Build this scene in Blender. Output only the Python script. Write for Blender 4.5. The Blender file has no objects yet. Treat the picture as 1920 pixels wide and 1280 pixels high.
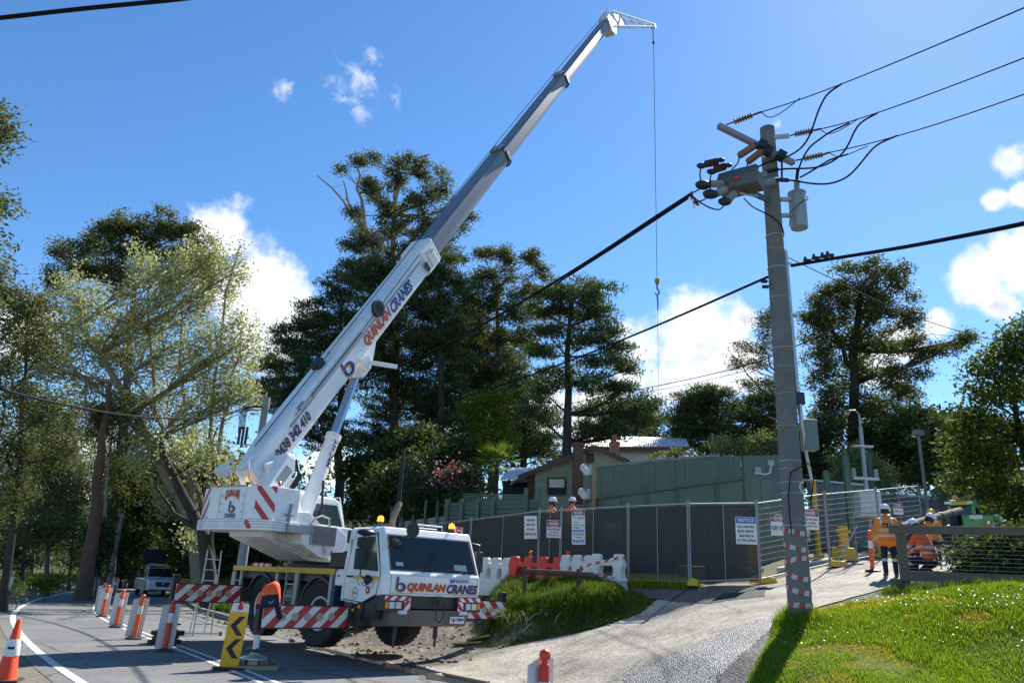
import bpy, math, random
import numpy as np
from mathutils import Matrix, Vector

random.seed(7); rng = np.random.default_rng(11)
scene = bpy.context.scene
col = scene.collection

# ------------------------------------------------------------------ camera
FPX, W0, H0 = 1400.0, 1920.0, 1280.0
PITCH, ROLL = math.radians(18.0), math.radians(2.8)
CAM = np.array([0.0, 0.0, 1.75])
cF = np.array([0, math.cos(PITCH), math.sin(PITCH)])
_r0 = np.array([1.0, 0, 0]); _u0 = np.array([0, -math.sin(PITCH), math.cos(PITCH)])
cR = _r0 * math.cos(ROLL) + _u0 * math.sin(ROLL)
cU = -_r0 * math.sin(ROLL) + _u0 * math.cos(ROLL)
cam_d = bpy.data.cameras.new('camera'); cam_o = bpy.data.objects.new('camera', cam_d); col.objects.link(cam_o)
cam_d.sensor_width = 36.0; cam_d.lens = 36.0 * FPX / W0; cam_d.clip_end = 3000; cam_d.clip_start = 0.05
_m = np.stack([cR, cU, -cF], axis=1)
cam_o.matrix_world = Matrix([list(_m[i]) + [CAM[i]] for i in range(3)] + [[0, 0, 0, 1]])
scene.camera = cam_o

# ------------------------------------------------------------------ sky, sun, exposure
SUN_AZ, SUN_EL = math.radians(34.0), math.radians(45.0)       # clockwise from +Y
world = bpy.data.worlds.new('World'); scene.world = world; world.use_nodes = True
nt = world.node_tree; N = nt.nodes; Lk = nt.links
for n in list(N): N.remove(n)
w_out = N.new('ShaderNodeOutputWorld'); w_bg = N.new('ShaderNodeBackground'); w_bg.inputs['Strength'].default_value = 0.138
Lk.new(w_bg.outputs[0], w_out.inputs[0])
sky = N.new('ShaderNodeTexSky'); sky.sky_type = 'NISHITA'; sky.sun_disc = False
sky.sun_elevation = SUN_EL; sky.sun_rotation = SUN_AZ
sky.air_density = 1.0; sky.dust_density = 0.12; sky.ozone_density = 4.0; sky.altitude = 300
hs = N.new('ShaderNodeHueSaturation'); hs.inputs['Saturation'].default_value = 1.18; hs.inputs['Value'].default_value = 0.80
Lk.new(sky.outputs[0], hs.inputs['Color'])


def direction(px, py):
    d = cF * FPX + cR * (px - 960) + cU * (640 - py)
    return d / np.linalg.norm(d)


# cumulus clouds: lumps at fixed directions of the sky, edges broken up by noise
CLOUDS = [(430, 450, 66), (470, 540, 82), (520, 560, 66), (540, 600, 60), (400, 520, 60), (500, 640, 60), (560, 580, 30), (380, 440, 24),
          (1290, 650, 80), (1200, 665, 66), (1370, 690, 60), (1350, 660, 60), (1250, 720, 55), (1395, 600, 24), (1190, 700, 50),
          (1850, 525, 62), (1900, 505, 60), (1810, 520, 36), (1870, 570, 40), (1895, 305, 34), (1860, 372, 26), (1920, 360, 26),
          (1690, 640, 45), (1760, 610, 30), (1640, 690, 50),
          (1010, 760, 70), (1120, 780, 60), (320, 900, 80), (150, 870, 80), (40, 620, 60), (820, 800, 50), (620, 860, 60),
          (2150, 520, 110), (2300, 620, 120), (2480, 420, 90), (-260, 640, 110), (-420, 520, 90)]
WISPS = [(668, 150, 62), (700, 110, 30), (620, 150, 26), (672, 205, 34), (742, 180, 26), (530, 165, 30), (1455, 236, 13),
         (2120, 200, 60), (-300, 200, 70)]
tc = N.new('ShaderNodeTexCoord')


def vmath(op, a=None, b=None):
    n = N.new('ShaderNodeVectorMath'); n.operation = op
    for k, v in enumerate((a, b)):
        if v is None: continue
        if hasattr(v, 'links'): Lk.new(v, n.inputs[k])
        else: n.inputs[k].default_value = v
    return n


def smath(op, a=None, b=None, c=None, clamp=False):
    n = N.new('ShaderNodeMath'); n.operation = op; n.use_clamp = clamp
    for k, v in enumerate((a, b, c)):
        if v is None: continue
        if hasattr(v, 'links'): Lk.new(v, n.inputs[k])
        else: n.inputs[k].default_value = v
    return n.outputs[0]


def blobs_field(lst):
    cur = None
    for px, py, r in lst:
        d = direction(px, py); ang = r / FPX * (d @ cF)
        dist = vmath('DISTANCE', tc.outputs['Generated'], tuple(d)).outputs['Value']
        v = smath('MULTIPLY_ADD', dist, -1.0 / ang, 1.0)
        cur = v if cur is None else smath('SMOOTH_MAX', cur, v, 0.35)
    return cur


def noise(scale, detail, rough=.55, off=(0, 0, 0), dist=0.0):
    a = vmath('ADD', tc.outputs['Generated'], off)
    n = N.new('ShaderNodeTexNoise'); n.inputs['Scale'].default_value = scale; n.inputs['Detail'].default_value = detail
    n.inputs['Roughness'].default_value = rough; n.inputs['Distortion'].default_value = dist
    Lk.new(a.outputs[0], n.inputs['Vector']); return n.outputs['Fac']


def mrange(v, a, b, c=0.0, d=1.0):
    n = N.new('ShaderNodeMapRange'); n.interpolation_type = 'SMOOTHSTEP'
    Lk.new(v, n.inputs[0])
    for k, x in enumerate((a, b, c, d)): n.inputs[1 + k].default_value = x
    return n.outputs[0]


n1 = noise(16, 9, .6); n2 = noise(42, 6, .62, (3, 1, 2), .3)
n0 = noise(7, 4, .5, (5, 2, 7))
cum = smath('ADD', smath('ADD', blobs_field(CLOUDS), smath('MULTIPLY', smath('SUBTRACT', n1, 0.5), 2.9)), smath('MULTIPLY', smath('SUBTRACT', n0, 0.5), 1.5))
cum_d = mrange(cum, -0.22, 0.55)
wis = smath('ADD', blobs_field(WISPS), smath('MULTIPLY', smath('SUBTRACT', n2, 0.5), 3.0))
wis_d = smath('MULTIPLY', mrange(wis, 0.2, 1.35), 0.62)
dens = smath('MAXIMUM', cum_d, wis_d, clamp=True)
# sunlit edges and shaded thick middles painted into the cumulus colour, broken by noise
body = mrange(smath('ADD', cum, smath('MULTIPLY', smath('SUBTRACT', noise(15, 6, .55, (1, 4, 2.03)), .5), 4.0)), 0.1, 2.0)
cmix = N.new('ShaderNodeMix'); cmix.data_type = 'RGBA'
cmix.inputs[6].default_value = (5.0, 5.1, 5.3, 1); cmix.inputs[7].default_value = (2.7, 3.0, 3.5, 1)
Lk.new(body, cmix.inputs[0])
smix = N.new('ShaderNodeMix'); smix.data_type = 'RGBA'
Lk.new(dens, smix.inputs[0]); Lk.new(hs.outputs[0], smix.inputs[6]); Lk.new(cmix.outputs[2], smix.inputs[7])
Lk.new(smix.outputs[2], w_bg.inputs['Color'])

sun_d = bpy.data.lights.new('sun', 'SUN'); sun_o = bpy.data.objects.new('sun', sun_d); col.objects.link(sun_o)
sun_d.energy = 5.0; sun_d.angle = math.radians(0.53); sun_d.color = (1.0, 0.955, 0.88)
sdir = Vector((math.sin(SUN_AZ) * math.cos(SUN_EL), math.cos(SUN_AZ) * math.cos(SUN_EL), math.sin(SUN_EL)))
sun_o.rotation_euler = sdir.to_track_quat('Z', 'Y').to_euler(); sun_o.location = (20, 20, 60)
scene.view_settings.view_transform = 'Standard'; scene.view_settings.look = 'None'
scene.view_settings.gamma = 1.0; scene.view_settings.use_curve_mapping = False
scene.view_settings.exposure = 0.80
scene.render.engine = 'CYCLES'
scene.cycles.max_bounces = 6; scene.cycles.transparent_max_bounces = 16; scene.cycles.use_denoising = True


# ------------------------------------------------------------------ geometry helpers
def at(px, py, D):                      # the point seen there at camera depth D metres
    d = cF * FPX + cR * (px - 960) + cU * (640 - py)
    return CAM + d * (D / FPX)


def gz(px, py, z=0.0):
    d = cF * FPX + cR * (px - 960) + cU * (640 - py)
    return CAM + d * ((z - CAM[2]) / d[2])


def V3(p): return Vector((float(p[0]), float(p[1]), float(p[2])))


def tag(o, label=None, category=None, group=None, kind=None):
    if label: o['label'] = label
    if category: o['category'] = category
    if group: o['group'] = group
    if kind: o['kind'] = kind
    return o


def empty(name, loc=(0, 0, 0), rz=0.0, label=None, category=None, group=None):
    o = bpy.data.objects.new(name, None); col.objects.link(o); o.location = V3(loc); o.rotation_euler = (0, 0, rz)
    o.empty_display_size = .2
    return tag(o, label, category, group)


def copy_tree(o, parent=None):
    c = o.copy(); col.objects.link(c)
    if parent is not None: c.parent = parent
    for ch in list(o.children): copy_tree(ch, c)
    return c


class MB:
    def __init__(s): s.v = []; s.f = []; s.m = []

    def add(s, vs, fs, mi=0):
        k = len(s.v); s.v.extend([tuple(map(float, v)) for v in vs])
        for f in fs: s.f.append([i + k for i in f]); s.m.append(mi)
        return s

    def bx(s, x0, x1, y0, y1, z0, z1, mi=0, R=None, c=None):
        vs = [(x, y, z) for z in (z0, z1) for y in (y0, y1) for x in (x0, x1)]
        if R is not None: vs = [tuple(R @ Vector(v) + (V3(c) if c is not None else Vector())) for v in vs]
        return s.add(vs, [(0, 2, 3, 1), (4, 5, 7, 6), (0, 1, 5, 4), (2, 6, 7, 3), (0, 4, 6, 2), (1, 3, 7, 5)], mi)

    def bar(s, p0, p1, w, h, mi=0, up=(0, 0, 1)):           # square bar between two points
        a, b = V3(p0), V3(p1); d = (b - a).normalized(); u = Vector(up)
        if abs(d.dot(u)) > .98: u = Vector((1, 0, 0))
        x = d.cross(u).normalized() * (w / 2); y = x.cross(d).normalized() * (h / 2)
        vs = [p + sx * x + sy * y for p in (a, b) for sy in (-1, 1) for sx in (-1, 1)]
        return s.add(vs, [(0, 1, 3, 2), (4, 6, 7, 5), (0, 4, 5, 1), (2, 3, 7, 6), (0, 2, 6, 4), (1, 5, 7, 3)], mi)

    def tube(s, pts, r, n=8, mi=0, cap=True):
        P = [V3(p) for p in pts]; rs = r if isinstance(r, (list, tuple)) else [r] * len(P)
        vs = []; prev = None
        for i, p in enumerate(P):
            t = (P[min(i + 1, len(P) - 1)] - P[max(i - 1, 0)]).normalized()
            if prev is None:
                u = Vector((0, 0, 1)) if abs(t.z) < .9 else Vector((1, 0, 0)); a = t.cross(u).normalized()
            else:
                a = prev - t * prev.dot(t)
                a = a.normalized() if a.length > 1e-6 else t.orthogonal().normalized()
            prev = a; b = t.cross(a)
            for k in range(n):
                q = 2 * math.pi * k / n; vs.append(p + (a * math.cos(q) + b * math.sin(q)) * rs[i])
        fs = []
        for i in range(len(P) - 1):
            for k in range(n):
                k2 = (k + 1) % n; fs.append((i * n + k, i * n + k2, (i + 1) * n + k2, (i + 1) * n + k))
        if cap: fs.append(tuple(range(n - 1, -1, -1))); fs.append(tuple((len(P) - 1) * n + k for k in range(n)))
        return s.add(vs, fs, mi)

    def cyl(s, p0, p1, r, r1=None, n=16, mi=0): return s.tube([p0, p1], [r, r if r1 is None else r1], n, mi)

    def lathe(s, prof, n=20, mi=0, axis='Z', c=(0, 0, 0)):  # prof: list of (radius, height)
        vs = []
        for r, h in prof:
            for k in range(n):
                a = 2 * math.pi * k / n; x, y = r * math.cos(a), r * math.sin(a)
                p = (x, y, h) if axis == 'Z' else ((h, x, y) if axis == 'X' else (x, h, y))
                vs.append((p[0] + c[0], p[1] + c[1], p[2] + c[2]))
        fs = []
        for i in range(len(prof) - 1):
            for k in range(n):
                k2 = (k + 1) % n; fs.append((i * n + k, i * n + k2, (i + 1) * n + k2, (i + 1) * n + k))
        fs.append(tuple(range(n - 1, -1, -1))); fs.append(tuple((len(prof) - 1) * n + k for k in range(n)))
        return s.add(vs, fs, mi)

    def prism(s, poly, y0, y1, mi=0, plane='XZ'):
        n = len(poly)
        mk = {'XZ': lambda a, b, y: (a, y, b), 'XY': lambda a, b, y: (a, b, y), 'YZ': lambda a, b, y: (y, a, b)}[plane]
        vs = [mk(a, b, y0) for a, b in poly] + [mk(a, b, y1) for a, b in poly]
        fs = [tuple(range(n)), tuple(range(2 * n - 1, n - 1, -1))]
        fs += [(i, i + n, (i + 1) % n + n, (i + 1) % n) for i in range(n)]
        return s.add(vs, fs, mi)

    def loft(s, rings, mi=0, caps=True):
        n = len(rings[0]); vs = [p for r in rings for p in r]; fs = []
        for i in range(len(rings) - 1):
            for k in range(n):
                k2 = (k + 1) % n; fs.append((i * n + k, i * n + k2, (i + 1) * n + k2, (i + 1) * n + k))
        if caps: fs.append(tuple(range(n - 1, -1, -1))); fs.append(tuple((len(rings) - 1) * n + k for k in range(n)))
        return s.add(vs, fs, mi)

    def sph(s, c, r, sc=(1, 1, 1), n=12, m=8, mi=0):
        prof = []
        vs = []
        for i in range(m + 1):
            th = math.pi * i / m
            for k in range(n):
                a = 2 * math.pi * k / n
                vs.append((c[0] + r * sc[0] * math.sin(th) * math.cos(a), c[1] + r * sc[1] * math.sin(th) * math.sin(a), c[2] - r * sc[2] * math.cos(th)))
        fs = [(i * n + k, i * n + (k + 1) % n, (i + 1) * n + (k + 1) % n, (i + 1) * n + k) for i in range(m) for k in range(n)]
        return s.add(vs, fs, mi)

    def quad(s, a, b, c, d, mi=0): return s.add([a, b, c, d], [(0, 1, 2, 3)], mi)

    def stripes(s, O, right, up, w, h, pitch, duty=.5, slant=1.0, phase=0.0, off=.004, mi=0, mirror=False):
        """diagonal bars clipped to a w x h rectangle whose lower left corner is O; sits off metres proud"""
        O, right, up = V3(O), V3(right).normalized(), V3(up).normalized(); nrm = right.cross(up)
        k = -int(h * abs(slant) / pitch) - 2
        while k * pitch < w + h * abs(slant) + pitch:
            x = k * pitch + phase; bw = pitch * duty
            p = [(x, 0), (x + bw, 0), (x + bw + h * slant, h), (x + h * slant, h)]
            for ax, lim, sg in ((0, 0, 1), (0, w, -1)):
                q = []
                for i in range(len(p)):
                    a, b = p[i], p[(i + 1) % len(p)]
                    ia, ib = sg * (a[ax] - lim) >= 0, sg * (b[ax] - lim) >= 0
                    if ia: q.append(a)
                    if ia != ib:
                        t = (lim - a[ax]) / (b[ax] - a[ax]); q.append((lim, a[1] + t * (b[1] - a[1])))
                p = q
                if len(p) < 3: break
            if len(p) >= 3:
                s.add([O + right * a + up * b + nrm * off for a, b in p], [tuple(range(len(p)))], mi)
            k += 1
        return s

    def build(s, name, mats, parent=None, M=None, bevel=0.0, smooth=False, **tags):
        me = bpy.data.meshes.new(name)
        vs = s.v if M is None else [tuple(M @ Vector(v)) for v in s.v]
        me.from_pydata(vs, [], s.f)
        mats = mats if isinstance(mats, (list, tuple)) else [mats]
        for m in mats: me.materials.append(m)
        if len(mats) > 1: me.polygons.foreach_set('material_index', s.m)
        if smooth:
            me.polygons.foreach_set('use_smooth', [True] * len(me.polygons))
        me.update()
        o = bpy.data.objects.new(name, me); col.objects.link(o)
        if smooth and not bevel:
            try: me.set_sharp_from_angle(angle=math.radians(40))
            except Exception: pass
        if bevel:
            b = o.modifiers.new('Bevel', 'BEVEL'); b.width = bevel; b.segments = 2; b.limit_method = 'ANGLE'; b.angle_limit = math.radians(35)
            b.harden_normals = False
        if parent is not None: o.parent = parent
        return tag(o, **tags)


def build_np(name, verts, faces, mats, parent=None, smooth=False, midx=None, **tags):
    verts = np.asarray(verts, np.float32); faces = np.asarray(faces, np.int32)
    me = bpy.data.meshes.new(name); nf, k = faces.shape
    me.vertices.add(len(verts)); me.vertices.foreach_set('co', verts.ravel())
    me.loops.add(nf * k); me.loops.foreach_set('vertex_index', faces.ravel())
    me.polygons.add(nf); me.polygons.foreach_set('loop_start', np.arange(0, nf * k, k, dtype=np.int32))
    try: me.polygons.foreach_set('loop_total', np.full(nf, k, np.int32))
    except Exception: pass
    for m in (mats if isinstance(mats, (list, tuple)) else [mats]): me.materials.append(m)
    if midx is not None: me.polygons.foreach_set('material_index', np.asarray(midx, np.int32))
    if smooth: me.polygons.foreach_set('use_smooth', np.ones(nf, bool))
    me.update(calc_edges=True)
    o = bpy.data.objects.new(name, me); col.objects.link(o)
    if parent is not None: o.parent = parent
    return tag(o, **tags)


# ------------------------------------------------------------------ materials
MATS = {}


def mat(name, c, rough=.5, metal=0.0, var=.12, scale=6.0, bump=0.0, bscale=60.0, spec=.5, dirt=None, dirt_amt=.0, dscale=2.5, coat=0.0, stretch=None):
    m = bpy.data.materials.new(name); m.use_nodes = True; t = m.node_tree; n = t.nodes; b = n['Principled BSDF']
    b.inputs['Roughness'].default_value = rough; b.inputs['Metallic'].default_value = metal
    b.inputs['Specular IOR Level'].default_value = spec; b.inputs['Coat Weight'].default_value = coat
    g = n.new('ShaderNodeTexCoord'); src = g.outputs['Object']
    if stretch:
        mp = n.new('ShaderNodeVectorMath'); mp.operation = 'MULTIPLY'; mp.inputs[1].default_value = stretch; t.links.new(src, mp.inputs[0]); src = mp.outputs[0]
    nz = n.new('ShaderNodeTexNoise'); nz.inputs['Scale'].default_value = scale; nz.inputs['Detail'].default_value = 6
    nz.inputs['Roughness'].default_value = .65; t.links.new(src, nz.inputs['Vector'])
    mx = n.new('ShaderNodeMix'); mx.data_type = 'RGBA'
    mx.inputs[6].default_value = (*[x * (1 - var) for x in c], 1); mx.inputs[7].default_value = (*[min(1, x * (1 + var)) for x in c], 1)
    t.links.new(nz.outputs['Fac'], mx.inputs[0]); out = mx.outputs[2]
    if dirt:
        nd = n.new('ShaderNodeTexNoise'); nd.inputs['Scale'].default_value = dscale; nd.inputs['Detail'].default_value = 8
        nd.inputs['Roughness'].default_value = .7; t.links.new(src, nd.inputs['Vector'])
        mr = n.new('ShaderNodeMapRange'); mr.inputs[1].default_value = .48; mr.inputs[2].default_value = .75; mr.inputs[4].default_value = dirt_amt
        t.links.new(nd.outputs['Fac'], mr.inputs[0])
        m2 = n.new('ShaderNodeMix'); m2.data_type = 'RGBA'; m2.inputs[7].default_value = (*dirt, 1)
        t.links.new(mr.outputs[0], m2.inputs[0]); t.links.new(out, m2.inputs[6]); out = m2.outputs[2]
    t.links.new(out, b.inputs['Base Color'])
    if bump:
        nb = n.new('ShaderNodeTexNoise'); nb.inputs['Scale'].default_value = bscale; nb.inputs['Detail'].default_value = 5
        t.links.new(src, nb.inputs['Vector']); bp = n.new('ShaderNodeBump'); bp.inputs['Strength'].default_value = bump
        bp.inputs['Distance'].default_value = .02; t.links.new(nb.outputs['Fac'], bp.inputs['Height']); t.links.new(bp.outputs[0], b.inputs['Normal'])
    MATS[name] = m; return m


def leafmat(name, c1, c2, trans=.35, rough=.5, c3=None, spec=.4, tint=(1.5, 1.45, .7)):
    m = bpy.data.materials.new(name); m.use_nodes = True; t = m.node_tree; n = t.nodes; b = n['Principled BSDF']
    g = n.new('ShaderNodeNewGeometry'); cr = n.new('ShaderNodeValToRGB')
    cr.color_ramp.elements[0].color = (*c1, 1); cr.color_ramp.elements[1].color = (*c2, 1)
    if c3: e = cr.color_ramp.elements.new(.9); e.color = (*c2, 1); cr.color_ramp.elements[2].color = (*c3, 1)
    t.links.new(g.outputs['Random Per Island'], cr.inputs[0]); t.links.new(cr.outputs[0], b.inputs['Base Color'])
    b.inputs['Roughness'].default_value = max(rough, .55); b.inputs['Specular IOR Level'].default_value = spec * .35
    tr = n.new('ShaderNodeBsdfTranslucent'); mul = n.new('ShaderNodeMix'); mul.data_type = 'RGBA'; mul.blend_type = 'MULTIPLY'
    mul.inputs[0].default_value = 1; mul.inputs[7].default_value = (*tint, 1)
    t.links.new(cr.outputs[0], mul.inputs[6]); t.links.new(mul.outputs[2], tr.inputs['Color'])
    ms = n.new('ShaderNodeMixShader'); ms.inputs[0].default_value = trans
    t.links.new(b.outputs[0], ms.inputs[1]); t.links.new(tr.outputs[0], ms.inputs[2]); t.links.new(ms.outputs[0], n['Material Output'].inputs['Surface'])
    MATS[name] = m; return m


def emit(name, c, s, base=None):
    m = mat(name, base or c, .3); b = m.node_tree.nodes['Principled BSDF']
    b.inputs['Emission Color'].default_value = (*c, 1); b.inputs['Emission Strength'].default_value = s; return m


WHITE = mat('white_paint', (.83, .84, .84), .32, var=.04, dirt=(.40, .38, .33), dirt_amt=.38, dscale=1.9, coat=.2)
WHITE2 = mat('white_plain', (.74, .74, .72), .45, var=.05)
CREAM = mat('barrier_white', (.72, .71, .66), .5, var=.06, dirt=(.45, .42, .34), dirt_amt=.4)
RED = mat('red_film', (.50, .035, .035), .4, var=.1)
ORANGE = mat('orange_plastic', (.85, .13, .015), .45, var=.08)
REDPL = mat('red_plastic', (.70, .05, .02), .45, var=.1)
YELLOW = mat('yellow_paint', (.72, .42, .02), .5, var=.1, dirt=(.3, .22, .08), dirt_amt=.3)
YELLOW2 = mat('yellow_sign', (.80, .43, .01), .5, var=.06)
BLACK = mat('black_plastic', (.018, .018, .02), .45, var=.2)
RUBBER = mat('tyre_rubber', (.022, .022, .023), .8, var=.25, bump=.3, bscale=80, dirt=(.10, .085, .065), dirt_amt=.5)
DARKM = mat('dark_steel', (.045, .047, .05), .5, metal=.3, var=.25, dirt=(.09, .075, .06), dirt_amt=.5)
GREYM = mat('grey_steel', (.34, .35, .36), .45, metal=.5, var=.12, dirt=(.18, .16, .14), dirt_amt=.3)
SILV = mat('boom_steel', (.19, .19, .19), .38, metal=.35, var=.45, scale=1.6, dirt=(.13, .13, .135), dirt_amt=.7, dscale=1.3, stretch=(.16, 5, 5))
CHROME = mat('chrome_rod', (.42, .48, .56), .22, metal=.85, var=.06)
ALU = mat('aluminium', (.60, .61, .62), .38, metal=.7, var=.08)
GALV = mat('galvanised', (.50, .52, .54), .45, metal=.6, var=.12)
GLASS = mat('dark_glass', (.012, .020, .026), .05, var=.3, spec=.35)
GLASS2 = mat('cab_glass', (.03, .06, .06), .05, var=.3, spec=.8, coat=.5)
NAVY = mat('navy', (.012, .018, .12), .5, var=.1)
BLUEL = mat('logo_blue', (.02, .03, .22), .5, var=.1)
YELL = mat('logo_yellow', (.75, .42, .02), .5, var=.05)
INK = mat('ink_black', (.02, .02, .022), .6, var=.1)
SIGNW = mat('sign_white', (.78, .78, .76), .5, var=.05, dirt=(.6, .58, .52), dirt_amt=.3)
SIGNB = mat('sign_blue', (.03, .16, .52), .5, var=.05)
LAMP = mat('lamp_lens', (.62, .64, .64), .12, var=.1, spec=.8)
AMBER = mat('amber_lens', (.8, .28, .02), .25, var=.1)
AMBERL = emit('amber_lit', (1.0, .42, .04), 0.9, (.8, .3, .02))
REDL = mat('red_lens', (.45, .02, .02), .25, var=.1)
CONC = mat('pole_concrete', (.185, .182, .172), .85, var=.3, scale=3, bump=.5, bscale=40, dirt=(.095, .092, .085), dirt_amt=.7, dscale=1.2)
INSUL = mat('insulator_brown', (.22, .12, .08), .3, var=.2)
INSULG = mat('insulator_grey', (.34, .36, .37), .4, var=.1)
TGREY = mat('transformer_grey', (.30, .34, .38), .4, metal=.2, var=.08, dirt=(.2, .2, .2), dirt_amt=.2)
WOOD = mat('weathered_wood', (.15, .125, .095), .85, var=.4, scale=9, stretch=(.25, 3, 3), bump=.4, bscale=50, dirt=(.10, .09, .07), dirt_amt=.5)
TIMBER = mat('sawn_timber', (.34, .24, .14), .8, var=.25, scale=8, bump=.3, bscale=40, dirt=(.18, .13, .09), dirt_amt=.4)
TIMBERL = mat('fresh_timber', (.55, .45, .28), .75, var=.15, scale=8)
RUST = mat('rusty_steel', (.075, .05, .038), .85, var=.4, scale=14, bump=.3, dirt=(.05, .04, .035), dirt_amt=.6)
GREENW = mat('green_cladding', (.125, .158, .12), .6, var=.16, scale=1.4, dirt=(.08, .095, .075), dirt_amt=.5, dscale=1.2, stretch=(1.5, 1.5, .25))
GREENF = mat('green_fence_panel', (.14, .18, .135), .6, var=.10, scale=1.5)
GREENP = mat('green_post', (.085, .13, .09), .5, var=.12)
GREYGR = mat('grey_cladding', (.24, .27, .26), .6, var=.08, scale=1.5)
ROOFW = mat('roof_white_metal', (.72, .73, .73), .5, var=.08, dirt=(.4, .4, .39), dirt_amt=.3)
HOUSEG = mat('house_weatherboard', (.36, .42, .34), .65, var=.08)
MAROON = mat('maroon_trim', (.085, .035, .03), .55, var=.15)
BRICK = mat('brick_red', (.15, .07, .05), .85, var=.35, scale=14)
HIVIS = mat('hivis_orange', (.95, .24, .012), .7, var=.08, bump=.2, bscale=25)
HIVISR = mat('hivis_red_orange', (.93, .105, .02), .7, var=.08, bump=.2, bscale=25)
REFL = mat('reflective_tape', (.55, .55, .52), .4, var=.06)
NAVYC = mat('navy_cloth', (.012, .015, .04), .85, var=.2, bump=.2, bscale=25)
SKIN = mat('skin', (.42, .24, .17), .55, var=.08)
HAIRM = mat('dark_hair', (.03, .02, .015), .7, var=.2)
BOOT = mat('boot_leather', (.10, .065, .04), .7, var=.2)
HELM = mat('helmet_white', (.75, .77, .80), .3, var=.03)
HELMY = mat('helmet_yellow', (.75, .52, .03), .35, var=.05)
GREENT = mat('machine_green', (.05, .30, .04), .35, var=.08, coat=.3)
CARSIL = mat('car_silver', (.62, .64, .66), .3, metal=.1, var=.04, coat=.5)
BARK = mat('bark_grey', (.12, .10, .08), .9, var=.35, scale=5, bump=.5, bscale=14)
BARKD = mat('bark_dark', (.045, .037, .030), .9, var=.35, scale=5, bump=.5, bscale=14)
BARKR = mat('bark_red', (.125, .075, .05), .9, var=.4, scale=4, bump=.6, bscale=10)
BARKP = mat('bark_pale', (.36, .31, .25), .8, var=.3, scale=3, bump=.3, bscale=10)
TWIG = mat('twig_tan', (.24, .20, .14), .85, var=.2)
CABLE = mat('cable_black', (.012, .012, .014), .85, var=.15, spec=.15)
SIGNR = mat('sign_red', (.55, .03, .03), .5, var=.06)


def txt(s, w, h, O, right, up, m, parent=None, name='lettering', bold=.02, shear=0.0, off=.004, arch=0.0, M=None):
    """flat lettering whose bounding box is fitted to w x h about O on the plane right/up"""
    cu = bpy.data.curves.new(name, 'FONT'); cu.body = s; cu.align_x = 'CENTER'; cu.size = 1; cu.offset = bold
    cu.resolution_u = 2; cu.space_line = .95
    ob = bpy.data.objects.new(name, cu); col.objects.link(ob)
    bpy.context.view_layer.update()
    me = bpy.data.meshes.new_from_object(ob.evaluated_get(bpy.context.evaluated_depsgraph_get()))
    bpy.data.objects.remove(ob); bpy.data.curves.remove(cu)
    a = np.empty(len(me.vertices) * 3); me.vertices.foreach_get('co', a); a = a.reshape(-1, 3); a[:, 0] += shear * a[:, 1]
    lo, hi = a[:, :2].min(0), a[:, :2].max(0)
    u = (a[:, 0] - (lo[0] + hi[0]) / 2) / max(hi[0] - lo[0], 1e-6) * w
    v = (a[:, 1] - (lo[1] + hi[1]) / 2) / max(hi[1] - lo[1], 1e-6) * h
    if arch: v = h / 2 - (h / 2 - v) * (1 - arch + arch * (2 * u / w) ** 2)
    O, right, up = V3(O), V3(right).normalized(), V3(up).normalized(); nn = right.cross(up)
    co = np.array(O)[None] + u[:, None] * np.array(right)[None] + v[:, None] * np.array(up)[None] + off * np.array(nn)[None]
    if M is not None:
        co = (np.array(M)[:3, :3] @ co.T).T + np.array(M)[:3, 3][None]
    me.vertices.foreach_set('co', co.astype(np.float32).ravel()); me.materials.clear(); me.materials.append(m); me.update(); me.name = name
    o = bpy.data.objects.new(name, me); col.objects.link(o)
    if parent is not None: o.parent = parent
    return o

# ================================================================== TERRAIN
YAW = 0.709; CL = 0.24; CX, CY = -3.2, 18.74          # the crane carrier: heading, wheel height, front axle centre
cfwd = np.array([math.sin(YAW), -math.cos(YAW), 0]); crt = np.array([-math.cos(YAW), -math.sin(YAW), 0])


def CV(u, v, z): return np.array([CX, CY, CL]) + cfwd * u + crt * v + np.array([0, 0, z])


def polyw(lst, z=0.0): return np.array([gz(x, y, z)[:2] for x, y in lst])


def z3(l): return [(x / 4.571, 1000 + y / 4.571) for x, y in l]


def resample(P, n):
    P = np.asarray(P, float); d = np.r_[0, np.cumsum(np.linalg.norm(np.diff(P, axis=0), axis=1))]
    s = np.linspace(0, d[-1], n); return np.stack([np.interp(s, d, P[:, k]) for k in range(P.shape[1])], 1)


def smooth_poly(P, n, it=30):
    Q = resample(P, n)
    for _ in range(it): Q[1:-1] = Q[1:-1] * .5 + (Q[:-2] + Q[2:]) * .25
    return resample(Q, n)


EDGE = polyw(z3([(690, 1280), (580, 1215), (330, 1020), (215, 920), (130, 800), (95, 740), (110, 680), (180, 620), (330, 560), (540, 510), (860, 465)]))
DBL = polyw(z3([(1890, 1110), (1740, 1050), (1450, 945), (1200, 855), (1040, 790), (900, 730), (845, 680), (830, 640), (842, 600)]))
d0 = EDGE[0] - EDGE[1]; d0 /= np.linalg.norm(d0)
EDGE = np.vstack([EDGE[0] + d0 * 30, EDGE[0] + d0 * 10, EDGE, EDGE[-1] + [0, 14], EDGE[-1] + [7, 30], EDGE[-1] + [28, 52]])
d1 = DBL[0] - DBL[1]; d1 /= np.linalg.norm(d1)
DBL = np.vstack([DBL[0] + d1 * 30, DBL[0] + d1 * 10, DBL, DBL[-1] + [-3.4, 8], DBL[-1] + [-7, 20], DBL[-1] + [-7, 36], DBL[-1] + [1, 52], DBL[-1] + [20, 72]])
EDGE = smooth_poly(EDGE, 160, 12); DBL = smooth_poly(DBL, 160, 12)


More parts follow.
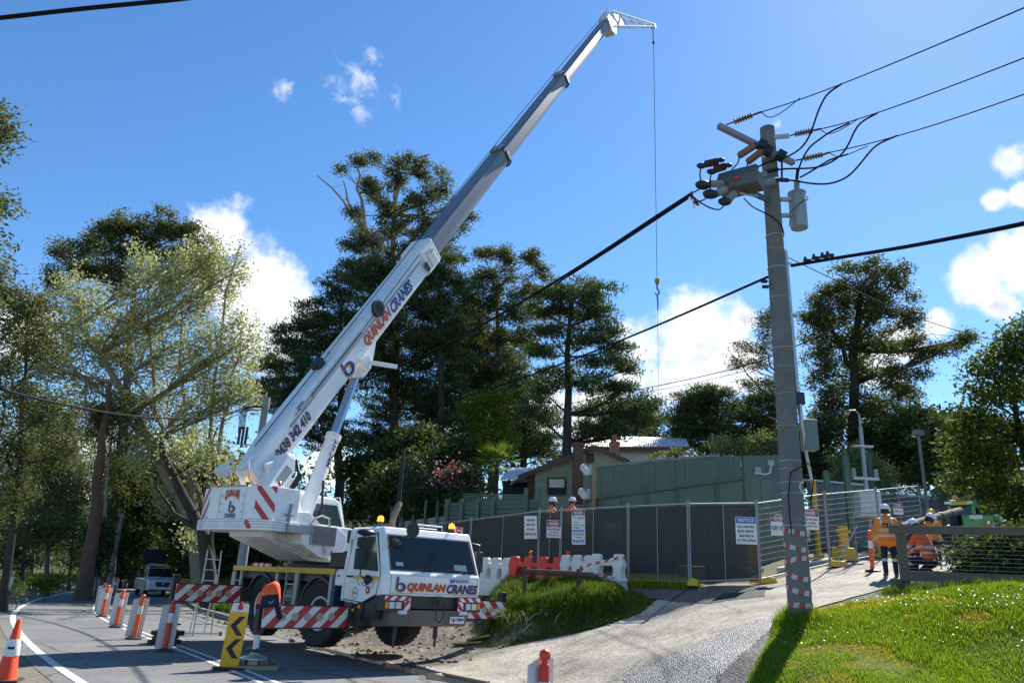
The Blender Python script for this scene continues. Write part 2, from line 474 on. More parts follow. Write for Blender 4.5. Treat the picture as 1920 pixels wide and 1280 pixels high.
def offset_poly(P, d):
    t = np.gradient(P, axis=0); t /= np.linalg.norm(t, axis=1)[:, None]
    return P + np.stack([t[:, 1], -t[:, 0]], 1) * d


RIGHT = smooth_poly(offset_poly(DBL, 3.4), 160, 6)
MID = (resample(EDGE, 200) + resample(RIGHT, 200)) / 2
HALF = np.linalg.norm(resample(EDGE, 200) - resample(RIGHT, 200), axis=1) / 2

pole_base = at(1502, 1165, 13.0)
ctrl = []
for p in [at(1297, 1094, 19.6), at(1420, 1094, 20), at(1545, 1066, 21.7), at(1700, 1042, 25), at(880, 1102, 27), at(740, 1106, 30),
          at(1672, 1080, 18.6), at(1690, 1109, 15.2), pole_base, at(1920, 1104, 15.2), at(1600, 1138, 13.6), at(1700, 1125, 13.2), at(1820, 1114, 13.1), at(1930, 1104, 13.0), at(1140, 1113, 20), at(940, 1108, 22.5),
          at(1800, 1052, 26), at(1420, 1040, 30), at(1100, 1060, 30), at(1300, 1030, 36), at(1800, 1010, 38)]:
    ctrl.append(tuple(p))
for x, y, z in [(-14, 13, 0), (-9, 6, 0), (5, 3, .1), (11, 3, .35), (-24, 26, .1), (-34, 40, .3), (-42, 60, .6), (-60, 30, .6), (-80, 90, 1),
                (3.4, 10.6, .62), (7.4, 11.2, .72), (11, 10.5, .85), (5.4, 8.0, .45), (9, 7.5, .55), (2.6, 12.4, .42),
                (-1.0, 16.2, .03), (.6, 14.8, .05), (-2.6, 17.8, .05), (-3.4, 18.9, .08), (-4.6, 21.6, .16), (-8, 27, .25), (-13, 36, .25), (-2.4, 20.6, .22), (-.6, 18.2, .28), (.2, 18.6, .42),
                (-3.5, 24.5, .8), (-8.5, 31, 1.2), (-14, 44, 1.0), (-6, 45, 2.2), (-20, 60, 1.2), (0, 70, 3), (30, 60, 3.5), (30, 30, 3.6), (60, 60, 4), (20, 16, 2.6), (40, 10, 2.5), (0, 150, 4), (100, 100, 5), (-60, 150, 2)]:
    ctrl.append((x, y, z))
ctrl = np.array(ctrl)


def _phi(r2): return np.where(r2 > 1e-9, .5 * r2 * np.log(np.maximum(r2, 1e-12)), 0.0)


_n = len(ctrl); _S = 10.0; _c = ctrl[:, :2] / _S
_A = _phi(((_c[:, None] - _c[None]) ** 2).sum(-1)) + np.eye(_n) * .0008
_Pm = np.c_[np.ones(_n), _c]
_sol = np.linalg.solve(np.block([[_A, _Pm], [_Pm.T, np.zeros((3, 3))]]), np.r_[ctrl[:, 2], 0, 0, 0])


def sstep(x, a, b):
    t = np.clip((x - a) / (b - a), 0, 1); return t * t * (3 - 2 * t)


def road_dist(x, y):
    x = np.asarray(x, float); y = np.asarray(y, float); best = np.full(x.shape, 1e9)
    for i in range(len(MID) - 1):
        ax, ay = MID[i]; bx, by = MID[i + 1]; dx, dy = bx - ax, by - ay
        t = np.clip(((x - ax) * dx + (y - ay) * dy) / (dx * dx + dy * dy + 1e-9), 0, 1)
        best = np.minimum(best, np.hypot(x - ax - t * dx, y - ay - t * dy) - HALF[i])
    return best


def in_poly(x, y, P):
    x = np.asarray(x); y = np.asarray(y); r = np.zeros(x.shape, bool); j = len(P) - 1
    for i in range(len(P)):
        xi, yi = P[i]; xj, yj = P[j]
        with np.errstate(divide='ignore', invalid='ignore'):
            c = ((yi > y) != (yj > y)) & (x < (xj - xi) * (y - yi) / (yj - yi + 1e-12) + xi)
        r ^= c; j = i
    return r


def poly_dist(x, y, P):                 # distance to the outline, positive inside
    x = np.asarray(x, float); y = np.asarray(y, float); best = np.full(x.shape, 1e9)
    for i in range(len(P)):
        ax, ay = P[i]; bx, by = P[(i + 1) % len(P)]; dx, dy = bx - ax, by - ay
        t = np.clip(((x - ax) * dx + (y - ay) * dy) / (dx * dx + dy * dy + 1e-9), 0, 1)
        best = np.minimum(best, np.hypot(x - ax - t * dx, y - ay - t * dy))
    return np.where(in_poly(x, y, P), best, -best)


def tps(x, y):
    x = np.asarray(x, float) / _S; y = np.asarray(y, float) / _S
    z = _sol[_n] + _sol[_n + 1] * x + _sol[_n + 2] * y
    for i in range(_n): z = z + _sol[i] * _phi((x - _c[i, 0]) ** 2 + (y - _c[i, 1]) ** 2)
    return np.clip(z, -.3, 7.0)


MOUND = None


def Z(x, y):
    x = np.asarray(x, float); y = np.asarray(y, float)
    z = tps(x, y) * sstep(road_dist(x, y), .05, 2.6)
    if MOUND is not None:
        z = z + .44 * sstep(poly_dist(x, y, MOUND), 0, .6) * (1 - .55 * sstep(x, 2.2, 4.2))
    return z


def hit(px, py, dmax=140.0):
    d = cF * FPX + cR * (px - 960) + cU * (640 - py)
    Ds = np.concatenate([np.arange(4, 40, .1), np.arange(40, dmax, .5)])
    P = CAM[None] + d[None] * (Ds[:, None] / FPX); under = P[:, 2] < Z(P[:, 0], P[:, 1])
    k = int(np.argmax(under)) if under.any() else len(Ds) - 1
    return np.array([P[k, 0], P[k, 1], float(Z(P[k, 0], P[k, 1]))])


def ground(x, y): return np.array([x, y, float(Z(x, y))])


MOUND = np.array([hit(x, y)[:2] for x, y in [(905, 1206), (930, 1211), (1000, 1198), (1065, 1186), (1130, 1170), (1185, 1153), (1213, 1136)]]
                 + [at(1185, 1112, 19.4)[:2], at(1080, 1108, 21)[:2], at(940, 1108, 22.3)[:2], at(890, 1120, 20.9)[:2], at(893, 1160, 19.6)[:2]])


# ------------------------------------------------------------------ ground materials
def groundmat(name, cols, scale, rough=.9, bump=.4, bscale=30, fine=None, spec=.3, lo=.35, hi=.65):
    m = bpy.data.materials.new(name); m.use_nodes = True; t = m.node_tree; n = t.nodes; b = n['Principled BSDF']
    b.inputs['Roughness'].default_value = rough; b.inputs['Specular IOR Level'].default_value = spec
    g = n.new('ShaderNodeNewGeometry'); nz = n.new('ShaderNodeTexNoise'); nz.inputs['Scale'].default_value = scale; nz.inputs['Detail'].default_value = 9
    nz.inputs['Roughness'].default_value = .68
    t.links.new(g.outputs['Position'], nz.inputs['Vector']); cr = n.new('ShaderNodeValToRGB'); t.links.new(nz.outputs['Fac'], cr.inputs[0])
    while len(cr.color_ramp.elements) < len(cols): cr.color_ramp.elements.new(.5)
    for k, c in enumerate(cols):
        e = cr.color_ramp.elements[k]; e.position = lo + (hi - lo) * k / (len(cols) - 1); e.color = (*c, 1)
    out = cr.outputs[0]; vo = None
    if fine:
        vo = n.new('ShaderNodeTexVoronoi'); vo.inputs['Scale'].default_value = fine[0]; t.links.new(g.outputs['Position'], vo.inputs['Vector'])
        c2 = n.new('ShaderNodeSeparateColor'); t.links.new(vo.outputs['Color'], c2.inputs[0])
        mr = n.new('ShaderNodeMapRange'); mr.inputs[3].default_value = 1 - fine[1]; mr.inputs[4].default_value = 1 + fine[1]; t.links.new(c2.outputs[0], mr.inputs[0])
        mu = n.new('ShaderNodeMix'); mu.data_type = 'RGBA'; mu.blend_type = 'MULTIPLY'; mu.inputs[0].default_value = 1
        t.links.new(out, mu.inputs[6]); t.links.new(mr.outputs[0], mu.inputs[7]); out = mu.outputs[2]
    t.links.new(out, b.inputs['Base Color'])
    nb = n.new('ShaderNodeTexNoise'); nb.inputs['Scale'].default_value = bscale; nb.inputs['Detail'].default_value = 6
    t.links.new(g.outputs['Position'], nb.inputs['Vector']); bp = n.new('ShaderNodeBump'); bp.inputs['Strength'].default_value = bump; bp.inputs['Distance'].default_value = .03
    t.links.new(nb.outputs['Fac'], bp.inputs['Height'])
    if fine:
        b2 = n.new('ShaderNodeBump'); b2.inputs['Strength'].default_value = bump; b2.inputs['Distance'].default_value = .012
        t.links.new(vo.outputs['Distance'], b2.inputs['Height']); t.links.new(bp.outputs[0], b2.inputs['Normal']); t.links.new(b2.outputs[0], b.inputs['Normal'])
    else: t.links.new(bp.outputs[0], b.inputs['Normal'])
    MATS[name] = m; return m


SOIL = groundmat('soil_and_grass', [(.035, .05, .018), (.06, .075, .022), (.10, .075, .05), (.15, .12, .085)], .9)
ASPH = groundmat('asphalt', [(.165, .163, .158), (.196, .194, .188), (.222, .219, .212)], .55, .82, .35, 90, fine=(55, .28), spec=.35)
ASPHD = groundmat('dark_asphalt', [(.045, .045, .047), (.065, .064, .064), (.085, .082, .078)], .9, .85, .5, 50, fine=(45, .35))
CONCD = groundmat('driveway_concrete', [(.26, .228, .18), (.38, .342, .275), (.48, .435, .355)], .8, .85, .3, 60, fine=(34, .34))
def cracks(m, sc, dark, stain, ss=.45):
    qt_ = m.node_tree; qn_ = qt_.nodes; qb_ = qn_['Principled BSDF']; qo_ = qb_.inputs['Base Color'].links[0].from_socket      # hairline cracks and stains
    qg_ = qn_.new('ShaderNodeNewGeometry'); qw_ = qn_.new('ShaderNodeTexNoise'); qw_.inputs['Scale'].default_value = 1.6; qw_.inputs['Detail'].default_value = 5; qt_.links.new(qg_.outputs['Position'], qw_.inputs['Vector'])
    qa_ = qn_.new('ShaderNodeMix'); qa_.data_type = 'VECTOR'; qa_.inputs[0].default_value = .22; qt_.links.new(qg_.outputs['Position'], qa_.inputs[4]); qt_.links.new(qw_.outputs['Color'], qa_.inputs[5])
    qv_ = qn_.new('ShaderNodeTexVoronoi'); qv_.feature = 'DISTANCE_TO_EDGE'; qv_.inputs['Scale'].default_value = sc; qt_.links.new(qa_.outputs[1], qv_.inputs['Vector'])
    qr_ = qn_.new('ShaderNodeMapRange'); qr_.inputs[1].default_value = .002; qr_.inputs[2].default_value = .011; qr_.inputs[3].default_value = dark; qt_.links.new(qv_.outputs['Distance'], qr_.inputs[0])
    qs_ = qn_.new('ShaderNodeTexNoise'); qs_.inputs['Scale'].default_value = ss; qs_.inputs['Detail'].default_value = 7; qs_.inputs['Roughness'].default_value = .75; qt_.links.new(qg_.outputs['Position'], qs_.inputs['Vector'])
    qq_ = qn_.new('ShaderNodeMapRange'); qq_.inputs[1].default_value = .35; qq_.inputs[2].default_value = .6; qq_.inputs[3].default_value = stain; qt_.links.new(qs_.outputs['Fac'], qq_.inputs[0])
    qk_ = qn_.new('ShaderNodeMath'); qk_.operation = 'MULTIPLY'; qt_.links.new(qr_.outputs[0], qk_.inputs[0]); qt_.links.new(qq_.outputs[0], qk_.inputs[1])
    qm_ = qn_.new('ShaderNodeMix'); qm_.data_type = 'RGBA'; qm_.blend_type = 'MULTIPLY'; qm_.inputs[0].default_value = 1; qt_.links.new(qo_, qm_.inputs[6]); qt_.links.new(qk_.outputs[0], qm_.inputs[7]); qt_.links.new(qm_.outputs[2], qb_.inputs['Base Color'])


cracks(CONCD, .62, .66, .55); cracks(ASPH, .30, .55, .74, .30)
WETG = groundmat('wet_gravelly_seal', [(.14, .135, .125), (.20, .19, .18), (.28, .27, .25)], 1.2, .45, .9, 40, fine=(38, .6), spec=.6)
GRAV = groundmat('dark_gravel', [(.08, .075, .068), (.13, .122, .11), (.18, .168, .15)], 2.0, .8, .8, 40, fine=(30, .5))
SHOUL = groundmat('gravel_shoulder', [(.13, .115, .09), (.19, .17, .135), (.25, .225, .18)], .7, .9, .5, 60, fine=(45, .3))
DIRT = groundmat('churned_earth', [(.09, .078, .062), (.15, .132, .108), (.23, .21, .175)], 2.2, .95, 1.0, 14, fine=(14, .3))
TURF = groundmat('turf', [(.05, .085, .012), (.075, .12, .016), (.11, .13, .02), (.12, .12, .03)], 1.6, .95, .6, 40)
PAINT = groundmat('road_paint', [(.50, .50, .48), (.62, .62, .60), (.68, .68, .66)], 3.0, .6, .2, 60, fine=(40, .12))
WET = groundmat('wet_asphalt', [(.03, .03, .032), (.045, .045, .045)], 1.0, .12, .1, 30, spec=.7)
KERB = groundmat('kerb_stone', [(.14, .135, .12), (.22, .21, .19)], 2.0, .85, .4, 40)

# ------------------------------------------------------------------ ground sheet
gx = np.unique(np.r_[np.linspace(-700, -60, 22), np.linspace(-60, -16, 60), np.arange(-16, 20, .3), np.linspace(20, 60, 40), np.linspace(60, 700, 22)])
gy = np.unique(np.r_[np.linspace(-120, -2, 16), np.arange(-2, 36, .3), np.linspace(36, 80, 50), np.linspace(80, 900, 26)])
GX, GY = np.meshgrid(gx, gy); GZ = Z(GX, GY) - .022
inside = (GX > -16) & (GX < 20) & (GY > 4) & (GY < 34)
GZ = GZ + np.where(inside, 0, -.02)
nx, ny = len(gx), len(gy); idx = np.arange(nx * ny).reshape(ny, nx)
fq = np.stack([idx[:-1, :-1], idx[:-1, 1:], idx[1:, 1:], idx[1:, :-1]], -1).reshape(-1, 4)
build_np('ground', np.stack([GX, GY, GZ], -1).reshape(-1, 3), fq, SOIL, smooth=True, kind='structure')


# wooded rise that closes the view
hx_ = np.linspace(-420, 420, 60); hy_ = np.array([118.0, 135, 160, 200]); HX, HY = np.meshgrid(hx_, hy_)
HZ = np.array([-1.0, 9, 16, 18])[:, None] + 2.5 * np.sin(HX / 37.0) + 1.5 * np.sin(HX / 13.0 + HY / 40); HZ[0] = -2
hi_ = np.arange(HX.size).reshape(HX.shape)
build_np('hillside', np.stack([HX, HY, HZ], -1).reshape(-1, 3), np.stack([hi_[:-1, :-1], hi_[:-1, 1:], hi_[1:, 1:], hi_[1:, :-1]], -1).reshape(-1, 4), groundmat('hill_scrub', [(.012, .018, .008), (.03, .04, .014), (.05, .055, .02)], .35), smooth=True, kind='structure')


def strip(name, A, B, m, zoff=0.0, na=60, nb=16, kind='structure', rag=0.0, **tags):
    A = resample(A, na); B = resample(B, na); t = np.linspace(0, 1, nb)[None, :, None]
    P = A[:, None] * (1 - t) + B[:, None] * t
    if rag:
        P[:, 0] += rng.normal(0, rag, P[:, 0].shape); P[:, -1] += rng.normal(0, rag, P[:, -1].shape)
    z = Z(P[..., 0], P[..., 1]) + zoff
    i = np.arange(na * nb).reshape(na, nb)
    f = np.stack([i[:-1, :-1], i[:-1, 1:], i[1:, 1:], i[1:, :-1]], -1).reshape(-1, 4)
    a, b, c = [np.r_[P[q], z[q]] for q in ((0, 0), (0, 1), (1, 1))]
    if np.cross(b - a, c - a)[2] < 0: f = f[:, ::-1]
    return build_np(name, np.concatenate([P, z[..., None]], -1).reshape(-1, 3), f, m, smooth=True, kind=kind, **tags)


strip('road', offset_poly(EDGE, -.35), RIGHT, ASPH, .0, 400, 18)
strip('road_shoulder', offset_poly(EDGE, -2.6), offset_poly(EDGE, -.33), SHOUL, -.006, 240, 8, rag=.04)


def ribbon(name, P, w, m, zoff, n=400, gaps=(), **k):
    P = resample(P, n)
    return strip(name, offset_poly(P, -w / 2), offset_poly(P, w / 2), m, zoff, n, 2, **k)


ribbon('edge_marking', EDGE, .16, PAINT, .006)
ribbon('centre_marking', offset_poly(DBL, -.13), .10, PAINT, .006)
ribbon('centre_marking', offset_poly(DBL, .13), .10, PAINT, .006)
RS = resample(RIGHT, 200)
k0 = int(np.argmin(np.linalg.norm(RS - gz(640, 1225)[:2], axis=1)))
strip('gutter', RS[k0 - 2:120], offset_poly(RS, .5)[k0 - 2:120], KERB, .010, 120, 4)
strip('wet_gutter', offset_poly(RS, -.35)[max(k0 - 22, 0):k0 + 4], offset_poly(RS, .10)[max(k0 - 22, 0):k0 + 4], WET, .006, 40, 4, rag=.05)
# bluestone kerb along the inner side of the bend, stone by stone
kerb = empty('kerb', (0, 0, 0)); kerb['kind'] = 'structure'
KP = offset_poly(RS, .62)[k0 + 14:110]; KP = resample(KP, 46); proto = None
for i in range(len(KP) - 1):
    a, b = KP[i], KP[i + 1]; mid = (a + b) / 2; L_ = np.linalg.norm(b - a)
    if proto is None:
        proto = MB().bx(-.5, .5, -.11, .11, -.12, .12).build('kerb_stone', KERB, kerb, bevel=.015); o = proto
    else:
        o = proto.copy(); col.objects.link(o)
    o.location = (mid[0], mid[1], float(Z(*mid)) + .02 + rng.uniform(-.008, .008)); o.rotation_euler = (0, 0, math.atan2(b[1] - a[1], b[0] - a[0]) + rng.normal(0, .012))
    o.scale = (L_ * .96, 1, 1)

# driveway: concrete apron climbing to the site
dL = np.array([hit(x, y)[:2] for x, y in [(905, 1222), (1000, 1204), (1130, 1177), (1200, 1150), (1240, 1118), (1310, 1100)]])
dL = np.vstack([RIGHT[np.argmin(np.linalg.norm(RIGHT - gz(700, 1236)[:2], axis=1))], dL, at(1430, 1092, 20.3)[:2], at(1560, 1062, 22.4)[:2], at(1720, 1036, 26)[:2]])
dR = np.array([hit(x, y)[:2] for x, y in [(1215, 1278), (1340, 1225), (1455, 1158)]])
dR = np.vstack([RIGHT[np.argmin(np.linalg.norm(RIGHT - [1.6, 12.0], axis=1))], [2.3, 12.6], dR, pole_base[:2] + [.1, .9], at(1580, 1138, 14.6)[:2], at(1690, 1098, 17.5)[:2], at(1800, 1070, 20)[:2], at(1900, 1050, 25)[:2]])
strip('driveway', dL, dR, CONCD, .0, 90, 40)
gR = np.vstack([RIGHT[np.argmin(np.linalg.norm(RIGHT - [3.0, 10.0], axis=1))], [3.0, 11.2], hit(1385, 1278)[:2], hit(1450, 1215)[:2], hit(1480, 1172)[:2]])
gL = np.vstack([RIGHT[np.argmin(np.linalg.norm(RIGHT - [1.2, 12.6], axis=1))], [1.7, 13.1], hit(1180, 1270)[:2], hit(1330, 1200)[:2], hit(1455, 1153)[:2]])
strip('wet_seal', gL, gR, WETG, .008, 60, 24, rag=.06)
eL = np.vstack([[3.0, 10.4], hit(1345, 1278)[:2], hit(1420, 1212)[:2], hit(1466, 1165)[:2]])
eR = np.vstack([[3.9, 10.2], hit(1415, 1278)[:2], hit(1450, 1212)[:2], hit(1484, 1168)[:2]])
strip('gravel_edge', eL, eR, GRAV, .016, 50, 10, rag=.05)
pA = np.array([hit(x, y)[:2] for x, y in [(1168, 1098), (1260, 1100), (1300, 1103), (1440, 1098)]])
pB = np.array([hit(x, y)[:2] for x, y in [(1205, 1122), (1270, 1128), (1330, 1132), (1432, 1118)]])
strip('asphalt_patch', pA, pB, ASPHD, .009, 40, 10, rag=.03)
# churned earth under and behind the crane
uA = offset_poly(RS, .15)[k0 - 4:k0 + 26]; uB = offset_poly(RS, 4.6)[k0 - 4:k0 + 26]
strip('earth', uA, uB, DIRT, .004, 60, 24, rag=.1)
# lawn
LAWN = np.vstack([[4.0, 9.4], hit(1415, 1278)[:2], hit(1448, 1214)[:2], pole_base[:2] + [-.32, .12], pole_base[:2] + [.35, .35], at(1600, 1138, 13.7)[:2], at(1700, 1125, 13.4)[:2], at(1820, 1114, 13.3)[:2], [14.5, 12.9], [14.5, 7.5], [6, 6.5]])
lx = np.linspace(3.2, 14.5, 70); ly = np.linspace(6.5, 15.2, 60)
LX, LY = np.meshgrid(lx, ly); keep = in_poly(LX, LY, LAWN)
li = np.arange(LX.size).reshape(LX.shape)
lf = np.stack([li[:-1, :-1], li[:-1, 1:], li[1:, 1:], li[1:, :-1]], -1).reshape(-1, 4)
kk = keep.ravel()[lf].all(1)
build_np('lawn', np.stack([LX, LY, Z(LX, LY) + .01], -1).reshape(-1, 3), lf[kk], TURF, smooth=True, kind='structure')

# ================================================================== MOBILE CRANE
Mc = Matrix.Translation((CX, CY, CL)) @ Matrix.Rotation(math.atan2(cfwd[1], cfwd[0]), 4, 'Z')      # local: x forward, y left, z up
crane = empty('mobile_crane', (CX, CY, CL), math.atan2(cfwd[1], cfwd[0]),
              'white two axle mobile crane with its long telescopic boom raised over the site', 'crane')
SLEW_U, DECK = -2.3, 1.67
S0 = CV(SLEW_U, 0, DECK); BETA = math.radians(32)
Ms = Matrix.Translation(V3(S0)) @ Matrix.Rotation(math.pi / 2 - BETA, 4, 'Z')                        # superstructure: x along the boom heading, y left
MS = Mc.inverted() @ Ms


def cp(mb, name, m, bevel=0.0, parent=None, M=None, smooth=False, **k): return mb.build(name, m, parent or crane, M=M, bevel=bevel, smooth=smooth, **k)


Hh = 1.25
# ---- cab body
side = [(1.22, 2.50), (1.10, 1.62), (1.10, 1.02), (1.75, .98), (2.30, 1.14), (2.83, 1.20), (2.84, 1.60), (2.80, 1.66), (2.47, 2.42), (2.40, 2.50)]
rings = []
for y, inset in ((-Hh, .0), (Hh, .0)):
    rings.append([(u, y, z) for u, z in side])
cabm = MB()
rr = []
for y, fi in ((-1.25, .10), (-1.16, .0), (1.16, .0), (1.25, .10)):
    rr.append([(u - (fi if u > 2.2 else 0), y * (.985 if z > 2.4 else 1), z + (.05 if (abs(y) < 1.2 and z > 2.45) else 0)) for u, z in side])
cabm.loft(rr)
cab = cp(cabm, 'cab_body', WHITE, .02)
# windscreen with its black rim and wipers
wn = Vector((math.cos(math.atan2(.33, .76)), 0, math.sin(math.atan2(.33, .76))))      # screen normal


def scr(y, t, off=.004):                       # t 0 bottom .. 1 top of the sloping front
    u = 2.80 + (2.47 - 2.80) * t; z = 1.66 + (2.42 - 1.66) * t
    return (u + wn.x * off, y, z + wn.z * off)


cp(MB().quad(scr(-1.14, .02, .003), scr(1.14, .02, .003), scr(1.10, .97, .003), scr(-1.10, .97, .003)), 'windscreen_seal', BLACK, parent=cab)
ws = cp(MB().quad(scr(-1.08, .075, .007), scr(1.08, .075, .007), scr(1.045, .93, .007), scr(-1.045, .93, .007)), 'windscreen', GLASS)
for y0, y1 in ((-.55, -.05), (.10, .55), (.62, 1.02)):
    cp(MB().bar(scr(y0, .04, .03), scr(y1, .10, .02), .03, .02).bar(scr((y0 + y1) / 2 + .05, .075, .035), scr(y1 - .3, -.01, .035), .015, .015), 'wiper', BLACK)
for a, b, c, d, m in ((-.98, -.80, .14, .24, SIGNW), (.52, .86, .10, .26, SIGNW)):
    cp(MB().quad(scr(a, c, .009), scr(b, c, .009), scr(b, d, .009), scr(a, d, .009)), 'windscreen_sticker', mat('sticker_teal', (.10, .22, .26), .4) if 'sticker_teal' not in MATS else MATS['sticker_teal'], parent=ws)
# front panel lettering
FX = 2.845


def fpt(y, z): return (FX, y, z)


cp(MB().bx(2.838, 2.846, -1.15, 1.15, 1.235, 1.245).bx(2.838, 2.846, -1.15, 1.15, 1.585, 1.592), 'panel_seam', mat('seam_grey', (.3, .3, .3), .6))
txt('QUINLAN', .98, .19, fpt(-.235 + .015, 1.36 - .012), (0, 1, 0), (0, 0, 1), YELL, crane, bold=.06, shear=.25, off=.003)
txt('QUINLAN', .98, .19, fpt(-.235, 1.36), (0, 1, 0), (0, 0, 1), RED, crane, bold=.045, shear=.25, off=.006)
txt('CRANES', .84, .19, fpt(.70 + .015, 1.36 - .012), (0, 1, 0), (0, 0, 1), YELL, crane, bold=.06, shear=.25, off=.003)
txt('CRANES', .84, .19, fpt(.70, 1.36), (0, 1, 0), (0, 0, 1), BLUEL, crane, bold=.045, shear=.25, off=.006)
txt('TADANO', .42, .075, fpt(.66, 1.525), (0, 1, 0), (0, 0, 1), INK, crane, bold=.015, off=.004)


def swoosh_b(O, right, up, s, parent, M=None):
    """round lower-case b emblem: gold shadow, navy bowl and a red stem"""
    O, right, up = V3(O), V3(right).normalized(), V3(up).normalized(); nn = right.cross(up)

    def ring(cx, cz, r0, r1, off, m, name):
        mb = MB(); n = 22; vs = []
        for i in range(n + 1):
            a = math.radians(-160 + 320 * i / n); wv = .35 + .65 * math.sin(math.pi * min(1, i / n * 1.05))
            for r in (r0 - (r0 - r1) * wv, r0):
                p = O + right * ((cx + r * math.cos(a) * 1.15) * s) + up * ((cz + r * math.sin(a) * .85) * s) + nn * off
                vs.append(p if M is None else M @ p)
        mb.add(vs, [(2 * i, 2 * i + 1, 2 * i + 3, 2 * i + 2) for i in range(n)]); return mb.build(name, m, parent)
    ring(.02, -.20, .36, .12, .004, YELL, 'emblem_shadow'); ring(.08, -.14, .34, .14, .007, BLUEL, 'emblem_bowl')
    q = [(-.34, -.28), (-.16, -.28), (-.12, .5), (-.28, .55)]
    pts = [O + right * (a * s) + up * (b * s) + nn * .009 for a, b in q]
    MB().add([p if M is None else M @ p for p in pts], [(0, 1, 2, 3)]).build('emblem_stem', BLUEL, parent)
    q = [(-.345, -.05), (-.26, -.05), (-.22, .5), (-.30, .53)]
    pts = [O + right * (a * s) + up * (b * s) + nn * .011 for a, b in q]
    MB().add([p if M is None else M @ p for p in pts], [(0, 1, 2, 3)]).build('emblem_stem', RED, parent)


swoosh_b(fpt(-.90, 1.40), (0, 1, 0), (0, 0, 1), .30, crane)
q = [(.42, 1.56), (.53, 1.56), (.49, 1.50), (.40, 1.50)]
cp(MB().add([(FX + .004, .36, 1.555), (FX + .004, .50, 1.555), (FX + .004, .48, 1.50), (FX + .004, .36, 1.47)], [(0, 1, 2, 3)]), 'maker_emblem', SIGNB)
# right side (towards the verge): door, window, stripe, handle, stickers (y = -Hh)
ys = -Hh - .004
dr = cp(MB().prism([(1.24, 1.06), (2.02, 1.03), (2.52, 1.20), (2.62, 1.60), (2.36, 2.40), (1.52, 2.42), (1.24, 1.62)], -Hh - .012, -Hh + .02, plane='XZ'), 'door', WHITE, .006)
cp(MB().prism([(1.22, 1.04), (2.03, 1.01), (2.54, 1.185), (2.645, 1.605), (2.375, 2.42), (1.50, 2.44), (1.22, 1.63)], -Hh - .005, -Hh + .01), 'door_gap', BLACK, parent=dr)
cp(MB().bx(2.838, 2.847, -1.125, -1.118, 1.22, 1.60).bx(2.838, 2.847, 1.118, 1.125, 1.22, 1.60), 'panel_seam', MATS['seam_grey'])
cp(MB().prism([(1.62, 1.68), (2.55, 1.64), (2.32, 2.33), (1.74, 2.35)], -Hh - .02, -Hh - .008), 'door_window', GLASS2, parent=dr)
cp(MB().bx(1.32, 1.58, -Hh - .035, -Hh - .008, 1.50, 1.54), 'door_handle', BLACK, .006, parent=dr)
cp(MB().quad((1.60, ys - .014, 1.475), (2.58, ys - .014, 1.475), (2.59, ys - .014, 1.545), (1.60, ys - .014, 1.545)), 'door_stripe', YELLOW2, parent=dr)
mbx = MB(); n = 24
for r0, r1, cx, cz in ((.105, .115, 1.72, 1.19),):
    vs = [(cx + r * math.cos(2 * math.pi * i / n), ys - .015, cz + r * math.sin(2 * math.pi * i / n)) for i in range(n) for r in (r0, r1)]
    mbx.add(vs, [(2 * i, 2 * i + 1, (2 * i + 3) % (2 * n), (2 * i + 2) % (2 * n)) for i in range(n)])
cp(mbx, 'door_roundel', INK, parent=dr)
txt('RT16', .14, .05, (1.72, ys - .012, 1.19), (1, 0, 0), (0, 0, 1), INK, dr, off=.004)
for cx, cz, r, m in ((2.22, 1.27, .085, RED), (2.22, 1.27, .055, INK), (2.22, 1.27, .03, SIGNW)):
    cp(MB().add([(cx + r * math.cos(a * math.pi / 8), ys - .014 - (.09 - r) * .05, cz + r * math.sin(a * math.pi / 8)) for a in range(16)], [tuple(range(16))]), 'door_sticker', m, parent=dr)
cp(MB().tube([(1.95, ys - .016, 1.42), (2.02, ys - .016, 1.36), (2.12, ys - .016, 1.34), (2.18, ys - .016, 1.38)], .008, 5).tube([(1.75, ys - .016, 1.50), (1.80, ys - .016, 1.40), (1.9, ys - .016, 1.35)], .005, 5)
   .tube([(2.36, ys - .016, 1.30), (2.44, ys - .016, 1.45)], .004, 5), 'door_sticker', NAVY, parent=dr)
# pinstripe scroll on the pillar behind the door
cp(MB().tube([(1.34, -Hh - .006, 2.30), (1.30, -Hh - .006, 2.22), (1.34, -Hh - .006, 2.14), (1.38, -Hh - .006, 2.22), (1.34, -Hh - .006, 2.30)], .006, 5)
   .tube([(1.34, -Hh - .006, 2.14), (1.34, -Hh - .006, 1.85), (1.36, -Hh - .006, 1.72)], .006, 5), 'pillar_scroll', INK)
# step box behind the door
sb = cp(MB().bx(.82, 1.12, -1.27, -.6, 1.32, 1.66), 'side_box', WHITE, .012)
cp(MB().tube([(.9, -1.276, 1.50), (.93, -1.276, 1.53), (.97, -1.276, 1.50), (1.0, -1.276, 1.53), (1.03, -1.276, 1.49)], .008, 5), 'box_emblem', INK, parent=sb)
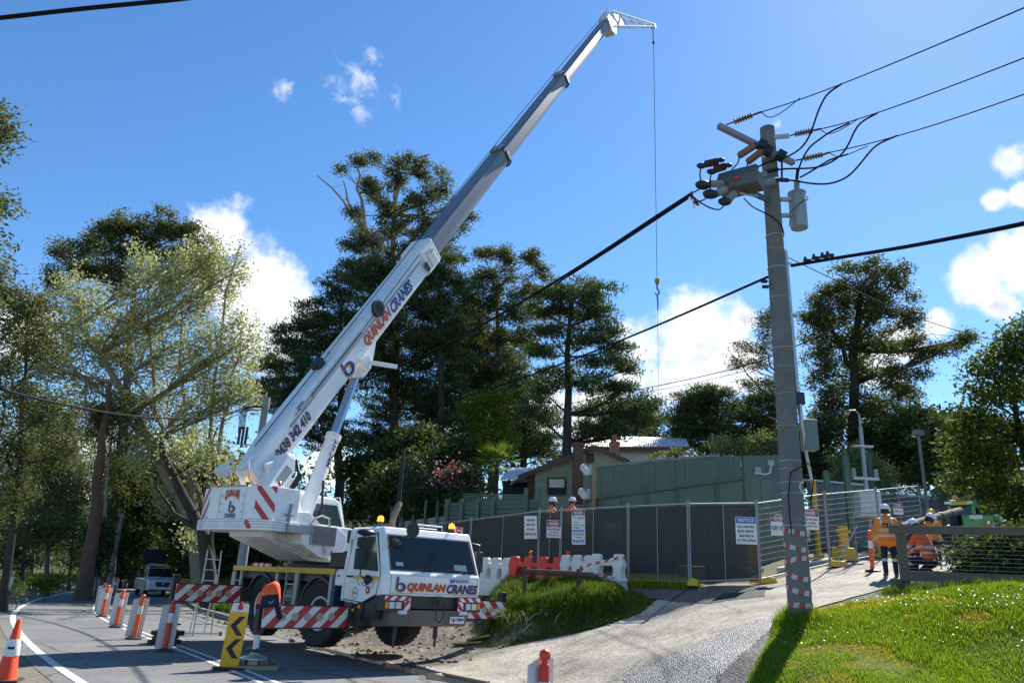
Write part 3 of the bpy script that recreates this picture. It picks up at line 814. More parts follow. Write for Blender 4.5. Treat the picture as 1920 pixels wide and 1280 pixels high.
# mirrors
mir = cp(MB().tube([(2.30, -1.24, 2.38), (2.28, -1.46, 2.36), (2.25, -1.50, 2.3), (2.25, -1.50, 1.55), (2.30, -1.38, 1.46)], .016, 6), 'mirror_arm', BLACK)
cp(MB().bx(2.17, 2.27, -1.64, -1.42, 1.66, 2.08), 'mirror', BLACK, .03, parent=mir)
cp(MB().bx(2.17, 2.27, -1.62, -1.42, 2.10, 2.30), 'mirror', BLACK, .03, parent=mir)
cp(MB().lathe([(.001, 0), (.07, .01), (.10, .05), (.06, .10), (.001, .11)], 14, axis='X', c=(2.28, -1.36, 1.47)), 'mirror', BLACK, parent=mir, smooth=True)
cp(MB().sph((2.32, -1.50, 2.40), .15, (1.1, 1.3, .5), 12, 8), 'mirror', BLACK, parent=mir, smooth=True)
mir = cp(MB().tube([(2.66, -1.14, 2.12), (2.78, -1.02, 2.20), (2.80, -.78, 2.40), (2.78, -.72, 2.48)], .016, 6), 'mirror_arm', BLACK)
cp(MB().lathe([(.001, -.05), (.12, -.04), (.155, 0), (.155, .03), (.001, .035)], 20, axis='X', c=(2.80, -.68, 2.50)), 'mirror', BLACK, parent=mir, smooth=True)
mir = cp(MB().tube([(2.40, 1.24, 2.36), (2.40, 1.48, 2.34), (2.38, 1.50, 1.75), (2.45, 1.28, 1.70)], .016, 6), 'mirror_arm', BLACK)
cp(MB().bx(2.30, 2.42, 1.38, 1.60, 1.74, 2.20), 'mirror', BLACK, .03, parent=mir)
# roof furniture
cp(MB().tube([(2.34, -.25, 2.56), (2.34, -.25, 2.66), (2.34, .42, 2.66), (2.34, .42, 2.56)], .016, 6), 'roof_rail', GALV)
cp(MB().tube([(1.6, .1, 2.56), (1.6, .1, 2.65), (1.6, .8, 2.65), (1.6, .8, 2.56)], .014, 6), 'roof_rail', GALV)


def beacon(p, M=None, lit=True, parent=None):
    b = cp(MB().cyl((p[0], p[1], p[2]), (p[0], p[1], p[2] + .10), .018).lathe([(.05, .09), (.06, .10), (.06, .125), (.05, .13)], 12, c=p), 'beacon_stem', BLACK, M=M, parent=parent)
    cp(MB().lathe([(.068, .13), (.072, .19), (.06, .235), (.02, .255)], 14, c=p), 'beacon_lens', AMBERL if lit else AMBER, M=M, parent=b, smooth=True)


beacon((2.02, -1.0, 2.54)); beacon((2.02, .92, 2.54))
ds = cp(MB().bx(2.06, 2.075, .98, 1.20, 2.55, 2.72), 'roof_sign', SIGNW)
cp(MB().lathe([(.001, 0), (.09, 0), (.09, .004), (.001, .004)], 16, axis='X', c=(2.076, 1.09, 2.65)), 'roof_sign_oval', RED, parent=ds)
txt('DANGER', .13, .035, (2.083, 1.09, 2.65), (0, 1, 0), (0, 0, 1), SIGNW, ds)
txt('OVERHEAD', .17, .03, (2.076, 1.09, 2.585), (0, 1, 0), (0, 0, 1), INK, ds)
cp(MB().tube([(1.20, -.15, 2.3), (1.15, -.15, 2.75), (1.18, -.12, 2.95), (1.10, .02, 3.16), (1.08, .06, 3.2)], .07, 12), 'exhaust_stack', mat('exhaust_brown', (.20, .14, .09), .7, var=.3), smooth=True)
# front bumper: dark gap, light clusters, grey apron, plate
cp(MB().prism([(1.2, 1.0), (2.3, 1.12), (2.74, 1.195), (2.74, .95), (2.2, .78), (1.2, .62)], -1.2, 1.2), 'front_frame', DARKM)
for s_ in (-1, 1):
    ya, yb = (-1.24, -.60) if s_ < 0 else (.60, 1.24)
    cl = cp(MB().bx(2.62, 2.84, ya, yb, .90, 1.19), 'light_cluster', DARKM, .01)
    cp(MB().quad((2.846, ya + .01, 1.10), (2.846, yb - .01, 1.10), (2.846, yb - .01, 1.185), (2.846, ya + .01, 1.185)), 'hazard_panel', SIGNW, parent=cl)
    cp(MB().stripes((2.846, ya + .01, 1.10), (0, 1, 0), (0, 0, 1), yb - ya - .02, .085, .22, .5, 1.0 if s_ < 0 else -1.0, off=.003), 'hazard_stripe', RED, parent=cl)
    yi = (yb - .16, yb - .01) if s_ < 0 else (ya + .01, ya + .16)
    cp(MB().quad((2.846, yi[0], .91), (2.846, yi[1], .91), (2.846, yi[1], 1.098), (2.846, yi[0], 1.098)), 'hazard_panel', SIGNW, parent=cl)
    cp(MB().stripes((2.846, yi[0], .91), (0, 1, 0), (0, 0, 1), .15, .188, .22, .5, 1.0 if s_ < 0 else -1.0, off=.003, phase=.08), 'hazard_stripe', RED, parent=cl)
    for k, (w_, m) in enumerate(((.07, AMBER), (.13, LAMP), (.13, LAMP))):
        a = [0.03, .12, .28][k]; y0 = ya + a if s_ < 0 else yb - a - w_
        cp(MB().bx(2.80, 2.86, y0, y0 + w_, .945, 1.075), 'headlight' if m is LAMP else 'indicator', m, .012, parent=cl)
cp(MB().prism([(2.15, .90), (2.80, .92), (2.66, .60), (2.05, .56)], -1.02, .98), 'front_apron', mat('apron_grey', (.12, .115, .105), .6, var=.2, dirt=(.1, .09, .08), dirt_amt=.6), .01)
for y in (-.78, .78): cp(MB().bx(2.78, 2.86, y - .10, y + .10, .84, .915), 'fog_lamp', LAMP, .01)
pl = cp(MB().bx(2.845, 2.86, .42, .80, .67, .805), 'number_plate', SIGNW, .004)
txt('1JJ·9JM', .33, .085, (2.861, .61, .737), (0, 1, 0), (0, 0, 1), BLUEL, pl, bold=.03)
cp(MB().tube([(2.83, .10, 1.10), (2.88, .04, .95), (2.88, .02, .78), (2.87, .12, .68), (2.87, .22, .78), (2.87, .24, 1.02), (2.83, .2, 1.12)], .012, 6), 'tow_cable', BLACK)
cp(MB().lathe([(.03, 0), (.06, .01), (.06, .05), (.03, .06)], 12, axis='X', c=(2.84, .12, 1.14)), 'tow_eye', DARKM)
# steps beneath the door, red fuel cap and tank behind the cab
cp(MB().bar((1.62, -1.24, 1.0), (1.55, -1.26, .45), .05, .03).bar((2.05, -1.22, 1.0), (1.90, -1.26, .45), .05, .03).bx(1.52, 1.93, -1.32, -1.16, .42, .46), 'cab_step', DARKM)
cp(MB().bx(2.05, 2.5, -1.22, -.9, .72, 1.02), 'side_skirt', BLACK, .01)
for x_, z_ in ((1.86, .90), (1.62, .82)): cp(MB().bx(x_, x_ + .10, -1.252, -1.24, z_, z_ + .06), 'side_marker', AMBER)
# ---- chassis, deck and fenders
cp(MB().bx(-4.7, 2.4, -.55, .55, .70, 1.30), 'chassis_frame', DARKM, .02)
cp(MB().bx(-4.9, .95, -1.27, 1.27, 1.60, 1.66), 'deck', mat('deck_plate', (.10, .10, .10), .6, metal=.2, var=.2, dirt=(.2, .17, .13), dirt_amt=.5), .005)
ye = mat('deck_edge_yellow', (.62, .36, .03), .5, var=.1, dirt=(.25, .18, .08), dirt_amt=.5)
for s_ in (-1, 1): cp(MB().bx(-4.88, .80, s_ * 1.27 - (.03 if s_ < 0 else 0), s_ * 1.27 + (.03 if s_ > 0 else 0), 1.54, 1.662), 'deck_edge', ye)
cp(MB().bx(-4.92, -4.72, -1.25, 1.25, 1.0, 1.60).bx(-5.0, -4.9, -1.25, 1.25, 1.45, 1.66), 'tail_frame', DARKM, .01)
cp(MB().bx(-4.93, -4.70, -1.29, -1.22, .85, 1.50), 'tail_bracket', GREYM, .01)
fend = mat('fender_grey', (.05, .055, .065), .5, var=.15)
for uc in (0.0, -3.1):
    for s_ in (-1, 1):
        prof = [(uc + .86 * math.cos(a), .70 + .80 * math.sin(a)) for a in np.linspace(math.radians(8), math.radians(172), 14)]
        inn = [(uc + .82 * math.cos(a), .70 + .76 * math.sin(a)) for a in np.linspace(math.radians(172), math.radians(8), 14)]
        cp(MB().prism(prof + inn, s_ * .72, s_ * 1.24), 'fender', fend)
cp(MB().bx(-4.6, .80, -1.14, -.58, 1.36, 1.595), 'side_locker', fend, .01)
cp(MB().bx(-4.6, .80, .58, 1.14, 1.36, 1.595), 'side_locker', fend, .01)
# uprights and ladders on the near side
for x_, w_ in ((-4.35, .10), (-2.15, .13), (-1.05, .16), (.62, .14)):
    cp(MB().prism([(x_ - w_ / 2, 1.56), (x_ + w_ / 2, 1.56), (x_ + w_ / 3, .62), (x_ - w_ / 3, .62)], -1.268, -1.20), 'side_upright', GREYM, .006)
for xl, xr in ((-4.82, -4.42), (-1.62, -1.16)):
    lad = MB().bar((xl, -1.24, 1.56), (xl, -1.24, .62), .045, .045).bar((xr, -1.24, 1.56), (xr, -1.24, .62), .045, .045)
    for z_ in (.72, 1.0, 1.28): lad.bar((xl, -1.24, z_), (xr, -1.24, z_), .05, .03)
    cp(lad, 'side_ladder', GREYM)
tank = cp(MB().lathe([(.001, -2.0), (.26, -1.98), (.28, -1.93), (.28, -1.36), (.26, -1.31), (.001, -1.29)], 22, axis='X', c=(0, -.86, 1.02)), 'fuel_tank', mat('tank_alu', (.26, .25, .23), .5, metal=.5, var=.15), smooth=True)
for x_ in (-1.85, -1.45): cp(MB().lathe([(.287, x_ - .03), (.292, x_), (.287, x_ + .03)], 22, axis='X', c=(0, -.86, 1.02)), 'tank_strap', DARKM, parent=tank)
blue_mesh = mat('blue_grille', (.02, .035, .09), .5, var=.3, scale=30)
cp(MB().bx(.72, .82, -1.26, -.7, .64, 1.56), 'chequer_plate', blue_mesh, .005)
cp(MB().bx(.25, .80, -1.15, -.75, 1.68, 2.02), 'engine_box', BLACK, .03)
cp(MB().lathe([(.001, .0), (.17, .01), (.19, .06), (.19, .40), (.17, .45), (.001, .46)], 18, axis='Y', c=(.92, -1.18, 1.87)), 'air_filter', BLACK, smooth=True)
cp(MB().sph((1.05, -1.02, 1.76), .12, (1, 1, 1.1), 12, 8), 'red_reservoir', mat('reservoir_red', (.30, .03, .03), .4), smooth=True)
cp(MB().bx(.78, .98, -.9, -.4, 2.0, 2.20).bx(.92, 1.06, -1.15, -.8, 2.22, 2.5), 'engine_hood', BLACK, .02)
cp(MB().bx(.85, 1.22, -.5, 1.0, 1.66, 2.35), 'engine_cover', WHITE2, .03)
# things lashed on the deck: row of red and white blocks
for i in range(6):
    cp(MB().bx(-4.15 + i * .17, -4.0 + i * .17, -1.1, -.98, 1.664, 1.74), 'deck_block', [REDPL, CREAM][i % 2], .01)
# ---- wheels
wheel0 = None
for uc, yy, steer in ((0, -1.0, 10), (0, 1.0, 10), (-3.1, -1.0, 0), (-3.1, 1.0, 0)):
    s_ = -1 if yy < 0 else 1
    hub = bpy.data.objects.new('wheel', None); col.objects.link(hub); hub.parent = crane; hub.location = (uc, yy, .69); hub.rotation_euler = (0, 0, math.radians(steer) + (math.pi if s_ > 0 else 0))
    if wheel0 is None:
        tm = MB().lathe([(.40, -.13), (.56, -.20), (.65, -.21), (.69, -.17), (.70, -.05), (.70, .05), (.69, .17), (.65, .21), (.56, .20), (.40, .13)], 44, axis='Y')
        t_o = tm.build('tyre', RUBBER, hub, smooth=True)
        trd = MB()
        for i in range(36):
            a = 2 * math.pi * i / 36
            for sg in (-1, 1):
                a2 = a + (.09 if sg > 0 else 0)
                c0 = [Vector((math.cos(a2 + e) * .706, sg * yv, math.sin(a2 + e) * .706)) for e, yv in ((-.03, .02), (.03, .02), (.075, .19), (.015, .19))]
                c1 = [Vector((v.x * .965, v.y, v.z * .965)) for v in c0]
                trd.add([*c0, *c1], [(0, 1, 2, 3), (0, 1, 5, 4), (1, 2, 6, 5), (2, 3, 7, 6), (3, 0, 4, 7)])
        trd.build('tread', RUBBER, t_o, kind='stuff')
        rm = MB().lathe([(.36, .0), (.37, -.15), (.355, -.165), (.33, -.15), (.31, -.05), (.26, .02), (.20, .03), (.17, -.02), (.13, -.09), (.001, -.10)], 30, axis='Y')
        r_o = rm.build('rim', CREAM, hub, smooth=True)
        for i in range(10):
            nutm = MB(); a = 2 * math.pi * i / 10; nutm.cyl((.225 * math.cos(a), .02, .225 * math.sin(a)), (.225 * math.cos(a), -.03, .225 * math.sin(a)), .02, n=6)
            nutm.build('wheel_nut', DARKM, r_o)
        wheel0 = hub
    else:
        for ch in wheel0.children: copy_tree(ch, hub)
for uc in (0, -3.1): cp(MB().cyl((uc, -.95, .70), (uc, .95, .70), .10).sph((uc, 0, .70), .24, (1, 1.2, 1)), 'axle', DARKM)
# suspension bits hanging below the cab
for y in (-.55, .5): cp(MB().cyl((2.25, y, .62), (2.25, y, .32), .05).cyl((2.25, y, .33), (2.25, y, .16), .028), 'jack_strut', DARKM)


# ---- outriggers
def outrigger(u, s_, zc, hb, vend, gz_, board, key=''):
    y_in, y_out = s_ * .4, s_ * vend
    b = cp(MB().bx(u - .14, u + .14, min(y_in, y_out), max(y_in, y_out), zc - hb / 2, zc + hb / 2), 'outrigger_beam', DARKM, .01)
    yj = s_ * (vend + .02)
    cp(MB().bx(u - .08, u + .08, yj - .08, yj + .08, zc - hb / 2 - .16, zc + hb / 2 + (.02 if key == 'FR' else .24)), 'jack_housing', BLACK, .015, parent=b)
    cp(MB().cyl((u, yj, zc - .3), (u, yj, gz_ + .18), .06, n=14), 'jack_ram', WHITE2, parent=b, smooth=True)
    cp(MB().lathe([(.26, .0), (.26, .025), (.09, .09), (.07, .15), (.001, .15)], 20, c=(u, yj, gz_)), 'jack_float', GALV, parent=b, smooth=True)
    cp(MB().bar((u - .3, yj - .05, gz_ + .16), (u + .3, yj + .05, gz_ + .18), .05, .05).bar((u + .1, yj - .25, gz_ + .15), (u + .12, yj + .25, gz_ + .15), .04, .04), 'float_pin', DARKM, parent=b)
    ya, yb = s_ * board[0], s_ * board[1]; xf = u + .16
    bo = cp(MB().bx(u + .145, xf, min(ya, yb), max(ya, yb), zc - .2, zc + .2), 'hazard_board', SIGNW, parent=b)
    O = (xf, min(ya, yb), zc - .2); w_ = abs(yb - ya)
    cp(MB().stripes(O, (0, 1, 0), (0, 0, 1), w_, .40, .40, .52, 1.0 if s_ < 0 else -1.0, phase=.05, off=.003), 'hazard_stripe', RED, parent=b)
    cp(MB().bx(u + .145, xf + .006, min(ya, yb), max(ya, yb), zc + .2, zc + .225).bx(u + .145, xf + .006, min(ya, yb), max(ya, yb), zc - .225, zc - .2), 'board_rail', BLACK, parent=b)
    if w_ > 1.2:
        for k in range(5):
            y_ = min(ya, yb) + w_ * (.22 + .145 * k)
            cp(MB().lathe([(.001, .012), (.075, .012), (.08, .006), (.08, .0)], 12, axis='X', c=(xf, y_, zc)).cyl((xf + .01, y_, zc), (xf + .016, y_, zc), .015, n=8, mi=0), 'board_washer', mat('washer_tan', (.42, .38, .28), .6) if 'washer_tan' not in MATS else MATS['washer_tan'], parent=b)
    else:
        for k in range(2):
            y_ = min(ya, yb) + w_ * (.45 + .25 * k)
            cp(MB().lathe([(.001, .012), (.075, .012), (.08, .006), (.08, .0)], 12, axis='X', c=(xf, y_, zc)), 'board_washer', GREYM, parent=b)


PADS = {}
for key, u, s_, zc, vend, board, gtop in (('FR', 1.38, -1, .70, 3.1, (3.14, 1.28), -.08), ('FL', 1.38, 1, .90, 3.1, (3.14, 1.7), .30), ('RR', -3.8, -1, .95, 3.1, (3.14, 1.5), .06)):
    outrigger(u, s_, zc, .36, vend, gtop, board, key)
    PADS[key] = Mc @ Vector((u, s_ * (vend + .02), gtop))
outrigger(-3.8, 1, .95, .36, 2.4, .30, (2.42, 1.4)); PADS['RL'] = Mc @ Vector((-3.8, 2.42, .30))

# ================================================================== superstructure
sp = lambda mb, name, m, bevel=0.0, parent=None, smooth=False, **k: mb.build(name, m, parent or crane, M=MS, bevel=bevel, smooth=smooth, **k)
sp(MB().lathe([(.001, 0), (.85, 0), (.85, .10), (.75, .12), (.75, .22), (.001, .22)], 32), 'slew_ring', DARKM)
sp(MB().prism([(-2.75, .95), (-2.7, .62), (-1.15, .16), (.85, .16), (1.05, .5), (1.0, .9), (.2, 1.05), (-1.2, 1.05), (-2.2, 1.2)], -.72, .45), 'turret_body', WHITE, .03)
sp(MB().prism([(-2.1, 1.15), (-1.35, 1.15), (-1.75, 1.95), (-2.4, 2.45), (-2.75, 2.3)], -.56, -.42).prism([(-2.1, 1.15), (-1.35, 1.15), (-1.75, 1.95), (-2.4, 2.45), (-2.75, 2.3)], .42, .56), 'boom_bracket', WHITE, .02)
# counterweight: block with chamfered corners, slab underneath
cw = sp(MB().prism([(-3.12, -.80), (-3.12, .80), (-2.94, 1.27), (-2.25, 1.29), (-2.25, -1.29), (-2.94, -1.27)], .98, 1.72, plane='XY'), 'counterweight', WHITE, .015)
sp(MB().prism([(-3.17, -.84), (-3.17, .84), (-2.98, 1.32), (-2.2, 1.34), (-2.2, -1.34), (-2.98, -1.32)], .74, .975, plane='XY'), 'counterweight_slab', WHITE, .015, parent=cw)
for z_ in (.80, .86, .92):
    sp(MB().prism([(-3.175, -.845), (-3.175, .845), (-2.985, 1.325), (-2.19, 1.345), (-2.19, -1.345), (-2.985, -1.325)], z_, z_ + .012, plane='XY'), 'slab_groove', GREYM, parent=cw)
sp(MB().bx(-3.125, -2.6, -.44, -.43, .99, 1.71).bx(-3.125, -2.6, .43, .44, .99, 1.71).bx(-3.128, -3.11, -.42, .42, 1.72, 1.76), 'counterweight_seam', GREYM, parent=cw)
for y_, sg in ((-1, 1), (1, -1)):
    pass
# chevrons on the two rear corners (chamfer faces), right one also wraps onto the flat
ra = Vector((-2.94, -1.27, 0)); rb_ = Vector((-3.12, -.80, 0)); dv = (ra - rb_)
sp(MB().stripes((rb_.x, rb_.y, .98), tuple(dv), (0, 0, 1), dv.length, .74, .40, .42, -.95, phase=.24, off=.004), 'counterweight_stripe', RED, parent=cw)
la = Vector((-3.12, .80, 0)); lb = Vector((-2.94, 1.27, 0)); dv2 = la - lb
sp(MB().stripes((lb.x, lb.y, .98), tuple(dv2), (0, 0, 1), dv2.length, .74, .40, .42, .95, phase=.02, off=.004), 'counterweight_stripe', RED, parent=cw)
sp(MB().stripes((-3.17, -.60, .77), (0, -1, 0), (0, 0, 1), .24, .19, .34, .5, -.9, phase=.10, off=.007), 'counterweight_stripe', RED, parent=cw)
txt('QUINLAN', .50, .32, (-3.125 + .0, .02 + .0, 1.50), (0, -1, 0), (0, 0, 1), YELL, cw, bold=.05, arch=.42, off=.004, M=MS)
txt('QUINLAN', .49, .30, (-3.125, .02, 1.505), (0, -1, 0), (0, 0, 1), RED, cw, bold=.035, arch=.42, off=.008, M=MS)
txt('CRANES', .40, .10, (-3.125, .0, 1.06), (0, -1, 0), (0, 0, 1), BLUEL, cw, bold=.03, shear=.2, off=.006, M=MS)
swoosh_b((-3.125, -.02, 1.25), (0, -1, 0), (0, 0, 1), .28, cw, M=MS)
bl = MB()
for y_ in (-.37, .37):
    for z_ in (1.14, 1.33, 1.52): bl.cyl((-3.12, y_, z_), (-3.135, y_, z_), .016, n=8)
sp(bl, 'counterweight_bolts', GREYM, parent=cw)
beacon((-2.9, -.18, 1.72), M=MS, parent=cw)
for y_ in (-1.1, 1.1, .55): sp(MB().cyl((-2.75, y_, 1.72), (-2.75, y_, 1.80), .02).lathe([(.04, .08), (.045, .12), (.02, .15)], 10, c=(-2.75, y_, 1.72)), 'marker_lamp', REDL, parent=cw)
# hook gear on the end of the counterweight
sp(MB().bar((-2.55, -1.30, .80), (-2.5, -1.30, 1.38), .10, .05).bar((-2.65, -1.31, 1.12), (-2.4, -1.31, 1.12), .05, .05).bx(-2.60, -2.25, -1.42, -1.27, .74, .92).bx(-2.2, -1.6, -1.25, -1.0, .74, .96), 'counterweight_latch', GREYM, .008, parent=cw)
# side housing with the two radiator grilles
sh = sp(MB().prism([(-2.62, 1.22), (-1.8, 1.26), (-1.43, 1.01), (-.86, 1.01), (-.45, .80), (-.55, .34), (-1.33, .25), (-1.93, .51), (-2.0, .95), (-2.62, 1.08)], -1.22, -.70), 'side_housing', WHITE, .02)
sp(MB().bx(-2.45, -1.9, -1.05, -.72, .74, 1.12), 'hose_reel_box', blue_mesh, .01)
gr = None
for xa in (-1.72, -1.30):
    gr = sp(MB().bx(xa, xa + .40, -1.28, -1.215, .52, .98), 'radiator_grille', GREYM, .01, parent=sh)
    for k in range(11): sp(MB().bx(xa + .025, xa + .375, -1.292, -1.278, .545 + k * .038, .566 + k * .038), 'grille_slat', mat('grille_slat', (.16, .155, .14), .5, metal=.4) if 'grille_slat' not in MATS else MATS['grille_slat'], parent=sh)
for xa, cc in ((-1.02, YELLOW2), (-1.26, SIGNW)):
    tri = [(xa, -1.224, .32), (xa + .15, -1.224, .32), (xa + .075, -1.224, .45)]
    sp(MB().add(tri, [(0, 1, 2)]), 'warning_triangle', INK if cc is YELLOW2 else REDL, parent=sh)
    c_ = Vector(np.mean(tri, axis=0)); sp(MB().add([tuple(c_ + (Vector(p) - c_) * .78 + Vector((0, -.003, 0))) for p in tri], [(0, 1, 2)]), 'warning_triangle', cc, parent=sh)
    sp(MB().bx(xa + .07, xa + .08, -1.232, -1.228, .35, .40), 'warning_mark', INK, parent=sh)
for k in range(4):
    sp(MB().tube([(-2.3, -.95, .55 - .03 * k), (-1.9, -.98, .40), (-1.6, -1.0, .26 + .02 * k), (-1.4, -1.1, .38 + .04 * k), (-1.25, -1.24, .46 + .03 * k), (-1.2, -1.28, .40)], .02, 6), 'hydraulic_hose', mat('hose_cream', (.5, .48, .42), .6) if 'hose_cream' not in MATS else MATS['hose_cream'], smooth=True)
sp(MB().tube([(-1.75, -1.2, .95), (-1.7, -1.3, 1.12), (-1.5, -1.32, 1.2), (-1.25, -1.32, 1.15), (-1.2, -1.32, .95)], .025, 8), 'hydraulic_hose', MATS['hose_cream'], smooth=True)
sp(MB().tube([(-2.4, -.8, .62), (-1.9, -.86, .40), (-.9, -.88, .22), (.4, -.9, .20)], .02, 6), 'hydraulic_hose', MATS['hose_cream'], smooth=True)
# operator cab on the far side
oc = sp(MB().loft([[(-1.15, y, .9), (1.15, y, .46), (1.30, y, .95), (.88, y, 1.84), (.70, y, 1.90), (-.66, y, 1.92), (-1.20, y, 1.82)] for y in (.46, 1.30)]), 'operator_cab', WHITE, .05)
sp(MB().prism([(-.17, .72), (1.14, .70), (1.13, 1.02), (.76, 1.71), (-.04, 1.68), (-.17, 1.43)], .435, .455), 'cab_side_window', GLASS2, .0, parent=oc)
sp(MB().prism([(-1.10, 1.2), (-.78, 1.2), (-.78, 1.50), (-.84, 1.60), (-1.10, 1.62)], .435, .455), 'cab_side_window', GLASS2, .0, parent=oc)
sp(MB().bar((1.36, .55, .9), (.96, .55, 1.95), .03, .03).bar((1.36, 1.2, .9), (.96, 1.2, 1.95), .03, .03).bar((.96, .55, 1.95), (.96, 1.2, 1.95), .03, .03), 'cab_guard', ALU, parent=oc)
sp(MB().cyl((-.5, .7, 1.9), (-.5, .7, 2.0), .03), 'cab_aerial', GALV, parent=oc)

# ---- boom
PIV = Vector((-2.55, 0, 2.25)); ELEV = math.radians(55.0)
MBm = MS @ Matrix.Translation(PIV) @ Matrix.Rotation(-ELEV, 4, 'Y')      # x along boom, z up-normal
ALIGN = set()


def bp_(mb, name, m, bevel=0.0, parent=None, smooth=False, **k):
    return mb.build(name, m, parent or crane, M=None if parent is not None and parent.name in ALIGN else MBm, bevel=bevel, smooth=smooth, **k)



def section(w, h, n=7, k=.12):                       # flat top with clipped corners, rounded keel
    pts = [(-w / 2 + .05, h / 2), (w / 2 - .05, h / 2), (w / 2, h / 2 - .06), (w / 2, -k * h)]
    for a in np.linspace(0, math.pi, n)[1:-1]:
        pts.append((w / 2 * math.cos(a), -k * h - ((.5 - k) * h) * math.sin(a)))
    pts += [(-w / 2, -k * h), (-w / 2, h / 2 - .06)]
    return pts


def boom_tube(x0, x1, w, h, name, m, w1=None, h1=None, extra=(), k=.12):
    rings = [[(x0, y, z) for y, z in section(w, h, k=k)]]
    for xx, ww, hh, dz in extra: rings.append([(xx, y, z + dz) for y, z in section(ww, hh, k=k)])
    rings.append([(x1, y, z) for y, z in section(w1 or w, h1 or h, k=k)])
    if m is not SILV: return bp_(MB().loft(rings), name, m, .012)
    o = MB().loft(rings).build(name, m, crane, bevel=.012); o.matrix_local = MBm; ALIGN.add(o.name); return o


base = boom_tube(-.35, 9.35, .62, .56, 'base_boom', WHITE, .70, .84, extra=((.6, .66, .80, 0), (1.6, .68, .84, 0)), k=.33)
bp_(MB().loft([[(9.1, y, z) for y, z in section(.84, .98, k=.3)], [(9.95, y, z) for y, z in section(.84, .98, k=.3)]]), 'boom_collar', WHITE, .02, parent=base)
bp_(MB().loft([[(9.95, y, z) for y, z in section(.78, .90, k=.3)], [(10.0, y, z) for y, z in section(.78, .90, k=.3)]]), 'collar_pad', DARKM, parent=base)
s2 = boom_tube(9.2, 17.3, .62, .76, 'boom_section', SILV)
s3 = boom_tube(17.0, 25.9, .56, .69, 'boom_section', SILV)
s4 = boom_tube(25.6, 34.9, .50, .62, 'boom_section', SILV)
for x_, w_, h_, pr in ((17.3, .66, .80, s2), (25.9, .60, .73, s3)):
    bp_(MB().loft([[(x_ - .22, y, z) for y, z in section(w_, h_)], [(x_ + .02, y, z) for y, z in section(w_, h_)]]), 'section_collar', DARKM, .01, parent=pr)
    bp_(MB().bx(x_ - .30, x_ + .12, -.22, .22, h_ / 2 - .01, h_ / 2 + .08).bx(x_ - .1, x_ + .1, -w_ / 2 - .04, -w_ / 2, -.2, .2), 'collar_guide', GREYM, parent=pr)
    bp_(MB().tube([(x_ + .06, w_ / 2 * math.cos(a), -.12 * h_ - .45 * h_ * math.sin(a)) for a in np.linspace(.1, math.pi - .1, 10)], .035, 6), 'collar_lip', BLACK, parent=pr)
# side rail, cable reel and clutter on the near face of the base section (y = -.35)
ysd = -.35
bp_(MB().bx(1.2, 9.0, ysd - .03, ysd, .16, .20).bx(2.3, 5.0, ysd - .05, ysd - .0, .20, .27), 'boom_rail', GREYM, parent=base)
bp_(MB().tube([(1.5, ysd - .05, .30), (4, ysd - .05, .28), (7.2, ysd - .06, .36), (9.0, ysd - .06, .40)], .012, 6), 'boom_cable', BLACK, parent=base)
bp_(MB().lathe([(.25, -.05), (.25, .05), (.20, .05), (.20, -.05)], 24, axis='Y', c=(6.05, ysd - .07, .36)).bar((5.78, ysd - .07, .36), (6.32, ysd - .07, .36), .06, .05), 'cable_reel', BLACK, parent=base)
bp_(MB().bx(1.7, 1.95, ysd - .12, ysd, .30, .38), 'boom_clamp', GREYM, parent=base)
bp_(MB().bx(9.3, 9.7, -.47, -.42, -.30, .25), 'collar_box', CREAM, .02, parent=base)
bp_(MB().prism([(8.95, -.25), (9.12, -.25), (9.12, .05), (8.95, .05)], -.46, -.43), 'collar_box', DARKM, parent=base)
bp_(MB().bx(3.9, 5.4, -.10, .10, .42, .50), 'boom_top_rail', CREAM, parent=base)
bp_(MB().bx(3.2, 3.5, -.15, .15, .42, .62), 'top_sheave', BLACK, .02, parent=base)
txt('0438 342 410', 1.5, .27, (1.15 + .015, ysd - .0, -.03 - .01), (1, 0, 0), (0, 0, 1), YELL, base, bold=.05, shear=.2, off=.006, M=MBm)
txt('0438 342 410', 1.5, .27, (1.15, ysd, -.03), (1, 0, 0), (0, 0, 1), BLUEL, base, bold=.035, shear=.2, off=.010, M=MBm)
txt('QUINLAN', 1.62, .36, (5.72 + .02, ysd, -.05 - .03), (1, 0, 0), (0, 0, 1), YELL, base, bold=.06, shear=.25, off=.004, M=MBm)
txt('QUINLAN', 1.62, .36, (5.72, ysd, -.05), (1, 0, 0), (0, 0, 1), RED, base, bold=.05, shear=.25, off=.008, M=MBm)
txt('CRANES', 1.45, .36, (7.30, ysd, -.05), (1, 0, 0), (0, 0, 1), BLUEL, base, bold=.05, shear=.25, off=.008, M=MBm)
swoosh_b((3.85, ysd, -.06), (1, 0, 0), (0, 0, 1), .62, base, M=MBm)
txt('TADANO', .36, .07, (9.55, -.472, .16), (1, 0, 0), (0, 0, 1), INK, base, M=MBm)
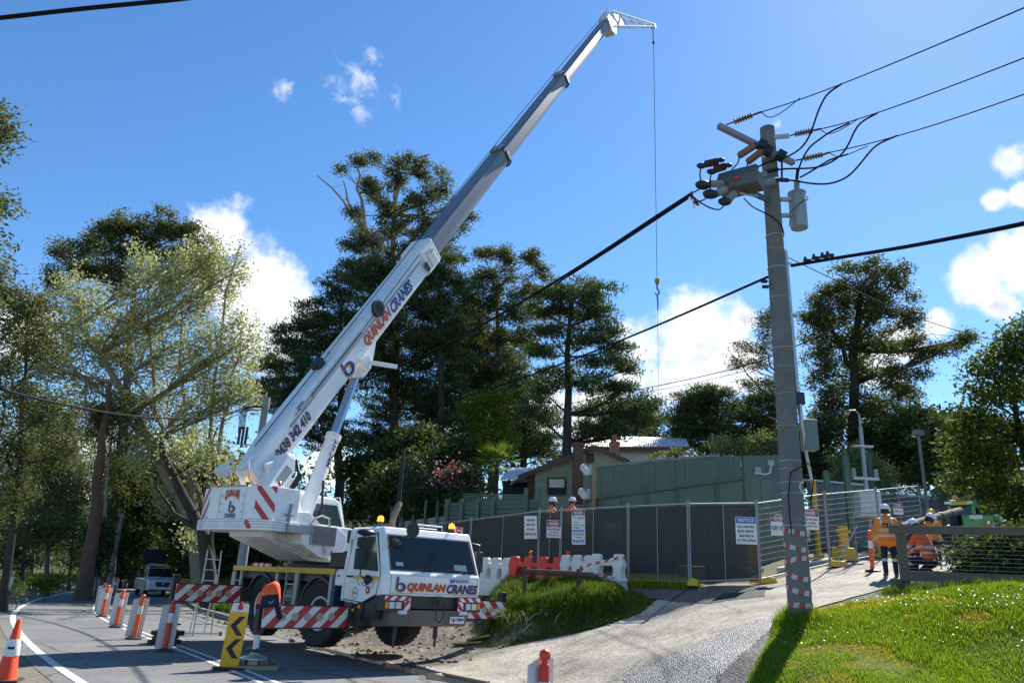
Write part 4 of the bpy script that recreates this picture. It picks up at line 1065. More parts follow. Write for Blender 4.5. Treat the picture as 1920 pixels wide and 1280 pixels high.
# luffing cylinder bracket, cylinder and side arm
bk = bp_(MB().prism([(4.05, -.30), (5.5, -.36), (5.1, -.60), (4.7, -.80), (4.3, -.80), (4.0, -.55)], -.24, .24), 'luffing_bracket', WHITE, .02, parent=base)
bp_(MB().cyl((4.5, -.36, -.62), (4.5, .36, -.62), .10, n=16), 'luffing_pin', WHITE2, parent=base)
bp_(MB().bar((4.5, -.42, -.42), (5.25, -.60, -1.25), .11, .13).bar((4.3, -.42, -.35), (4.65, -.42, -.45), .14, .3), 'storage_arm', WHITE, .015, parent=base)
iMS = (MS.inverted() @ MBm)
p_top = iMS @ Vector((4.5, 0, -.62)); p_bot = Vector((-1.1, -.12, .80))
p_mid = p_bot + (p_top - p_bot) * .56
cyl_ = sp(MB().cyl(p_bot, p_mid, .19, n=24).cyl(p_mid - (p_top - p_bot).normalized() * .12, p_mid + (p_top - p_bot).normalized() * .03, .215, n=24), 'luffing_cylinder', WHITE, smooth=True)
sp(MB().cyl(p_mid, p_top, .125, n=20), 'cylinder_rod', CHROME, parent=cyl_, smooth=True)
ax = (p_top - p_bot).normalized(); nrm_ = Vector((0, -1, 0)); nrm_ = (nrm_ - ax * nrm_.dot(ax)).normalized()
txt('MRC 45T', .80, .13, p_bot + (p_mid - p_bot) * .80 + nrm_ * .195, ax, nrm_.cross(ax), INK, cyl_, bold=.02, shear=.1, M=MS)
sp(MB().bx(p_bot.x - .2, p_bot.x + .35, -.34, .1, .3, .95), 'cylinder_foot', WHITE, .02, parent=cyl_)
hp = MB()
for k in range(3): hp.tube([p_bot + (p_mid - p_bot) * .45 + Vector((.1, -.20, .1 + .05 * k)), p_bot + (p_mid - p_bot) * .28 + Vector((.28, -.22, -.05 * k)), p_bot + Vector((.35, -.22, .5 - .1 * k)), p_bot + Vector((.5, -.2, .1))], .03, 6)
sp(hp, 'cylinder_hose', BLACK, smooth=True, parent=cyl_)
MW = MBm @ Matrix.Translation((-.62, .02, .02)) @ Matrix.Diagonal((.8, .85, .8, 1))
bw_ = lambda mb, name, m, bevel=0.0, parent=None, smooth=False, **k: mb.build(name, m, parent or crane, M=MW, bevel=bevel, smooth=smooth, **k)
# winch housing at the boom foot with hoses
wb = bw_(MB().prism([(.15, -.12), (1.25, .02), (1.35, -.30), (1.05, -.56), (.25, -.56), (.05, -.40)], -.98, -.34), 'winch_housing', WHITE, .03)
bw_(MB().bx(.35, 1.0, -1.0, -.975, -.46, -.18), 'winch_panel', GREYM, .01, parent=wb)
bw_(MB().cyl((1.25, -.85, -.25), (1.45, -.55, -.30), .16, n=14).sph((1.35, -.7, -.30), .2), 'winch_motor', CREAM, parent=wb, smooth=True)
hb_ = MB()
for k in range(5): hb_.tube([(1.45 - .05 * k, -.85, -.40), (1.15, -.95, -.72 - .04 * k), (.55, -.92, -.80 - .03 * k), (.1 - .05 * k, -.8, -.65), (-.15 - .08 * k, -.72, -.95)], .03, 6)
bw_(hb_, 'winch_hose', BLACK, parent=wb, smooth=True)
bp_(MB().bar((-.6, -.2, .5), (-.1, -.35, .5), .05, .05).bar((-.6, .35, .48), (-.1, .35, .5), .05, .05).bar((-.6, -.2, .5), (-.6, .35, .48), .05, .05).bx(-.7, -.45, .1, .4, .42, .62).tube([(-.3, -.38, .5), (-.55, -.36, .2), (-.6, -.36, -.2)], .025, 6), 'boom_foot_rail', WHITE2)
# boom head, sheaves and short lattice jib
hd = bp_(MB().prism([(34.6, -.40), (34.6, .42), (35.3, .50), (35.75, .30), (35.75, -.30), (35.3, -.75), (34.95, -.75)], -.30, .30), 'boom_head', WHITE, .02)
for x_, z_ in ((35.35, -.62), (35.45, .28)):
    bp_(MB().lathe([(.20, -.20), (.26, -.17), (.20, -.12), (.20, -.06), (.26, -.03), (.20, .02), (.20, .1), (.26, .14), (.2, .18)], 20, axis='Y', c=(x_, 0, z_)), 'sheave', GREYM, parent=hd)
tipP = MBm @ Vector((35.5, 0, .0))
tipW = np.array(Mc @ tipP)
hdir = np.array([math.sin(BETA), math.cos(BETA), 0])
# the jib end: where the line of sight through its tip meets the boom's vertical plane
_d = cF * FPX + cR * (1225 - 960) + cU * (640 - 50); _nn = np.array([-math.cos(BETA), math.sin(BETA), 0])
_t = ((tipW - CAM) @ _nn) / (_d @ _nn); jibW = CAM + _d * _t
jl = np.linalg.norm(jibW - tipW)
Mi = Mc.inverted(); ja = Mi @ V3(tipW); jb = Mi @ V3(jibW); jd = (jb - ja).normalized()
jr = (Mi.to_3x3() @ V3(_nn)).normalized(); ju = jd.cross(jr).normalized()
if (Mc.to_3x3() @ ju).z < 0: ju = -ju
lat = MB()
cor = lambda t, sy, sz: ja + jd * (jl * t) + jr * (sy * (.30 * (1 - t) + .10 * t)) + ju * ((.42 * (1 - t) + .08 * t) * sz + .05)
for sy in (-1, 1):
    for sz in (-1, 1): lat.tube([cor(0, sy, sz), cor(1, sy, sz)], .035, 6)
nb_ = 11
for k in range(nb_):
    t0_, t1_ = k / nb_, (k + 1) / nb_
    for sy in (-1, 1): lat.tube([cor(t0_, sy, -1 if k % 2 else 1), cor(t1_, sy, 1 if k % 2 else -1)], .022, 5)
    for sz in (-1, 1): lat.tube([cor(t0_, -1 if k % 2 else 1, sz), cor(t1_, 1 if k % 2 else -1, sz)], .02, 5)
jib = lat.build('lattice_jib', WHITE2, crane)
MB().add([cor(t, s_, z_) for t in (.0, .22) for s_ in (-1, 1) for z_ in (-.85, .85)], [(0, 1, 5, 4), (2, 3, 7, 6), (1, 3, 7, 5), (0, 2, 6, 4)]).build('jib_foot', WHITE2, jib)
MB().bar(jb - jd * .15, jb + jd * .15, .3, .26, up=tuple(ju)).build('jib_head', WHITE2, jib)
MB().tube([ja - jd * .3 + ju * .35, ja - jd * .25 + ju * .7], .02, 5).tube([ja - jd * .1 + ju * .4, ja + jd * .02 + ju * .75], .015, 5).build('wind_gauge', DARKM, crane)
# hoist rope along the boom top
bp_(MB().tube([(.3, -.05, .45), (9.4, -.05, .56), (17, -.05, .62), (26, -.05, .62), (35.4, -.05, .55)], .014, 5), 'hoist_rope', DARKM)

# the load line with the hook hanging from the jib
hk = empty('hook_block', jibW, 0, 'yellow and black hook on a long thin wire hanging from the crane jib', 'crane hook')
zt, zh, ze = jibW[2], at(1233, 527, 1)[2], 0


def z_on_line(py):
    lo, hi = -5.0, jibW[2]
    for _ in range(60):
        m_ = (lo + hi) / 2; v = np.array([jibW[0], jibW[1], m_]) - CAM
        if 640 - FPX * (v @ cU) / (v @ cF) > py: lo = m_
        else: hi = m_
    return lo


zh = z_on_line(527) - zt; ze = z_on_line(745) - zt; zg = z_on_line(80) - zt
MB().tube([(0, 0, -.1), (0, 0, zh)], .018, 6).build('hoist_wire', DARKM, hk)
MB().tube([(-.09, 0, -.1), (-.03, 0, zg)], .012, 5).lathe([(.05, -.12), (.09, -.05), (.09, .05), (.05, .12)], 10, c=(0, 0, zg)).build('limit_weight', DARKM, hk)
MB().lathe([(.04, .22), (.13, .16), (.15, 0), (.12, -.16), (.05, -.2)], 14, c=(0, 0, zh)).build('hook_weight', mat('hook_orange', (.55, .20, .03), .5), hk, smooth=True)
MB().tube([(0, 0, zh - .2), (0, 0, zh - .5), (.10, 0, zh - .62), (.12, 0, zh - .78), (0, 0, zh - .92), (-.10, 0, zh - .82), (-.09, 0, zh - .72)], [.05, .05, .05, .05, .05, .04, .01], 8).build('hook', DARKM, hk, smooth=True)
MB().tube([(0, 0, zh - .9), (.03, 0, zh - 1.5), (0, 0, zh - 1.9)], [.06, .05, .03], 6).tube([(0, 0, zh - 1.8), (0, 0, ze)], .010, 5).build('sling', mat('sling_grey', (.25, .27, .3), .8), hk)

# timber packing under each float
for key in PADS:
    P = PADS[key]; g = float(Z(P.x, P.y)); h_ = max(P.z - g, .06)
    st = empty('timber_packing', (P.x, P.y, g), math.radians(12), {'FR': 'stacked timber packing under the crane leg nearest the chevron marker', 'FL': 'timber packing under the crane leg beside the grassy mound',
               'RR': 'dark timber packing under the crane leg behind the bollards', 'RL': 'timber packing under the crane leg on the verge side'}[key], 'timber packing', 'timber packing under the crane legs')
    nlay = 3 if key == 'RR' else 2
    lh = h_ / nlay
    for k in range(nlay):
        wd = (.42 - .12 * k) if key != 'RR' else .25
        for j in range(3):
            yy = -wd / 1.5 + j * wd / 1.5 * 1.0
            b = MB().bx(-wd - rng.uniform(0, .12), wd + rng.uniform(0, .12), yy - wd * .31, yy + wd * .31, k * lh + .002, (k + 1) * lh - .004).build('packing_plank', [TIMBER, WOOD][(j + k) % 2] if key != 'RR' else RUST, st, bevel=.008)
            b.rotation_euler = (0, 0, (math.pi / 2 if k % 2 else 0) + rng.normal(0, .04))

# ================================================================== STREET FURNITURE
def frame_at(P, rz): return Matrix.Translation(V3(P)) @ Matrix.Rotation(rz, 4, 'Z')


def face_cam(P): return math.atan2(CAM[0] - P[0], -(CAM[1] - P[1]))      # rotation that turns local -Y to the camera


# ---- bollards with folded reflective boards
def make_bollard(name, label, group, colr, board=True):
    r = empty(name, (0, 0, 0), 0, label, 'bollard', group)
    MB().lathe([(.001, 0), (.20, 0), (.20, .03), (.12, .06), (.06, .075), (.001, .075)], 18).build('base', BLACK, r)
    MB().lathe([(.055, .07), (.055, .93), (.045, .945), (.001, .95)], 16).build('post', colr, r, smooth=True)
    MB().lathe([(.057, .60), (.058, .605), (.058, .79), (.057, .795)], 16).build('reflective_sleeve', SIGNW, r, smooth=True)
    MB().lathe([(.03, .94), (.032, .98), (.055, 1.0), (.06, 1.03), (.05, 1.06), (.02, 1.08)], 14).build('handle', colr, r, smooth=True)
    if board:
        w = .20
        MB().add([(-.21, .02, .06), (0, .075, .06), (.17, .05, .06), (.17, .05, .99), (0, .075, 1.0), (-.21, .02, .94)], [(0, 1, 4, 5), (1, 2, 3, 4)]).build('board', CREAM, r)
        bpy.context.collection if False else None
        o = r.children[-1]; sm = o.modifiers.new('Solidify', 'SOLIDIFY'); sm.thickness = .008
    return r


proto_b = None
BOLS = [((308, 1221), .10, 'red and white bollard with a white board, tallest of the row beside the crane leg', REDPL), ((250, 1198), .12, 'orange bollard with a white board, printed black on its sleeve', ORANGE),
        ((217, 1176), .05, 'orange bollard with a white board, third from the crane leg', ORANGE), ((191, 1156), .08, 'orange bollard with a white board, fourth from the crane leg', ORANGE), ((187, 1146), -.1, 'bollard almost hidden behind the fourth orange bollard of the row', ORANGE),
        ((212, 1116), .1, 'pale bollard beyond the row, further down the bend', REDPL), ((233, 1102), .2, 'small distant bollard just left of the silver ute', REDPL), ((203, 1109), .3, 'orange topped bollard far down the bend behind the others', ORANGE)]
for (px, py), a, lab, cl in BOLS:
    P = hit(px, py); b = make_bollard('bollard', lab, 'bollards along the centre line', cl)
    b.location = V3(P); b.rotation_euler = (math.radians(rng.normal(0, 1.2)), math.radians(rng.normal(1.5, 1.2)), face_cam(P) + a)
P = at(1022, 1222, 7.55); P[2] = Z(P[0], P[1]); b = make_bollard('bollard', 'red bollard with a pale grey board in the driveway mouth, cut off at the bottom', 'bollards along the centre line', REDPL)
b.location = V3(P); b.rotation_euler = (0, 0, face_cam(P) + .75); b.scale = (1, 1, max(.6, (at(1022, 1216, 7.55)[2] - P[2]) / 1.08))
for px, py, D, lab in ((1636, 1064, 20.2, 'orange bollard with a white sleeve standing left of the worker in the orange jacket'), (994, 1052, 21.8, 'orange bollard below the designated entry sign'),
                       (1069, 1052, 21.2, 'orange bollard behind the water barriers, right of the two white signs'), (1855, 1022, 22, 'orange bollard behind the wire of the timber fence')):
    P = at(px, py, D); P[2] = Z(P[0], P[1]); b = make_bollard('bollard', lab, 'bollards inside the site', ORANGE, False)
    b.location = V3(P); b.rotation_euler = (0, math.radians(rng.normal(0, 2)), 0)

# ---- chevron marker
P = hit(428, 1255); ch = empty('chevron_marker', P, face_cam(P) + .12, 'yellow marker board with two black left pointing chevrons standing on the road', 'chevron sign')
ch.rotation_euler = (0, math.radians(2.5), face_cam(P) + .12)
MB().bx(-.28, .28, -.13, .13, 0, .045).build('base', RUBBER, ch, bevel=.01)
MB().bx(-.17, .17, -.02, .02, .05, 1.02).build('board', YELLOW2, ch, bevel=.006)
for z0 in (.20, .60):
    MB().add([(x, -.024, z0 + z) for x, z in ((-.12, .17), (.02, .34), (.13, .34), (-.01, .17), (.13, 0), (.02, 0))], [(0, 1, 2, 3), (0, 3, 4, 5)]).build('chevron', INK, ch)
MB().add([(-.17, -.022, 1.02), (.17, -.022, 1.02), (.15, -.022, 1.17), (-.13, -.022, 1.17), (-.17, .01, 1.02), (.17, .01, 1.02), (.15, .01, 1.17), (-.13, .01, 1.17)],
         [(0, 1, 2, 3), (7, 6, 5, 4), (0, 3, 7, 4), (1, 5, 6, 2), (2, 6, 7, 3)]).build('top_flap', SIGNW, ch)
MB().lathe([(.045, 0), (.05, .02), (.03, .04)], 12, axis='Y', c=(0, -.06, 1.10)).sph((0, -.05, 1.17), .035).build('lamp', REDL, ch)
MB().bx(-.15, .15, -.03, .03, .045, .06).build('foot_clip', ORANGE, ch)

# ---- traffic cone
P = hit(9, 1277); co = empty('traffic_cone', P, .3, 'orange traffic cone with a white reflective band at the road edge', 'traffic cone')
MB().bx(-.22, .22, -.22, .22, 0, .035).build('base', RUBBER, co, bevel=.015)
MB().lathe([(.165, .03), (.15, .06), (.036, .89), (.03, .90), (.001, .90)], 28).build('cone_body', mat('cone_orange', (.88, .07, .012), .5), co, smooth=True)
MB().lathe([(.117, .37), (.118, .373), (.084, .61), (.083, .613)], 28).build('reflective_band', SIGNW, co, smooth=True)
MB().add([(.10 * math.sin(a) * 1.02, -.10 * math.cos(a) * 1.06, z) for z in (.47, .51) for a in np.linspace(-.5, .5, 6)], [(i, i + 1, i + 7, i + 6) for i in range(5)]).build('band_print', INK, co)

# ---- aluminium trestle ladder by the rear outrigger
P = hit(378, 1191); la = empty('step_ladder', P, face_cam(P) + .2, 'aluminium trestle ladder standing behind the striped rear outrigger board', 'ladder')
for sx in (-1, 1):
    MB().bar((sx * .24, 0, 0), (sx * .19, .12, 2.30), .05, .03).build('rail', ALU, la)
    MB().bar((sx * .20, .75, 0), (sx * .17, .16, 1.62), .035, .025).build('rear_rail', ALU, la)
for k in range(7): MB().bar((-.22, .02 * k, .3 + .29 * k), (.22, .02 * k, .3 + .29 * k), .05, .025).build('rung', ALU, la)
MB().bar((-.50, .02, .06), (.50, .02, .06), .05, .05).build('stabiliser', ALU, la)
for sx in (-1, 1): MB().bx(sx * .5 - .03, sx * .5 + .03, -.02, .06, 0, .1).build('rubber_foot', BLACK, la)

for px0, py0, px1, py1 in ((383, 1135, 393, 1105), (425, 1150, 440, 1118)):
    P = hit(px0, py0 + 6); tb = empty('leaning_prop', P, 0, 'thin orange prop leaning on the verge ' + ('left' if px0 < 400 else 'right') + ' of the trestle ladder', 'prop')
    MB().bar((0, 0, 0), (.35, .1, .85), .09, .03).build('prop_bar', ORANGE, tb); MB().bx(-.1, .1, -.08, .08, -.02, .03).build('foot', BLACK, tb)

# ---- the ute coming round the bend
P = hit(288, 1116); ut = empty('ute', P, face_cam(P) + .16, 'silver utility vehicle with dark grille facing the viewer on the bend', 'ute')
w = .92
ub = MB()
rings = []
for y, z0, zs, wd in ((-2.55, .42, .78, .80), (-2.45, .36, .98, .88), (-1.6, .34, 1.08, .92), (-1.15, .34, 1.12, .92), (.9, .34, 1.12, .92), (2.6, .40, 1.12, .90)):
    rings.append([(-wd, y, z0), (wd, y, z0), (wd * 1.0, y, zs - .12), (wd * .86, y, zs), (-wd * .86, y, zs), (-wd, y, zs - .12)])
ub.loft(rings)
ub.loft([[(-.80, -1.15, 1.10), (.80, -1.15, 1.10), (.80, 1.3, 1.10), (-.80, 1.3, 1.10)], [(-.62, -.35, 1.72), (.62, -.35, 1.72), (.62, 1.1, 1.72), (-.62, 1.1, 1.72)]])
ub.build('body', CARSIL, ut, bevel=.05)
nv = Vector((0, -.80, .62)).cross(Vector((1, 0, 0)))
MB().add([(-.74, -1.10, 1.17), (.74, -1.10, 1.17), (.60, -.43, 1.68), (-.60, -.43, 1.68)], [(0, 1, 2, 3)]).build('windscreen', GLASS, ut, M=Matrix.Translation((0, -.02, .02)))
for sx in (-1, 1):
    MB().add([(sx * .80, -.95, 1.16), (sx * .80, 1.2, 1.16), (sx * .645, 1.02, 1.66), (sx * .645, -.35, 1.66)], [(0, 1, 2, 3)]).build('side_window', GLASS, ut, M=Matrix.Translation((sx * .02, 0, 0)))
    MB().bx(-.13, .13, -.09, .09, -.10, .10).build('mirror', BLACK, ut, bevel=.04, M=Matrix.Translation((sx * 1.05, -.85, 1.20)))
    MB().prism([(.48, .86), (.82, .92), (.80, .74), (.52, .72)], 0, .06).build('headlight', LAMP, ut, M=Matrix.Translation((0, -2.50, 0)) @ Matrix.Diagonal((sx, 1, 1, 1)), bevel=.02)
    MB().lathe([(.07, 0), (.075, .02), (.001, .03)], 12, axis='Y').build('fog_lamp', LAMP, ut, M=Matrix.Translation((sx * .66, -2.50, .52)))
    for yy in (-1.65, 1.55):
        wl = MB().lathe([(.001, -.11), (.30, -.12), (.36, -.08), (.37, 0), (.36, .08), (.30, .12), (.001, .11)], 22, axis='X').build('wheel', RUBBER, ut, M=Matrix.Translation((sx * .80, yy, .37)), smooth=True)
        MB().lathe([(.001, sx * .13), (.20, sx * .125), (.22, sx * .115)], 16, axis='X').build('rim', GREYM, wl, M=Matrix.Translation((sx * .80, yy, .37)))
MB().prism([(-.46, .90), (.46, .90), (.40, .66), (.25, .58), (-.25, .58), (-.40, .66)], -2.56, -2.45).build('grille', INK, ut, bevel=.02)
MB().lathe([(.05, 0), (.07, .01), (.07, .02), (.05, .025)], 14, axis='Y', c=(0, -2.585, .78)).build('badge', GALV, ut)
MB().bx(-.75, .75, -2.53, -2.47, .34, .52).build('lower_intake', INK, ut, bevel=.03)
MB().bx(-.19, .19, -2.56, -2.54, .50, .60).build('number_plate', SIGNW, ut)
MB().tube([(-.62, -.2, 1.74), (-.62, -.2, 1.86), (.62, -.2, 1.86), (.62, -.2, 1.74)], .03, 6).tube([(-.62, .8, 1.74), (-.62, .8, 1.86), (.62, .8, 1.86), (.62, .8, 1.74)], .03, 6).build('roof_rack', ALU, ut)
MB().bx(-.55, .55, -.05, .3, 1.88, 1.98).build('roof_load', YELLOW, ut, bevel=.02)
MB().bx(-.72, .72, 2.2, 2.3, 1.9, 2.9).bx(-.06, .06, 1.42, 1.5, 1.1, 1.9).build('arrow_board', mat('board_navy', (.006, .008, .035), .6), ut, bevel=.02)
MB().bx(-.88, .88, 1.25, 2.55, 1.10, 1.5).build('tray', INK, ut, bevel=.02)

# ---- yellow plant trailer and a cone far down the road
P = at(352, 1090, 55); P[2] = Z(P[0], P[1]); yt = empty('plant_trailer', P, .2, 'small yellow plant trailer parked beyond the silver ute', 'trailer')
MB().bx(-1.0, 1.0, -.6, .6, .95, 1.75).build('body', YELLOW, yt, bevel=.06); MB().bx(-1.0, 1.0, -.5, .5, .75, .93).build('chassis', DARKM, yt)
yt.scale = (.5, .5, .6)
for sx in (-.95, .8): MB().bar((sx, -.5, 0), (sx, -.5, .8), .08, .08).bar((sx, .5, 0), (sx, .5, .8), .08, .08).build('leg', DARKM, yt)
MB().lathe([(.001, -.1), (.3, -.1), (.32, 0), (.3, .1), (.001, .1)], 16, axis='Y', c=(0, -.6, .32)).build('wheel', RUBBER, yt)

# ---- plastic water barriers on top of the mound
def make_barrier(L, m, label):
    r = empty('water_barrier', (0, 0, 0), 0, label, 'water barrier', 'water barriers on the mound')
    b = MB(); hl = L / 2
    b.loft([[(-hl, -.25, 0), (hl, -.25, 0), (hl, .25, 0), (-hl, .25, 0)], [(-hl, -.25, .12), (hl, -.25, .12), (hl, .25, .12), (-hl, .25, .12)], [(-hl + .02, -.17, .42), (hl - .02, -.17, .42), (hl - .02, .17, .42), (-hl + .02, .17, .42)]])
    npil = max(2, round(L / .42)); xs = np.linspace(-hl + .13, hl - .13, npil)
    b.loft([[(-hl + .02, -.10, .72), (hl - .02, -.10, .72), (hl - .02, .10, .72), (-hl + .02, .10, .72)], [(-hl + .02, -.10, .84), (hl - .02, -.10, .84), (hl - .02, .10, .84), (-hl + .02, .10, .84)]])
    for i, x in enumerate(xs):
        e = .13
        prof = [(.36, .20, .165), (.46, .145, .15), (.56, .12, .14), (.66, .145, .125), (.74, .19, .12), (.86, .15, .10), (.95, .14, .095), (1.0, .11, .08)]
        b.loft([[(x + hw * c, hd * s_, z) for c, s_ in ((-1, -.7), (-.8, -1), (.8, -1), (1, -.7), (1, .7), (.8, 1), (-.8, 1), (-1, .7))] for z, hw, hd in prof])
    b.build('barrier_body', m, r, bevel=.018)
    return r


_bx = [(903, 1098, 22.4), (956, 1103, 21.7), (1054, 1109, 20.7), (1112, 1111, 20.0), (1168, 1114, 19.3)]
_lab = ['white plastic water barrier behind the crane cab, left of the red one', 'red plastic water barrier between the white ones', 'white plastic water barrier right of the red one', 'white plastic water barrier at the driveway end, wrapped with tape']
BARP = []
for i in range(4):
    a, c = at(*_bx[i]), at(*_bx[i + 1]); m_ = (a + c) / 2; L_ = np.linalg.norm((c - a)[:2]) * .99
    b = make_barrier(L_, REDPL if i == 1 else CREAM, _lab[i])
    b.location = (m_[0], m_[1], float(tps(m_[0], m_[1])) + .02); b.scale = (1, 1, 1.08); b.rotation_euler = (0, 0, math.atan2(c[1] - a[1], c[0] - a[0]) + rng.normal(0, .02)); BARP.append((b.location.copy(), math.atan2(c[1] - a[1], c[0] - a[0]), L_))


def tape(name, pts, w, label, parent=None, up=(0, 0, 1), pitch=.30):
    """flat plastic tape through points, white with slanting red blocks"""
    P = [V3(p) for p in pts]; d = [0]
    for i in range(1, len(P)): d.append(d[-1] + (P[i] - P[i - 1]).length)
    mb = MB(); u = Vector(up); n = max(2, int(d[-1] / (pitch / 4)))

    def pos(s):
        s = max(0, min(d[-1], s))
        for i in range(1, len(P)):
            if s <= d[i] + 1e-9: return P[i - 1].lerp(P[i], (s - d[i - 1]) / max(d[i] - d[i - 1], 1e-6))
        return P[-1]
    for k in range(n):
        s0, s1 = d[-1] * k / n, d[-1] * (k + 1) / n; sh_ = pitch * .22
        mb.quad(pos(s0) - u * w / 2, pos(s1) - u * w / 2, pos(s1 + sh_) + u * w / 2, pos(s0 + sh_) + u * w / 2, 0 if (k // 2) % 2 else 1)
    o = mb.build(name, [SIGNW, SIGNR], parent)
    if label: tag(o, label, 'barrier tape', 'red and white barrier tape')
    return o


bl0, ang0, L0 = BARP[3]
ux = Vector((math.cos(ang0), math.sin(ang0), 0)); uy = Vector((math.sin(ang0), -math.cos(ang0), 0))
tape('barrier_tape', [bl0 - ux * .95 + uy * .12 + Vector((0, 0, .70)), bl0 - ux * .3 + uy * .14 + Vector((0, 0, .84)), bl0 + ux * L0 * .5 + uy * .12 + Vector((0, 0, .99)), bl0 + ux * (L0 * .5 + .03) - uy * .1 + Vector((0, 0, .98))], .06, 'upper red and white tape stretched over the end barrier')
tape('barrier_tape', [bl0 - ux * .95 + uy * .14 + Vector((0, 0, .66)), bl0 - ux * .2 + uy * .20 + Vector((0, 0, .52)), bl0 + ux * .35 + uy * .22 + Vector((0, 0, .48))], .05, 'lower red and white tape sagging across the end barrier')
# rusty rail in front of the barriers
r0, r1 = at(982, 1070, 19.6), at(1112, 1077, 18.6)
rl = empty('guard_rail', (r0[0], r0[1], float(Z(r0[0], r0[1]))), 0, 'rusty pipe rail standing in the long grass before the barriers', 'pipe rail')
off = np.array(rl.location)
MB().tube([r0 - off, r1 - off], .07, 12).build('rail', RUST, rl)
for t in (0.02, .80): q = r0 + (r1 - r0) * t; MB().cyl((q[0] - off[0], q[1] - off[1], q[2] - off[2] + .12), (q[0] - off[0], q[1] - off[1], q[2] - off[2] - .7), .055).build('post', RUST, rl)
# planks and scraps by the left float
for px0, py0, px1, py1, w_, lab in ((852, 1211, 905, 1207, .22, 'loose timber plank lying on the concrete by the crane leg'), (880, 1203, 921, 1196, .25, 'loose timber plank under the edge of the grass mound'), (832, 1267, 915, 1283, .10, 'thin timber strip lying at the driveway edge')):
    a, b_ = hit(px0, py0), hit(px1, py1); m_ = (a + b_) / 2; L_ = np.linalg.norm(b_ - a)
    o = MB().bx(-L_ / 2, L_ / 2, -w_ / 2, w_ / 2, .0, .05).build('plank', TIMBER, bevel=.006); tag(o, lab, 'plank', 'loose planks')
    o.location = V3(m_ + np.array([0, 0, .012])); o.rotation_euler = (0, math.atan2(a[2] - b_[2], L_), math.atan2(b_[1] - a[1], b_[0] - a[0]))

# ================================================================== SITE FENCE
SHADE = bpy.data.materials.new('shade_cloth'); SHADE.use_nodes = True; _t = SHADE.node_tree; _b = _t.nodes['Principled BSDF']
_b.inputs['Base Color'].default_value = (.044, .050, .047, 1); _b.inputs['Roughness'].default_value = .9
_tr = _t.nodes.new('ShaderNodeBsdfTransparent'); _mx = _t.nodes.new('ShaderNodeMixShader'); _nz = _t.nodes.new('ShaderNodeTexNoise'); _nz.inputs['Scale'].default_value = 3
_mr = _t.nodes.new('ShaderNodeMapRange'); _mr.inputs[3].default_value = .87; _mr.inputs[4].default_value = .95
_g = _t.nodes.new('ShaderNodeNewGeometry'); _t.links.new(_g.outputs['Position'], _nz.inputs['Vector']); _t.links.new(_nz.outputs['Fac'], _mr.inputs[0])
_t.links.new(_mr.outputs[0], _mx.inputs[0]); _t.links.new(_tr.outputs[0], _mx.inputs[1]); _t.links.new(_b.outputs[0], _mx.inputs[2]); _t.links.new(_mx.outputs[0], _t.nodes['Material Output'].inputs['Surface'])
FGALV = mat('fence_tube', (.30, .31, .32), .6, metal=.3, var=.15)
WIREM = mat('fence_wire', (.26, .27, .27), .75, var=.1)
WIRED = mat('fence_wire_dull', (.10, .105, .105), .7, var=.1)
FP = [(690, 1001, 31.5), (790, 986, 29.2), (884, 974, 26.8), (1012, 958, 23.9), (1053, 956, 23.2), (1178, 949, 21.3), (1290, 944, 19.7), (1418, 943, 20.3), (1546, 926, 22.2), (1642, 918, 24.0), (1722, 911, 26.0)]
FW = [at(*p) for p in FP]
names = ['dark shade clothed fence panel furthest left behind the crane', 'dark shade clothed fence panel behind the crane cab roof', 'dark shade clothed fence panel behind the right end of the crane cab', 'narrow shade clothed gate panel with the high voltage sign',
         'shade clothed fence panel with the tall narrow danger sign', 'shade clothed fence panel behind the mound, left of the yellow foot', 'shade clothed fence panel with the blue notice sign', 'bare wire fence panel with the keep out sign behind the power pole', 'bare wire fence panel just right of the power pole', 'bare wire fence panel behind the standing worker']
